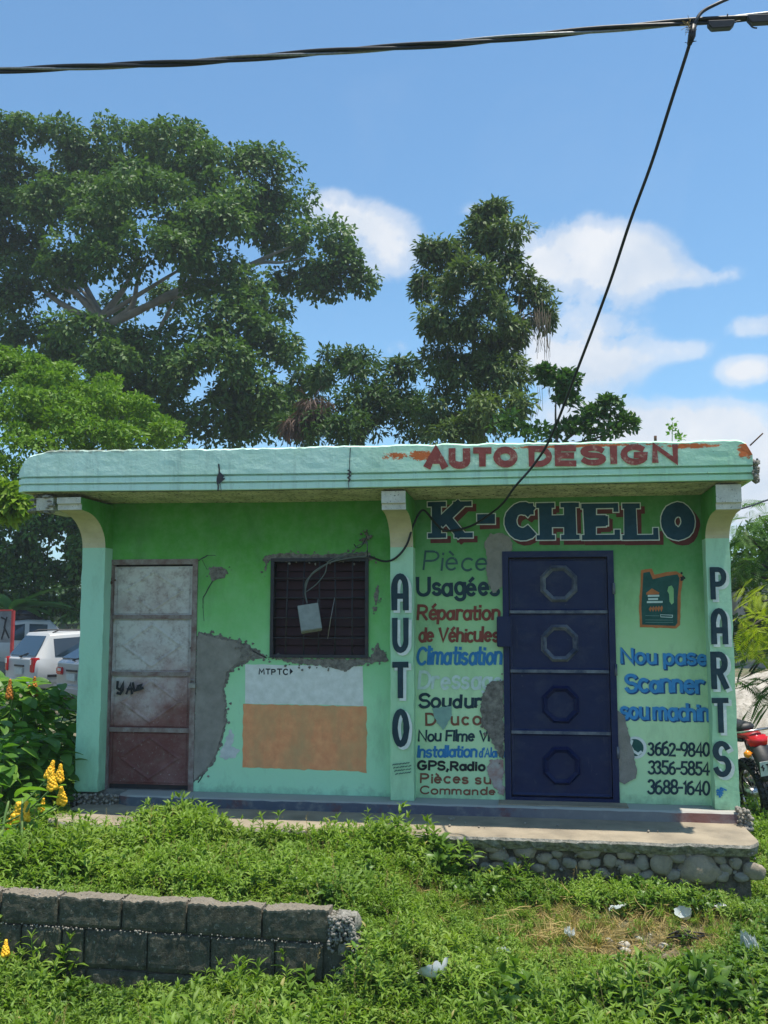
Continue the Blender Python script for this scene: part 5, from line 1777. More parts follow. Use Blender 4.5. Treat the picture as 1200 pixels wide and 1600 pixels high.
def place_leaf(kind, parent, root, p, az, el, s, roll=0):
    o = bpy.data.objects.new('leaf', LEAF[kind]); scene.collection.objects.link(o)
    o.parent = parent; o.location = Vector(p) - Vector(root.location); o.scale = (s, s, s)
    o.rotation_euler = (roll, -el, az)
    return o


def spike_mesh(mat, seed):
    g_ = random.Random(seed)
    bm = bmesh.new()
    for k in range(46):
        f = k / 45
        r = .030 * (1 - f) ** .8 + .006
        if f > .6: r *= .75
        a = k * 2.4
        lump(bm, (math.cos(a) * r * .8, math.sin(a) * r * .8, f * .13), .017 * (1.2 - .6 * f) if f < .65 else .012, k, 1, (1, 1, 1.1))
    me = bpy.data.meshes.new('flower_spike'); bm.to_mesh(me); bm.free(); me.materials.append(mat)
    me.polygons.foreach_set('use_smooth', [True] * len(me.polygons))
    return me


SPK = [spike_mesh(m_flower, 1), spike_mesh(m_flower, 2)]
SPO = spike_mesh(m_oldfl, 3)

FLY = 6.55
fb = thing('flowering_bush', groundhit(10, 1375), 'candle bush with bright yellow flower spikes at the lower left', 'bush')
FL = [(28, 1222, 1.0, -.3), (80, 1205, .95, .25), (93, 1210, .8, -.2), (82, 1222, .95, 0), (97, 1246, 1.0, .35), (64, 1256, .7, .2), (22, 1284, 1.7, .05), (38, 1270, .9, -.15), (39, 1326, .8, 0), (74, 1218, .8, -.35)]
FL = [(76, 1207, 1.0, -.2), (92, 1212, .95, -.1), (82, 1224, 1.0, .05), (97, 1246, 1.0, .3), (64, 1260, .7, .2), (22, 1286, 1.75, .05), (38, 1273, 1.0, -.12), (39, 1328, .75, -.05), (8, 1488, .6, .2)]
rootp = Vector(fb.location)
rs = random.Random(6)
for k, (px, py, s, ln) in enumerate(FL):
    Yk = FLY + rs.uniform(-.2, .2)
    if py > 1450: Yk = 4.75
    q = P(px, py + 8 * s, Yk)
    o = bpy.data.objects.new('flower_spike', SPK[k % 2]); scene.collection.objects.link(o); o.parent = fb
    o.location = q - rootp; s_ = s * .9; o.scale = (s_, s_, s_); o.rotation_euler = (rs.uniform(-.2, .2), ln, rs.uniform(0, 6))
    if py > 1450: continue
    # stalk
    b0_ = Vector((P(-40, 1300, FLY).x + .2 * rs.random(), FLY, rootp.z + .25))
    mid = q.lerp(b0_, .45) + Vector((0, 0, -.05))
    bm = bmesh.new(); tube(bm, smoothpath([b0_, mid, q], 5), .006, 5); fin('flower_stalk', bm, m_stem, fb)
    for j in range(2):
        place_leaf('oval', fb, fb, q.lerp(mid, .3 + .4 * j), rs.uniform(0, 6.28), rs.uniform(-.2, .6), rs.uniform(.09, .16), rs.uniform(-.4, .4))
for k in range(70):
    px, py = rs.uniform(-90, 60), rs.uniform(1225, 1390)
    if py > 1330: px = rs.uniform(-60, 50)
    q = P(px, py, FLY + rs.uniform(-.35, .45))
    if q.z < gz(q.x, q.y) + .03: continue
    place_leaf('oval' if k % 3 else 'round', fb, fb, q, rs.uniform(0, 6.28), rs.uniform(-.5, .5), rs.uniform(.11, .22), rs.uniform(-.5, .5))
for k in range(7):
    bm = bmesh.new()
    a_ = Vector((rootp.x + rs.uniform(-.2, .2), rootp.y + rs.uniform(-.1, .3), rootp.z - .02)); b_ = P(rs.uniform(-60, 60), rs.uniform(1240, 1300), FLY + rs.uniform(-.2, .2))
    tube(bm, smoothpath([a_, a_.lerp(b_, .5) + Vector((rs.uniform(-.06, .06), 0, .03)), b_], 4), [.010] * 8 + [.006], 6); fin('stem', bm, m_stem, fb)

# rank undergrowth between the shop and the parked cars: each bush a thing with its own large leaves
def leaf_bush(name, c, rx, ry, rz, n, kinds, smin, smax, label, cat, seed, group=None, spikes=0):
    root = thing(name, c, label, cat, group)
    g_ = random.Random(seed)
    c = Vector(c)
    for k in range(6):
        bm = bmesh.new(); e = c + Vector((g_.uniform(-.7, .7) * rx, g_.uniform(-.7, .7) * ry, rz * g_.uniform(1.0, 1.7)))
        tube(bm, [c + Vector((g_.uniform(-.1, .1), 0, 0)), c.lerp(e, .5) + Vector((g_.uniform(-.08, .08), 0, 0)), e], [.014, .01, .005], 6); fin('stem', bm, m_stem, root)
    for k in range(n):
        th, ph = g_.uniform(0, 6.28), math.acos(g_.uniform(-.75, 1))
        r = g_.uniform(.55, 1.0)
        d = Vector((math.sin(ph) * math.cos(th), math.sin(ph) * math.sin(th), math.cos(ph)))
        q = c + Vector((0, 0, rz)) + Vector((d.x * rx * r, d.y * ry * r, d.z * rz * r))
        if q.z < gz(q.x, q.y) + .02: continue
        place_leaf(g_.choice(kinds), root, root, q, math.atan2(d.y, d.x) + g_.uniform(-.9, .9), g_.uniform(-.6, .5), g_.uniform(smin, smax), g_.uniform(-.5, .5))
    for k in range(spikes):
        o = bpy.data.objects.new('flower_spike', SPO); scene.collection.objects.link(o); o.parent = root
        o.location = (g_.uniform(-.8, .8) * rx, -ry * .8, rz * g_.uniform(1.2, 2.05)); o.scale = (.9, .9, 1.2)
    return root


gx_ = lambda px, Y: (P(px, 965, Y).x, Y, float(gz(P(px, 965, Y).x, Y)))
leaf_bush('leafy_bush', gx_(20, 8.6), .45, .4, .68, 270, ['oval', 'ovald'], .13, .24, 'leafy bush with rusty orange flower spikes at the left edge before the cars', 'bush', 1, 'bushes left of the shop', 3)
leaf_bush('leafy_bush', gx_(75, 8.9), .36, .35, .66, 260, ['oval', 'ovald', 'round'], .13, .24, 'leafy bush touching the left column of the shop', 'bush', 2, 'bushes left of the shop', 2)
leaf_bush('leafy_bush', gx_(-45, 9.0), .5, .4, .7, 200, ['ovald', 'oval'], .13, .24, 'leafy bush cut by the left edge of the view', 'bush', 3, 'bushes left of the shop', 1)
leaf_bush('leafy_bush', gx_(55, 7.75), .38, .25, .42, 200, ['ovald'], .12, .2, 'dark low bush in the shade beside the slab', 'bush', 4, 'bushes left of the shop')
leaf_bush('leafy_bush', gx_(-5, 7.4), .4, .3, .42, 180, ['ovald', 'oval'], .12, .2, 'dark low bush behind the yellow flower spikes', 'bush', 5, 'bushes left of the shop')

# ------------------------------------------------------------------ foliage masses for trees
def leafcloud(centres, radii, nper, L, W, seed, droop=.5, flat=.8, up=.5):
    """leaves on small domes: centres (N,3), radii (N,)"""
    g = np.random.default_rng(seed)
    N_ = len(centres)
    tot = N_ * nper
    ci = np.repeat(np.arange(N_), nper)
    e = g.normal(0, 1, (tot, 3)); e[:, 2] = e[:, 2] * .9 + up
    e /= np.linalg.norm(e, axis=1)[:, None]
    rad = radii[ci] * g.uniform(.55, 1.05, tot)
    pos = centres[ci] + e * rad[:, None] * np.array([1, 1, flat])
    d = e * .8 + g.normal(0, .55, (tot, 3)); d[:, 2] -= droop
    d /= np.linalg.norm(d, axis=1)[:, None]
    nn = e + np.array([0, 0, .5]) + g.normal(0, .35, (tot, 3))
    s = np.cross(d, nn); s /= np.linalg.norm(s, axis=1)[:, None] + 1e-9
    n2 = np.cross(s, d)
    sz = g.uniform(.65, 1.25, tot)[:, None]
    b = pos
    mid = pos + d * L * sz * .5
    l = mid + s * W * sz * .5 + n2 * W * sz * .15
    r = mid - s * W * sz * .5 + n2 * W * sz * .15
    tip = pos + d * L * sz - n2 * L * sz * .12
    V = np.stack([b, l, tip, r], 1).reshape(-1, 3)
    i0 = np.arange(tot) * 4
    T = np.stack([np.stack([i0, i0 + 2, i0 + 1], -1), np.stack([i0, i0 + 3, i0 + 2], -1)], 1).reshape(-1, 3)
    return V, T


def lobe_clusters(lobes, Yc, dens, cr, seed, px=True, depthk=1.0, shell=(.7, 1.0), botcut=-.6):
    """lobes: (px, py, rx, ry, dY) measured in the picture -> cluster centres on the lobe shells"""
    g = np.random.default_rng(seed)
    C_, Rr = [], []
    for (px_, py_, rx, ry, dY) in lobes:
        Y_ = Yc + dY
        c = P(px_, py_, Y_)
        s = F / ((c - CAM).dot(FWD))
        ax, az_ = rx / s, ry / s
        ax = max(ax * .45, ax - .35 * cr); az_ = max(az_ * .45, az_ - .35 * cr)
        ay = (ax + az_) / 2 * depthk
        n = max(5, int(dens * (ax * az_ + ax * ay + az_ * ay) / 3 * 4))
        e = g.normal(0, 1, (n * 2, 3)); e /= np.linalg.norm(e, axis=1)[:, None]
        e = e[e[:, 2] > botcut][:n]
        rr_ = g.uniform(shell[0], shell[1], len(e))[:, None]
        C_.append(np.array([c.x, c.y, c.z]) + e * rr_ * np.array([ax, ay, az_]) * (1 - .0))
        Rr.append(cr * g.uniform(.6, 1.25, len(e)))
    return np.concatenate(C_), np.concatenate(Rr)


def tree(name, label, lobes, Yc, base_px, mat, seed, dens=2.2, cr=.55, nper=90, L=.22, W=.11, limbs=(), trunk_r=.5, depthk=1.0, bark=None, group=None, droop=.5, flat=.8, cat='tree', shell=(.7, 1.0), up=.5):
    b = P(base_px, 965, Yc)
    b = Vector((b.x, Yc, float(gz(b.x, Yc))))
    root = thing(name, b, label, cat, group)
    C_, Rr = lobe_clusters(lobes, Yc, dens, cr, seed, depthk=depthk, shell=shell)
    V, T = leafcloud(C_, Rr, nper, L, W, seed + 1, droop, flat, up)
    cro = link('crown', np_mesh('crown', V, T, mat), root)
    bm = bmesh.new()
    first = limbs[0][0] if limbs else (lobes[0][0], lobes[0][1])
    top = P(first[0], first[1], Yc)
    tube(bm, smoothpath([b - Vector((0, 0, .2)), b.lerp(top, .5) + Vector((.2, 0, 0)), top], 5), [trunk_r * (1 - .045 * i) for i in range(11)], 10)
    fin('trunk', bm, bark or m_bark, root, smooth=True)
    for lm in limbs:
        pts = [P(a, c, Yc + (lm[-1] if isinstance(lm[-1], (int, float)) else 0) * i / 3) for i, (a, c) in enumerate([q for q in lm if isinstance(q, tuple)])]
        bm = bmesh.new(); sp__ = smoothpath(pts, 5)
        r0 = trunk_r * .3
        tube(bm, sp__, [r0 * (1 - .85 * i / (len(sp__) - 1)) for i in range(len(sp__))], 8)
        fin('limb', bm, bark or m_bark, root, smooth=True)
    return root


m_bark = M('grey_bark', (.3, .28, .25), .9, (.17, .16, .14), 2.5, .66, (.08, .08, .07), .5, 9)
m_dbark = M('dark_bark', (.09, .075, .06), .95, (.05, .045, .04), 3, None, bump=.5, bscale=12)
m_leafA = leafmat('big_tree_leaf', (.042, .1, .022), (.105, .19, .042), .3, .5)
m_leafB = leafmat('bright_tree_leaf', (.075, .17, .016), (.16, .28, .03), .32, .5)
m_leafC = leafmat('vine_tree_leaf', (.055, .1, .028), (.13, .19, .055), .3, .45)
m_leafD = leafmat('dark_tree_leaf', (.035, .08, .022), (.075, .14, .038), .28, .5)
m_leafE = leafmat('almond_leaf', (.035, .1, .016), (.08, .17, .03), .25, .4)
m_leafF = leafmat('thicket_leaf', (.035, .09, .018), (.13, .26, .045), .25, .45)

big_lobes = [(275, 232, 72, 48, 0), (330, 262, 62, 42, -1), (190, 238, 90, 50, 1), (60, 240, 95, 52, 0), (-40, 300, 80, 70, 0), (400, 275, 62, 46, 0), (440, 320, 52, 40, 1), (225, 330, 115, 60, -3),
             (330, 370, 85, 55, -3), (120, 330, 95, 60, -1), (30, 350, 75, 60, 0), (420, 360, 55, 40, 0), (500, 375, 55, 40, 0), (540, 418, 44, 36, 0), (485, 425, 42, 30, 0), (455, 385, 40, 35, 2), (230, 400, 110, 50, -4), (130, 410, 75, 40, -2), (60, 440, 60, 45, 0), (-20, 470, 70, 60, 0),
             (350, 450, 80, 50, -2), (420, 470, 40, 40, -1), (380, 520, 70, 60, -3), (430, 560, 45, 60, -2), (330, 600, 90, 70, -4), (240, 560, 90, 50, -2), (140, 555, 80, 40, 0), (50, 545, 80, 45, 0), (400, 640, 70, 55, -3), (440, 650, 60, 50, -1), (300, 670, 110, 50, -3), (180, 640, 110, 60, -1), (340, 320, 60, 45, -2), (270, 480, 50, 30, 3), (180, 490, 40, 25, 3), (560, 440, 22, 20, 0), (450, 440, 25, 20, 1), (505, 450, 30, 16, 0), (160, 280, 70, 36, 1), (250, 285, 80, 36, 0), (60, 300, 70, 36, 1), (380, 330, 50, 40, 1), (200, 570, 80, 40, -5), (130, 520, 60, 24, -5), (20, 400, 60, 40, 1), (100, 660, 90, 60, 1)]
big_limbs = [[(165, 505), (155, 500), (250, 440), (300, 410), 0], [(155, 500), (120, 460), (80, 440), (50, 420), 0], [(155, 500), (200, 440), (215, 380), 1], [(165, 510), (220, 485), (270, 455), (330, 445), 0], [(165, 510), (205, 480), (215, 440), (230, 400), 0], [(180, 590), (235, 540), (262, 490), (290, 440), 0], [(160, 500), (130, 440), (110, 400), 1], [(165, 510), (250, 470), (330, 445), (400, 412), (440, 410), (480, 402), 0], [(330, 445), (380, 420), (420, 400), (455, 385), 0], [(160, 510), (105, 480), (70, 455), (60, 430), 0], [(250, 468), (285, 450), (300, 430), (295, 400), 0], [(165, 510), (145, 475), (115, 440), 0]]
tree('broadleaf_tree', 'huge spreading broadleaf tree with pale limbs filling the upper left', big_lobes, 33, 200, m_leafA, 10, dens=2.9, cr=.62, nper=150, L=.21, W=.125, limbs=big_limbs, trunk_r=.55, droop=.55)
lo2 = [(-10, 572, 90, 32, 0), (70, 590, 70, 28, 0), (140, 612, 60, 26, 0), (205, 640, 50, 24, 0), (250, 672, 34, 20, 0), (20, 590, 90, 40, 0), (100, 610, 90, 36, -1), (180, 640, 70, 32, -1), (235, 672, 45, 24, -1), (60, 650, 110, 40, -2), (150, 690, 100, 32, -2), (10, 700, 80, 40, -3), (-60, 620, 90, 60, 0), (50, 735, 60, 28, -3), (20, 760, 45, 30, -3), (-20, 790, 50, 40, -2), (220, 700, 60, 20, 0)]
tree('rain_tree', 'fresh green tree with layered foliage at the left above the roof corner', lo2, 20, -160, m_leafB, 20, dens=8.5, cr=.36, nper=120, L=.12, W=.065, limbs=[[(-140, 790), (-40, 700), (100, 660), 0], [(-140, 790), (-60, 690), (20, 620), 0]], trunk_r=.2, bark=m_dbark, flat=.55, droop=.25, up=.9)
lo3 = [(525, 590, 50, 45, 0), (570, 620, 45, 50, -1), (480, 610, 40, 40, 1), (620, 610, 34, 45, 0), (600, 660, 60, 45, -1), (520, 680, 60, 40, -2), (455, 680, 40, 35, 0), (650, 660, 40, 50, 0), (560, 570, 25, 28, 0), (625, 580, 22, 22, 0)]
tree('dark_tree', 'dark green tree with a withered brown clump behind the middle of the roof', lo3, 27, 560, m_leafD, 30, dens=5.5, cr=.42, nper=110, L=.21, W=.075, limbs=[[(560, 680), (560, 620), (545, 570), 0], [(560, 680), (610, 640), (625, 590), 0]], trunk_r=.3, bark=m_dbark, droop=.5)
lo4 = [(765, 350, 32, 28, 0), (790, 375, 38, 40, 0), (735, 385, 45, 40, 0), (685, 410, 32, 30, 0), (680, 450, 34, 40, 0), (735, 450, 55, 50, -1), (795, 440, 40, 50, 0), (835, 480, 28, 36, 0), (700, 510, 45, 50, -1), (760, 520, 60, 55, -1), (810, 540, 35, 45, 0), (690, 560, 35, 35, 0), (730, 590, 60, 50, -1), (790, 600, 48, 45, -1), (715, 650, 70, 45, -1), (780, 655, 60, 45, -2), (690, 680, 50, 30, -2), (775, 330, 14, 16, 0), (755, 340, 10, 22, 0), (852, 500, 12, 20, 0), (675, 395, 18, 16, 0)]
vt = tree('vine_covered_tree', 'tall narrow tree wrapped in vines behind the right half of the roof', lo4, 25, 745, m_leafC, 40, dens=7.5, cr=.34, nper=115, L=.2, W=.07, limbs=[[(745, 640), (740, 500), (750, 400), 0], [(745, 560), (800, 500), (830, 470), 0]], trunk_r=.3, bark=m_dbark, droop=.7)
rs = random.Random(31)
bm = bmesh.new()
for k in range(90):
    px, py = (rs.uniform(660, 860), rs.uniform(430, 640)) if k % 3 else (rs.gauss(845, 9), rs.uniform(480, 500))
    q = P(px, py, 24.2 + rs.uniform(-.6, .6)); l = rs.uniform(.3, 1.3)
    tube(bm, [q, q + Vector((rs.uniform(-.08, .08), 0, -l * .5)), q + Vector((rs.uniform(-.1, .1), 0, -l))], .0045, 4)
fin('hanging_vines', bm, m_rust if False else M('dry_vine', (.12, .1, .07), .9, (.12, .09, .06), 5, None, bump=0), vt)['kind'] = 'stuff'
# withered brown clump in the dark tree
dt = [o for o in bpy.data.objects if o.name == 'dark_tree'][0]
g = np.random.default_rng(77)
m_dead = leafmat('withered_leaf', (.09, .06, .05), (.18, .13, .1), .1, .9)
cc, rr_ = lobe_clusters([(497, 650, 40, 20, 0), (490, 632, 30, 12, 0), (470, 668, 24, 20, 0)], 25.2, 5, .25, 5)
V, T = leafcloud(cc, rr_, 60, .42, .035, 7, 1.6, .7, .3)
link('withered_clump', np_mesh('withered_clump', V, T, m_dead), dt, 'dead brown drooping leaves')
lo5 = [(872, 600, 20, 18, 0), (885, 625, 16, 14, 0), (800, 672, 40, 26, 0), (850, 680, 45, 24, 0), (900, 668, 30, 26, 0), (925, 650, 26, 12, 0), (950, 636, 16, 6, 0), (945, 680, 40, 12, 0), (975, 664, 16, 6, 0), (850, 585, 8, 10, 0), (890, 596, 8, 8, 0)]
tree('almond_tree', 'small tree with stiff rounded leaves just right of the vine covered tree', lo5, 19, 870, m_leafE, 50, dens=9, cr=.2, nper=46, L=.15, W=.08, limbs=[[(870, 690), (868, 640), (872, 600), 0], [(880, 690), (920, 660), (955, 634), 0], [(890, 695), (940, 682), (985, 662), 0]], trunk_r=.1, bark=m_dbark, droop=.0, shell=(.3, 1.0))
# thicket under the left end of the roof
lo6 = [(80, 800, 30, 30, 0), (105, 840, 24, 50, 0), (50, 830, 40, 40, 0), (10, 850, 40, 50, 0), (110, 900, 22, 40, 0), (70, 890, 34, 40, 0), (20, 910, 50, 40, 0), (100, 950, 30, 30, 0), (40, 950, 60, 30, 0), (-50, 880, 60, 80, 0), (150, 880, 40, 80, 0)]
tree('vine_thicket', 'dark vine-hung thicket behind the parked cars', lo6, 34, 60, m_leafF, 60, dens=6.5, cr=.38, nper=90, L=.22, W=.14, limbs=[[(60, 960), (70, 880), (90, 810), 0]], trunk_r=.2, bark=m_dbark, droop=.6)
lo7 = [(300, 900, 120, 120, 0), (450, 900, 110, 120, 2), (600, 890, 120, 120, 1), (760, 900, 120, 110, 0), (900, 900, 110, 110, 3), (1040, 905, 100, 100, 1)]
tree('background_tree', 'broad tree mass hidden mostly behind the shop', lo7, 40, 600, m_leafD, 70, dens=.6, cr=.9, nper=60, L=.35, W=.2, trunk_r=.4, bark=m_dbark)
# bright sprays of leaves near the left edge, closer to the shop
lo8 = [(14, 775, 26, 18, 0), (8, 805, 20, 16, 0), (30, 790, 12, 10, 0), (-30, 780, 30, 30, 0)]
m_leafG = leafmat('yellowgreen_leaf', (.13, .24, .015), (.24, .34, .03), .35, .5)  # yellow-green leaves, paler than the trees behind
tree('young_tree', 'yellow-green leaf sprays at the left edge under the roof corner', lo8, 12.5, -200, m_leafG, 80, dens=11, cr=.12, nper=44, L=.16, W=.08, limbs=[[(-190, 860), (-90, 800), (10, 785), 0]], trunk_r=.05, bark=m_dbark, droop=.4)

# banana plant: long arching leaves, each a part
ban = thing('banana_plant', (P(20, 965, 30).x, 30, -.3), 'banana plant with long arching leaves behind the cars', 'plant')
m_ban = leafmat('banana_leaf', (.04, .12, .02), (.08, .2, .035), .35, .4, obj=True)
LB = leafobj('leaf', 12, lambda t_: .09 * math.sin(math.pi * min(1, t_ * .93 + .05)) ** .6, .55, m_ban, .25)
bm = bmesh.new(); tube(bm, [ban.location, Vector(ban.location) + Vector((0, 0, 2.3))], [.13, .08], 8); fin('stem', bm, m_stem, ban)
for k in range(9):
    o = bpy.data.objects.new('leaf', LB); scene.collection.objects.link(o); o.parent = ban
    o.location = (0, -.1, 2.1); s = random.uniform(1.5, 2.1); o.scale = (s, s * 1.6, s); o.rotation_euler = (0, -random.uniform(.3, .9), -1.2 + k * .55 if k else -.3)

# feathery acacia to the right of the shop: fronds are parts
def frond_mesh(mat, pairs=13, seed=0):
    V, Ff, n0 = [], [], 0
    for k in range(pairs):
        t_ = .12 + .86 * k / (pairs - 1)
        z = -.22 * t_ * t_
        l = .34 * math.sin(math.pi * (t_ * .85 + .12)) + .04
        for sgn in (-1, 1):
            b = np.array([t_, 0, z]); tip = b + np.array([l * .55, sgn * l * .8, -.08 * l]); w_ = np.array([.035, 0, 0])
            m_ = (b + tip) / 2
            V += [b, m_ + w_ * .8, tip, m_ - w_ * .8]; Ff += [[n0, n0 + 1, n0 + 2], [n0, n0 + 2, n0 + 3]]; n0 += 4
    V += [np.array([0, -.006, 0]), np.array([0, .006, 0]), np.array([1, .002, -.22]), np.array([.5, 0, -.04])]
    Ff += [[n0, n0 + 1, n0 + 3], [n0 + 1, n0 + 2, n0 + 3]]
    return np_mesh('frond', V, Ff, mat)


m_fr1 = leafmat('feathery_leaf', (.05, .13, .02), (.1, .2, .035), .35, .5, obj=True)
m_fr2 = leafmat('yellow_feathery_leaf', (.22, .3, .015), (.34, .4, .03), .4, .5, obj=True)
FRA, FRB = frond_mesh(m_fr1), frond_mesh(m_fr2)


def frond_tree(label, c_px, Y, boxes, seed, zg, smin, smax):
    root = thing('acacia_tree', (P(c_px, 965, Y).x, Y + .2, zg), label, 'tree', 'feathery trees right of the shop')
    g_ = random.Random(seed)
    hub = P(c_px, 960, Y + .2)
    bm = bmesh.new(); tube(bm, smoothpath([root.location, Vector(root.location).lerp(hub, .6) + Vector((.1, 0, 0)), hub + Vector((0, 0, .5))], 4), [.09 - .006 * i for i in range(9)], 8); fin('trunk', bm, m_dbark, root, smooth=True)
    for (x0_, x1_, y0_, y1_, n, me) in boxes:
        for k in range(n):
            q = P(g_.uniform(x0_, x1_), g_.uniform(y0_, y1_), Y + g_.uniform(-.5, .5))
            o = bpy.data.objects.new('frond', me); scene.collection.objects.link(o); o.parent = root
            o.location = q - Vector(root.location); s = g_.uniform(smin, smax); o.scale = (s, s, s)
            o.rotation_euler = (g_.uniform(-.5, .5), g_.uniform(-.2, .9), g_.uniform(0, 6.28))
        for k in range(max(1, n // 16)):
            q = P(g_.uniform(x0_, x1_), g_.uniform(y0_, y1_), Y)
            bm = bmesh.new(); tube(bm, smoothpath([hub, hub.lerp(q, .5) + Vector((0, 0, .1)), q], 4), [.03 - .0025 * i for i in range(9)], 6); fin('branch', bm, m_dbark, root)
    return root


frond_tree('grey-green feathery acacia rising right of the lettered column', 1262, 12.0, [(1148, 1290, 800, 900, 150, FRA), (1165, 1290, 780, 820, 30, FRA), (1150, 1180, 820, 900, 14, FRA), (1148, 1290, 1000, 1110, 80, FRA), (1180, 1290, 870, 960, 60, FRA)], 1, -.4, .22, .4)
frond_tree('yellow-green feathery branch in sunlight right of the lettered column', 1270, 10.8, [(1150, 1270, 925, 1010, 75, FRB), (1160, 1250, 900, 930, 10, FRB), (1160, 1250, 1010, 1030, 10, FRB)], 2, -.4, .2, .34)
lo9 = [(1165, 950, 30, 70, 0), (1160, 880, 30, 50, 0), (1190, 860, 46, 50, 0), (1170, 1010, 30, 30, 0), (1230, 920, 60, 60, 0), (1200, 990, 60, 40, 0), (1270, 850, 60, 60, 0), (1300, 960, 60, 90, 0)]
tree('dark_shrub', 'dark shrub mass behind the feathery branches', lo9, 17, 1230, m_leafD, 90, dens=8, cr=.24, nper=60, L=.14, W=.07, trunk_r=.08, bark=m_dbark)
# rubble heap and pale track behind at the right
m_heap = M('pale_gravel', (.5, .46, .4), .95, (.3, .27, .22), 9, .58, (.12, .1, .08), 1.0, 25)
bm = bmesh.new()
c = P(1235, 1080, 15); vs = []
n = 40
for i in range(n + 1):
    row = []
    for k in range(n + 1):
        u, v = i / n * 2 - 1, k / n * 2 - 1
        r = math.hypot(u, v)
        h = max(0, 1 - r) ** .8 * 1.55 * (1 + .2 * fbm((u * 3, v * 3, 0))) + .06 * fbm((u * 14, v * 14, 2)) * (r < 1)
        row.append(bm.verts.new((c.x + u * 2.6, 15 + v * 2.2, -.44 + h)))
    vs.append(row)
for i in range(n):
    for k in range(n): bm.faces.new((vs[i][k], vs[i + 1][k], vs[i + 1][k + 1], vs[i][k + 1]))
heap = fin('gravel_heap', bm, m_heap, None, smooth=False)
tag(heap, 'pale heap of gravel and rubble behind the motorcycle', 'gravel heap', kind='stuff')

# far tree line closing the horizon
g = np.random.default_rng(91)
cs = []
for k in range(150):
    a = g.uniform(-1.25, 1.25) - YAW
    d = g.uniform(75, 110)
    cs.append((math.sin(a) * d, math.cos(a) * d, g.uniform(0, 3.5) + 1.0))
cs = np.array(cs); rad = g.uniform(2.0, 3.6, len(cs))
V, T = leafcloud(cs, rad, 160, 1.1, .7, 92, .2, .8, .3)
tag(link('distant_trees', np_mesh('distant_trees', V, T, m_leafD)), 'far line of trees along the horizon', kind='stuff')

# small plants rooted on the roof edge
def roof_sprig(px, py_top, py_base, label, seed):
    q = P(px, py_base, 7.5)
    root = thing('roof_sprig', q, label, 'plant')
    top = P(px + 1, py_top, 7.5)
    bm = bmesh.new(); tube(bm, [q - Vector((0, 0, .03)), q.lerp(top, .5), top], .003, 5); fin('stem', bm, m_stem, root)
    V, T = leafcloud(np.array([list(q.lerp(top, f)) for f in (.3, .5, .7, .85, 1)]), np.array([.03] * 5), 7, .035, .018, seed, .0)
    link('leaves', np_mesh('leaves', V, T, m_leafB), root)


roof_sprig(1050, 660, 688, 'slender sprig growing on the roof behind the last letters', 1)
roof_sprig(1062, 682, 690, 'tiny seedling at the foot of the slender roof sprig', 2)

# ------------------------------------------------------------------ parked vehicles
m_white_car = M('white_car_paint', (.46, .47, .475), .3, (.4, .41, .41), 1, None, bump=0, coords='obj', spec=.5)
m_silver = M('silver_car_paint', (.42, .44, .46), .28, (.38, .4, .42), 1, None, bump=0, coords='obj', metal=.4, spec=.5)
m_glass, t = newmat('dark_car_glass')
t.b.inputs['Base Color'].default_value = (.015, .03, .045, 1); t.b.inputs['Roughness'].default_value = .06; t.b.inputs['Specular IOR Level'].default_value = .9
m_red, t = newmat('red_lamp')
t.b.inputs['Base Color'].default_value = (.55, .015, .02, 1); t.b.inputs['Roughness'].default_value = .2
m_lampw, t = newmat('clear_lamp')
t.b.inputs['Base Color'].default_value = (.6, .6, .6, 1); t.b.inputs['Roughness'].default_value = .15
m_plate = M('licence_plate', (.55, .58, .55), .5, (.4, .45, .45), 30, None, bump=0, coords='obj')
m_wheel = M('alloy_wheel', (.3, .3, .31), .35, (.2, .2, .2), 20, None, bump=0, metal=.8, coords='obj')


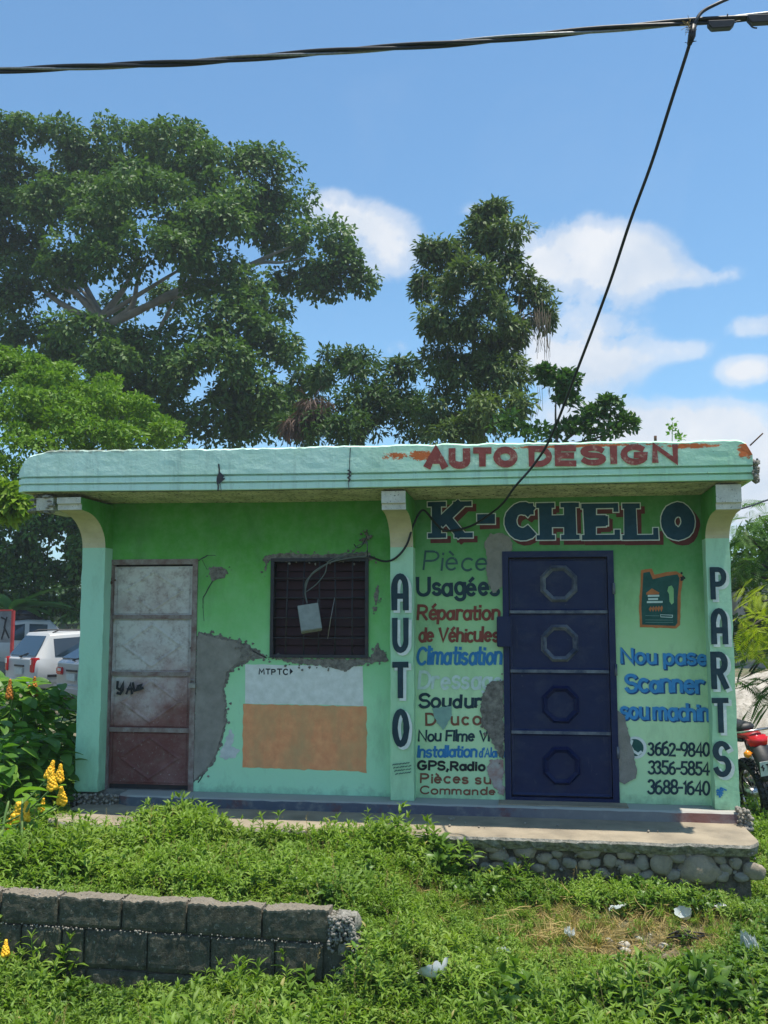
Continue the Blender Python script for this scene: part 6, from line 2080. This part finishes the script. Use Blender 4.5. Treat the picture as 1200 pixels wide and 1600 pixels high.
def car(name, loc, rz, paint_m, label, cat, body, glassrear=True, L=4.3, W=1.72, lamp='tall', group='cars parked behind the left side of the shop'):
    """body: stations (y, z_bottom, z_belt, z_roof, half width, half roof width); rear at y=0, front towards +y"""
    root = thing(name, loc, label, cat, group)
    M4 = Matrix.Translation(loc) @ Matrix.Rotation(rz, 4, 'Z')
    def done(nm, bm, mats, smooth=False, parent=None):
        bmesh.ops.transform(bm, matrix=M4, verts=bm.verts)
        return fin(nm, bm, mats, parent or root, smooth=smooth)
    def sec(s):
        y, zb, zm, zr, w_, wr_ = s
        return [(-w_ * .94, y, zb), (-w_, y, zb + .15), (-w_, y, (zb + zm) / 2 + .1), (-w_ * .96, y, zm), (-wr_ * 1.02, y, zr - .06 if zr > zm + .1 else zm + .01), (-wr_ * .85, y, zr), (wr_ * .85, y, zr), (wr_ * 1.02, y, zr - .06 if zr > zm + .1 else zm + .01), (w_ * .96, y, zm), (w_, y, (zb + zm) / 2 + .1), (w_, y, zb + .15), (w_ * .94, y, zb)]
    bm = bmesh.new()
    rows = [[bm.verts.new(p) for p in sec(s)] for s in body]
    for a_, b_ in zip(rows[:-1], rows[1:]):
        for k in range(12): bm.faces.new((a_[k], a_[(k + 1) % 12], b_[(k + 1) % 12], b_[k]))
    bm.faces.new(rows[0]); bm.faces.new(rows[-1][::-1])
    bo = done('body', bm, paint_m, smooth=True)
    bv = bo.modifiers.new('round', 'BEVEL'); bv.width = .04; bv.segments = 3; bv.limit_method = 'ANGLE'; bv.angle_limit = R(22)
    # side windows
    top = [s for s in body if s[3] > s[2] + .3]
    for sgn in (-1, 1):
        for a_, b_ in zip(top[:-1], top[1:]):
            if b_[0] - a_[0] < .35: continue
            bm = bmesh.new()
            g0, g1 = .07, .07
            def sp(s, f, gy):
                zl, zh = s[2] + .05, s[3] - .14
                wl, wh = s[4] * .96, s[5] * 1.02
                z = zl + (zh - zl) * f; k = (z - s[2]) / (s[3] - .06 - s[2]); return (sgn * ((wl + (wh - wl) * k) + .012), s[0] + gy, z)
            q = [sp(a_, 0, g0), sp(b_, 0, -g1), sp(b_, 1, -g1), sp(a_, 1, g0)]
            v_ = [bm.verts.new(p_) for p_ in q]; v2 = [bm.verts.new((p_[0] - sgn * .03, p_[1], p_[2])) for p_ in q]
            bm.faces.new(v_); bm.faces.new(v2[::-1])
            for i in range(4): bm.faces.new((v_[i], v2[i], v2[(i + 1) % 4], v_[(i + 1) % 4]))
            done('window', bm, m_glass)
    # rear and front glass along the sloping ends of the cabin
    cab = [i for i, s in enumerate(body) if s[3] > s[2] + .3]
    for end, (i, j), nm in (('r', (cab[0] - 1, cab[0]), 'rear_window'), ('f', (cab[-1] + 1, cab[-1]), 'windscreen')):
        a_, b_ = body[i], body[j]
        lo_, hi = Vector((0, a_[0], a_[2] + .03)), Vector((0, b_[0], b_[3] - .03))
        d = (hi - lo_); nrm2 = Vector((0, -d.z, d.y)).normalized() * (1 if end == 'r' else -1)
        bm = bmesh.new()
        q = []
        for f, ww in ((.06, b_[4] * .84), (.9, b_[5] * .86)):
            c_ = lo_ + d * f
            q.append((c_, ww))
        pts = [Vector((-q[0][1], q[0][0].y, q[0][0].z)), Vector((q[0][1], q[0][0].y, q[0][0].z)), Vector((q[1][1], q[1][0].y, q[1][0].z)), Vector((-q[1][1], q[1][0].y, q[1][0].z))]
        v_ = [bm.verts.new(p_ + nrm2 * .02) for p_ in pts]; v2 = [bm.verts.new(p_ - nrm2 * .02) for p_ in pts]
        bm.faces.new(v_); bm.faces.new(v2[::-1])
        for i_ in range(4): bm.faces.new((v_[i_], v2[i_], v2[(i_ + 1) % 4], v_[(i_ + 1) % 4]))
        done(nm, bm, m_glass)
    s0 = body[0]
    for sgn in (-1, 1):
        bm = bmesh.new()
        lh, lw = (.34, .17) if lamp == 'tall' else (.16, .34)
        zc = s0[2] - .12 - (0 if lamp == 'tall' else .05)
        for v_ in bmesh.ops.create_cube(bm, size=1)['verts']:
            v_.co = Vector((sgn * (s0[4] - lw / 2 - .01) + v_.co.x * lw, .03 + v_.co.y * .16 + (.03 if v_.co.x * sgn > 0 else 0), zc + v_.co.z * lh))
        bmesh.ops.bevel(bm, geom=bm.edges[:], offset=.02, segments=2, affect='EDGES')
        lo3_ = done('taillight', bm, m_red)
        bm = bmesh.new(); bmesh.ops.create_cube(bm, size=1)
        for v_ in bm.verts: v_.co = Vector((sgn * (s0[4] - lw * .78) + v_.co.x * lw * .4, -.055 + v_.co.y * .02, zc + lh * .2 + v_.co.z * lh * .35))
        done('lamp_lens', bm, m_lampw, parent=lo3_)
    bm = bmesh.new(); bmesh.ops.create_cube(bm, size=1)
    for v_ in bm.verts: v_.co = Vector((v_.co.x * .42, -.03 + v_.co.y * .03, s0[2] - .28 + v_.co.z * .15))
    done('licence_plate', bm, m_plate)
    bm = bmesh.new(); bmesh.ops.create_cube(bm, size=1)
    for v_ in bm.verts: v_.co = Vector((v_.co.x * W * .96, -.03 + v_.co.y * .2, .42 + v_.co.z * .2))
    bmesh.ops.bevel(bm, geom=bm.edges[:], offset=.05, segments=2, affect='EDGES')
    done('bumper', bm, paint_m)
    cab_ = [q_ for q_ in body if q_[3] > q_[2] + .3]
    for sgn in (-1, 1):
        bm = bmesh.new(); tube(bm, [(sgn * cab_[0][5] * .86, cab_[0][0] + .1, cab_[0][3] + .0), (sgn * cab_[0][5] * .86, cab_[0][0] + .25, cab_[0][3] + .06), (sgn * cab_[-1][5] * .86, cab_[-1][0] - .3, cab_[-1][3] + .06), (sgn * cab_[-1][5] * .86, cab_[-1][0] - .1, cab_[-1][3])], .016, 6)
        done('roof_rail', bm, m_black)
        bm = bmesh.new(); box(bm, sgn * (W / 2 + .0) - .012, sgn * (W / 2) + .012, .3, L - .5, .58, .64); done('side_trim', bm, m_black)
    a_, b_ = body[cab[0] - 1], body[cab[0]]
    bm = bmesh.new(); tube(bm, [(0, a_[0] - .03, a_[2] + .05), (.28, a_[0] + (b_[0] - a_[0]) * .18 - .04, a_[2] + (b_[3] - a_[2]) * .18 + .02)], .012, 5); tube(bm, [(-.03, a_[0] - .03, a_[2] + .04), (.05, a_[0] - .03, a_[2] + .04)], .025, 6)
    done('wiper', bm, m_black)
    bm = bmesh.new(); box(bm, -.25, .25, -.035, -.0, s0[2] - .17, s0[2] - .13); done('tailgate_handle', bm, m_black)
    for yy in (.85, L - .85):
        for sgn in (-1, 1):
            bm = bmesh.new()
            prof = [(.18, -.1), (.3, -.11), (.33, -.07), (.33, .07), (.3, .11), (.18, .1)]
            rings = [[bm.verts.new((sgn * (W / 2 - .1) + px_, yy + pr * math.cos(a_ * math.pi / 12), .33 + pr * math.sin(a_ * math.pi / 12))) for pr, px_ in prof] for a_ in range(24)]
            for a_ in range(24):
                for k in range(5): bm.faces.new((rings[a_][k], rings[a_][k + 1], rings[(a_ + 1) % 24][k + 1], rings[(a_ + 1) % 24][k]))
            wh = done('wheel', bm, m_black, smooth=True)
            bm = bmesh.new()
            for a_ in range(5):
                an = a_ * 2 * math.pi / 5
                tube(bm, [(sgn * (W / 2 - .03), yy, .33), (sgn * (W / 2 - .03), yy + .19 * math.cos(an), .33 + .19 * math.sin(an))], .025, 6)
            tube(bm, [(sgn * (W / 2 - .06), yy, .33), (sgn * (W / 2 - .02), yy, .33)], .19, 18)
            done('rim', bm, m_wheel, parent=wh)
    return root


ZC = -.3
wagon = [(0, .35, .98, .99, .83, .7), (.04, .35, 1.0, 1.02, .85, .72), (.42, .3, 1.0, 1.60, .86, .66), (1.5, .28, .98, 1.66, .86, .68), (2.5, .28, .97, 1.64, .86, .68), (2.75, .28, .97, 1.6, .86, .66), (3.35, .3, .98, 1.0, .85, .7), (4.1, .35, .82, .84, .8, .65), (4.25, .4, .7, .72, .7, .5)]
hatch = [(0, .35, .98, .99, .82, .7), (.05, .35, 1.02, 1.04, .85, .72), (.62, .3, .98, 1.44, .86, .62), (1.5, .28, .95, 1.5, .86, .64), (2.5, .28, .93, 1.46, .86, .64), (3.1, .3, .93, .95, .85, .7), (4.0, .35, .8, .82, .8, .65), (4.2, .4, .66, .68, .7, .5)]
truck = [(0, .5, 1.05, 1.06, .85, .8), (.06, .5, 1.08, 1.09, .87, .8), (1.6, .5, 1.08, 1.09, .87, .8), (1.75, .45, 1.08, 1.72, .88, .7), (2.5, .45, 1.08, 1.8, .88, .7), (3.2, .45, 1.08, 1.78, .88, .7), (3.9, .45, 1.1, 1.12, .87, .7), (5.0, .5, 1.0, 1.02, .82, .65), (5.1, .5, .8, .82, .75, .5)]
c = P(34, 965, 21.5)
car('parked_car', (c.x, 21.5, ZC), R(-38), m_white_car, 'pale estate car with tall red tail lights, nearest the left edge', 'car', wagon)
c = P(116, 965, 19.5)
car('parked_car', (c.x, 19.5, ZC), R(-40), m_silver, 'silver hatchback half hidden by the left column of the shop', 'car', hatch, lamp='wide')
c = P(20, 965, 31)
car('parked_pickup', (c.x - 1.2, 29.0, ZC + .1), R(-62), m_white_car, 'white pickup truck parked behind the pale estate car', 'pickup truck', truck, L=5.1, group=None)
# graffitied sheet with a red edge, and black tanks
pn = thing('metal_panel', P(8, 1000, 25.5), 'grey scrawled metal panel with a red edge at the left edge', 'panel')
m_panel = M('grey_panel', (.22, .24, .26), .7, (.14, .15, .17), 5, .6, (.05, .06, .07))
m_redp = M('red_edge_paint', (.5, .05, .05), .6)
q0, q1 = P(-30, 955, 25.5), P(17, 1004, 25.5)
bm = bmesh.new(); box(bm, q0.x, q1.x, 25.48, 25.53, q1.z, q0.z); fin('sheet', bm, m_panel, pn)
bm = bmesh.new(); box(bm, q1.x + .003, q1.x + .07, 25.46, 25.55, ZC, q0.z + .02); fin('post', bm, m_redp, pn)
bm = bmesh.new(); box(bm, q0.x, q1.x, 25.46, 25.54, q0.z + .003, q0.z + .05); fin('rail', bm, m_redp, pn)
bm = bmesh.new()
for si, s in enumerate([[(2, 965), (8, 968), (6, 985), (2, 998)], [(10, 965), (6, 980), (13, 996)], [(-12, 970), (-4, 980), (-12, 992)]]):
    ribbon(bm, [(P(a_, b_, 25.45).x, P(a_, b_, 25.45).z) for a_, b_ in s], .05, 25.47 - .0006 * si)
fin('scrawl', bm, m_ink, pn)
for k, (px, lb) in enumerate(((27, 'black plastic tank, left of the two above the pickup'), (43, 'black plastic tank, right of the two above the pickup'))):
    q = P(px, 975, 33); bm = bmesh.new()
    prof = [(.02, .62), (.2, .6), (.3, .5), (.32, .44), (.29, .42), (.33, .36), (.33, .2), (.3, .18), (.33, .14), (.32, .02), (.25, 0)]
    rings = [[bm.verts.new((q.x + r_ * math.cos(a_ * math.pi / 10), 33 + r_ * math.sin(a_ * math.pi / 10), q.z - .1 + z_)) for r_, z_ in prof] for a_ in range(20)]
    for a_ in range(20):
        for j in range(len(prof) - 1): bm.faces.new((rings[a_][j], rings[a_][j + 1], rings[(a_ + 1) % 20][j + 1], rings[(a_ + 1) % 20][j]))
    tag(fin('water_tank', bm, m_black, None, smooth=True), lb, 'tank', 'black tanks behind the cars')
bm = bmesh.new(); q = P(35, 978, 33); box(bm, q.x - 3, q.x + 3.5, 32.6, 33.6, ZC, q.z - .11)
m_lowwall = M('low_wall_render', (.3, .28, .25), .9)
tag(fin('low_wall', bm, m_lowwall, None), 'low grey wall carrying the black tanks behind the cars', 'wall')

# ------------------------------------------------------------------ motorcycle behind the right column
HX, HY = 2.105, 9.75
mc_loc = Vector((HX, HY, float(gz(HX, HY)) + .0))
ang = R(14)
mc = thing('motorcycle', mc_loc, 'red and black trail motorcycle parked behind the lettered right column', 'motorcycle')
MM = Matrix.Translation(mc_loc) @ Matrix.Rotation(ang, 4, 'Z') @ Matrix.Rotation(R(-8), 4, 'Y')     # local +y = forward, rear wheel centre at y=0
m_redb, t = newmat('red_fairing'); t.b.inputs['Base Color'].default_value = (.3, .012, .016, 1); t.b.inputs['Roughness'].default_value = .3
m_chrome = M('dull_chrome', (.5, .5, .5), .3, (.35, .33, .3), 20, None, metal=.9, bump=0, coords='obj')
m_orl, t = newmat('amber_lens'); t.b.inputs['Base Color'].default_value = (.8, .25, .01, 1); t.b.inputs['Roughness'].default_value = .2


def mcp(name, bm, mat, parent=None, label=None, smooth=True):
    bmesh.ops.transform(bm, matrix=MM, verts=bm.verts)
    return fin(name, bm, mat, parent or mc, label, smooth)


WR = .31
for wy in (0, 1.28):
    bm = bmesh.new()
    for a_ in range(36):
        an0, an1 = a_ * math.pi / 18, (a_ + 1) * math.pi / 18
    prof = [(WR - .08, -.035), (WR - .04, -.055), (WR - .01, -.045), (WR, 0), (WR - .01, .045), (WR - .04, .055), (WR - .08, .035)]
    rings = [[bm.verts.new((x_, wy + r_ * math.cos(a_ * math.pi / 18), WR + r_ * math.sin(a_ * math.pi / 18))) for r_, x_ in prof] for a_ in range(36)]
    for a_ in range(36):
        for k in range(6): bm.faces.new((rings[a_][k], rings[a_][k + 1], rings[(a_ + 1) % 36][k + 1], rings[(a_ + 1) % 36][k]))
    wheel = mcp('wheel', bm, m_black)
    bm = bmesh.new()
    for a_ in range(34):
        for sx in (-.036, 0, .036):
            an = (a_ + (.5 if sx == 0 else 0)) * 2 * math.pi / 34
            for v_ in bmesh.ops.create_cube(bm, size=1)['verts']:
                p_ = Vector((sx + v_.co.x * .026, v_.co.y * .034, WR + v_.co.z * .028 - (.008 if sx else 0)))
                v_.co = Vector((p_.x, wy + p_.y * math.cos(an) - p_.z * math.sin(an), WR + p_.y * math.sin(an) + p_.z * math.cos(an)))
    mcp('tread', bm, m_black, wheel, smooth=False)
    bm = bmesh.new(); c_ = [(0, wy + (WR - .085) * math.cos(a_ * math.pi / 16), WR + (WR - .085) * math.sin(a_ * math.pi / 16)) for a_ in range(33)]
    tube(bm, c_, .016, 6, caps=False); mcp('rim', bm, m_chrome, wheel)
    bm = bmesh.new()
    for a_ in range(18):
        an = a_ * math.pi / 9; tube(bm, [(.03 * (-1) ** a_, wy, WR), (0, wy + (WR - .09) * math.cos(an), WR + (WR - .09) * math.sin(an))], .0025, 4)
    tube(bm, [(-.06, wy, WR), (.06, wy, WR)], .05, 12)
    mcp('spokes', bm, m_chrome, wheel)
bm = bmesh.new()
for sx in (-.1, .1): tube(bm, [(sx, 0, WR), (sx, .5, WR + .08)], .022, 6)
mcp('swingarm', bm, m_black)
bm = bmesh.new()
for sx in (-.11, .11): tube(bm, [(sx, -.0, WR + .02), (sx, .16, .78)], [.028, .028], 8)
mcp('shock_absorber', bm, m_chrome)
bm = bmesh.new(); tube(bm, smoothpath([(.16, .7, .3), (.17, .35, .42), (.17, 0, .62), (.16, -.22, .72)], 5), [.03] * 6 + [.05] * 10, 10); mcp('exhaust', bm, m_chrome)
bm = bmesh.new()
tube(bm, smoothpath([(0, .35, .84), (0, .05, .87), (0, -.3, .9)], 5), [.12, .13, .13, .13, .13, .125, .12, .11, .1, .085, .06], 10)
for v_ in bm.verts: v_.co.z = .86 + (v_.co.z - .86) * .45 + (.0)
mcp('tail_fairing', bm, m_redb)
bm = bmesh.new()
for v_ in bmesh.ops.create_cube(bm, size=1)['verts']: v_.co = Vector((v_.co.x * (.2 - .05 * (v_.co.z < 0)), -.3 + v_.co.y * .1, .83 + v_.co.z * .11))
bmesh.ops.bevel(bm, geom=bm.edges[:], offset=.02, segments=2, affect='EDGES')
mcp('taillight', bm, m_red)
bm = bmesh.new(); tube(bm, smoothpath([(0, .7, .88), (0, .3, .92), (0, -.15, .95)], 5), [.1, .12, .13, .13, .13, .13, .13, .12, .11, .1, .06], 10)
for v_ in bm.verts: v_.co.z = .92 + (v_.co.z - .92) * .5
mcp('seat', bm, m_black)
bm = bmesh.new(); tube(bm, smoothpath([(0, .55, .9), (0, .8, .98), (0, 1.0, .9)], 5), [.06, .1, .13, .14, .15, .16, .16, .15, .13, .1, .07], 12); mcp('tank', bm, m_redb)
bm = bmesh.new(); tube(bm, smoothpath([(0, -.28, .8), (0, -.4, .66), (0, -.46, .5)], 5), [.05] * 11, 8)
for v_ in bm.verts: v_.co.x *= 1.9
mcp('rear_mudguard', bm, m_black)
bm = bmesh.new()
for v_ in bmesh.ops.create_cube(bm, size=1)['verts']: v_.co = Vector((v_.co.x * .22, -.5 + v_.co.y * .008 - v_.co.z * .02, .62 + v_.co.z * .13))
pl = mcp('licence_plate', bm, m_paper, smooth=False)
# plate text: TITR
bm = bmesh.new()
tot = sum(G[c_][0] for c_ in 'TITR') + .25 * 3; cx_ = 0; kk = 0
for ch in 'TITR':
    gw, st = G[ch]
    for s in st:
        ribbon(bm, [((-.055 + (cx_ + gx_2) / tot * .145), .60 + gy_2 * .055) for gx_2, gy_2 in s], .012, -.512 - .0005 * kk, cap=.3); kk += 1
    cx_ += gw + .25
ribbon(bm, [(-.085, .652), (-.098, .64), (-.08, .628), (-.09, .608)], .014, -.512, cap=.3)
mcp('plate_letters', bm, m_ink, pl, smooth=False)
for sx in (-.14, .14):
    bm = bmesh.new(); lump(bm, (sx, -.36, .74), .035, 1, 2); tube(bm, [(sx * .4, -.33, .74), (sx, -.36, .74)], .008, 5); mcp('turn_signal', bm, m_orl)
bm = bmesh.new()
for sx in (-.1, .1): tube(bm, [(sx, 1.28, WR), (sx, 1.02, 1.05)], [.022, .026], 8)
tube(bm, smoothpath([(-.38, .92, 1.12), (-.2, 1.0, 1.08), (0, 1.02, 1.06), (.2, 1.0, 1.08), (.38, .92, 1.12)], 4), .014, 6)
mcp('fork', bm, m_black)
bm = bmesh.new(); lump(bm, (0, 1.12, .92), .12, 3, 2, (1, .7, 1.1)); mcp('headlight', bm, m_redb)
bm = bmesh.new(); tube(bm, [(0, .4, .35), (0, .75, .42)], [.14, .16], 10); tube(bm, [(0, .65, .45), (0, .8, .7)], .09, 10); mcp('engine', bm, m_chrome)
bm = bmesh.new()
for sx in (-.09, .09): tube(bm, [(sx, -.2, .84), (sx, .5, .78), (sx, .98, .9)], .018, 6); tube(bm, [(sx, .5, .78), (sx, .45, .3), (sx, .9, .35), (sx, 1.0, .88)], .018, 6)
mcp('frame', bm, m_black)
bm = bmesh.new(); tube(bm, [(-.12, -.1, .9), (-.12, -.3, .93), (.12, -.3, .93), (.12, -.1, .9)], .012, 6); mcp('grab_rail', bm, m_chrome)

# ------------------------------------------------------------------ overhead line, drop cable and box
m_cab = M('black_cable', (.012, .014, .018), .5, (.02, .022, .026), 40, None, bump=.1)
m_alu = M('bare_conductor', (.25, .26, .27), .45, (.16, .17, .18), 60, None, bump=.2, metal=.6)
CYd = 5.0
oc = thing('overhead_cable', P(600, 88, CYd), 'thick twisted overhead cable bundle crossing the top of the view', 'cable')
linepts = smoothpath([P(x, y, CYd) for x, y in ((-260, 122), (-120, 116), (0, 110), (150, 104), (300, 97), (500, 82), (700, 68), (900, 50), (1000, 41), (1083, 34), (1200, 24), (1330, 12), (1480, 0))], 14)
acc = [0.0]
for a_, b_ in zip(linepts[:-1], linepts[1:]): acc.append(acc[-1] + (b_ - a_).length)
for s in range(3):
    pts = []
    for p_, a_ in zip(linepts, acc):
        an = a_ * 2 * math.pi / 1.5 + s * 2 * math.pi / 3
        pts.append(p_ + Vector((0, math.cos(an), math.sin(an))) * .0115)
    bm = bmesh.new(); tube(bm, pts, .0105 if s < 2 else .008, 8)
    fin('strand', bm, m_cab if s < 2 else m_alu, oc, 'bare metal strand' if s == 2 else None)
clampq = [P(1108, 38, CYd - .02), P(1148, 36, CYd - .02)]
for (xa, xb, yc) in ((1106, 1148, 39), (1168, 1215, 30)):
    bm = bmesh.new(); a_, b_ = P(xa, yc, CYd - .03), P(xb, yc - 2, CYd - .03)
    prism(bm, [(a_.x, a_.z - .0), (a_.x + .02, a_.z - .026), (b_.x - .02, b_.z - .022), (b_.x, b_.z), (b_.x, b_.z + .02), (a_.x, a_.z + .022)], CYd - .04, CYd + .0)
    bmesh.ops.bevel(bm, geom=bm.edges[:], offset=.004, segments=1, affect='EDGES'); fin('connector', bm, m_cab, oc)
for pts in ([(1168, 32), (1175, 42), (1183, 44)], [(1148, 35), (1153, 33), (1157, 33)], [(1136, 27), (1137, 22)]):
    bm = bmesh.new(); tube(bm, smoothpath([P(x, y, CYd - .03) for x, y in pts], 4), .004, 6); fin('wire_end', bm, m_cab, oc)
dc = thing('drop_cable', P(1083, 45, CYd), 'service cable dropping from the overhead bundle to the shop wall', 'cable')
path = [(1138, -2, 5), (1120, 6, 4.98), (1098, 18, 4.97), (1088, 32, 4.96), (1082, 50, 4.97), (1074, 80, 5.0), (1050, 155, 5.15), (1018, 255, 5.4), (985, 345, 5.65), (950, 450, 5.95), (905, 570, 6.35), (862, 680, 6.85), (835, 725, 7.02), (805, 760, 7.08), (786, 786, 7.45), (763, 805, 7.8), (733, 823, 7.93), (697, 829, 7.96), (680, 817, 7.93), (661, 797, 7.82), (647, 818, 7.80), (635, 852, 7.82), (618, 872, 7.82), (600, 877, 7.9), (577, 869, 7.95)]
pp = smoothpath([P(*q) for q in path], 8)
n_ = len(pp)
bm = bmesh.new(); tube(bm, pp, [.0095 if i < n_ * .5 else .009 for i in range(n_)], 8); fin('cable', bm, m_cab, dc)
bm = bmesh.new()
rs = random.Random(3)
tube(bm, [P(1083, 40, 4.96), P(1081, 56, 4.96), P(1077, 70, 4.97)], [.018, .02, .012], 8)
for k in range(16):
    q = P(1082 - k * .3 + rs.uniform(-2, 2), 38 + k * 2, 4.95); d = Vector((rs.uniform(-1, 1), rs.uniform(-1, 0), rs.uniform(-.5, .5))).normalized()
    tube(bm, [q, q + d * .03], .002, 4)
fin('wrapped_splice', bm, m_cab, dc)
bm = bmesh.new()
for k in range(12):
    q = P(1076 + rs.uniform(-3, 3), 38 + rs.uniform(-5, 8), 4.94); d = Vector((rs.uniform(-1, .2), rs.uniform(-.6, 0), rs.uniform(-.9, .6))).normalized()
    tube(bm, [q, q + d * .045], .0012, 4)
fin('straw_tuft', bm, m_straw, dc)
# wiring by the window
wr_ = thing('wall_wiring', P(570, 848, 7.97), 'loose grey wires running from a wall hole to the box on the window', 'wires')
m_gw = M('grey_wire', (.1, .12, .12), .6, (.14, .16, .15), 20, None, bump=0)
m_bkw = m_cab
for pts, r_, mt in (([(577, 869), (545, 872), (513, 880), (487, 897), (477, 922), (480, 943)], .007, m_gw), ([(573, 845), (572, 862), (550, 866), (515, 876), (508, 895), (495, 912), (478, 925)], .005, m_gw), ([(575, 848), (560, 852), (552, 862), (540, 868), (510, 882), (480, 905), (477, 925)], .0045, m_gw), ([(573, 838), (566, 852), (558, 856), (553, 850)], .004, m_bkw), ([(574, 850), (574, 870)], .004, m_bkw), ([(497, 936), (496, 944)], .004, m_gw)):
    bm = bmesh.new(); tube(bm, smoothpath([P(x, y, 7.95 - .01 * (i % 2)) for i, (x, y) in enumerate(pts)], 5), r_, 6); fin('wire', bm, mt, wr_)
bm = bmesh.new()
for k in range(22):
    q = P(570 + rs.gauss(0, 4), 838 + rs.gauss(0, 5), WY - .015); lump(bm, q, rs.uniform(.008, .018), k)
fin('cable_outlet', bm, m_rough, wr_, 'dark ragged hole with cable ends')
jb = thing('junction_box', P(483, 965, 7.88), 'tilted grey metal box hanging on the window grille', 'box')
m_jb = M('dusty_grey_box', (.3, .32, .3), .6, (.22, .24, .22), 14, .68, (.1, .1, .09), .1)
c = P(484, 966, 7.9)
bm = bmesh.new(); bmesh.ops.create_cube(bm, size=1)
Mb = Matrix.Translation(c) @ Matrix.Rotation(R(-9), 4, 'Y') @ Matrix.Rotation(R(14), 4, 'Z') @ Matrix.Rotation(R(-14), 4, 'X')
for v_ in bm.verts: v_.co = Mb @ Vector((v_.co.x * .175, v_.co.y * .08, v_.co.z * .225))
bmesh.ops.bevel(bm, geom=bm.edges[:], offset=.004, segments=2, affect='EDGES'); fin('case', bm, m_jb, jb)
bm = bmesh.new(); bmesh.ops.create_cube(bm, size=1)
for v_ in bm.verts: v_.co = Mb @ Vector((v_.co.x * .165, -.043 + v_.co.y * .006, v_.co.z * .215))
fin('cover', bm, m_jb, jb)
# thin line at the far right
sl_ = thing('service_wire', P(1180, 787, 9), 'thin dark wire running off to the right below the roof end', 'wire')
bm = bmesh.new(); tube(bm, smoothpath([P(1140, 798, 8.6), P(1165, 793, 8.8), P(1200, 781, 9.2), P(1260, 762, 10)], 4), .008, 6); fin('wire', bm, m_cab, sl_)
# far shed roof glimpsed through the branches
sh = thing('distant_shed', P(1190, 900, 40), 'pale metal-roofed shed glimpsed through the feathery branches', 'shed')
a_, b_ = P(1140, 880, 40), P(1290, 900, 40)
m_zinc = M('corrugated_zinc', (.4, .42, .43), .5, (.4, .4, .4), .8, None, bump=0)
bm = bmesh.new()
nn = 50
r0_ = [bm.verts.new((a_.x + (b_.x - a_.x) * i / nn, 39.2, b_.z + .04 * (i % 2))) for i in range(nn + 1)]
r1_ = [bm.verts.new((a_.x + (b_.x - a_.x) * i / nn, 42, a_.z + .04 * (i % 2) + .1)) for i in range(nn + 1)]
for i in range(nn): bm.faces.new((r0_[i], r0_[i + 1], r1_[i + 1], r1_[i]))
fin('roof', bm, m_zinc, sh)
bm = bmesh.new(); box(bm, a_.x + .1, b_.x - .1, 39.5, 41.8, ZC, b_.z - .02); fin('wall', bm, m_lowwall, sh)
# thin daylight haze that lifts the shade of the far trees
bm = bmesh.new(); box(bm, -905, 905, -305, 1205, -2.2, 40)
hz, t = newmat('thin_haze')
t.n.remove(t.b)
pv = t.node('ShaderNodeVolumePrincipled'); pv.inputs['Color'].default_value = (.8, .9, 1, 1); pv.inputs['Density'].default_value = .0011; pv.inputs['Anisotropy'].default_value = .2
t.l.new(pv.outputs[0], t.out.inputs['Volume'])
tag(fin('haze', bm, hz), kind='stuff')
bpy.context.view_layer.update()
print('objects', len(bpy.data.objects))
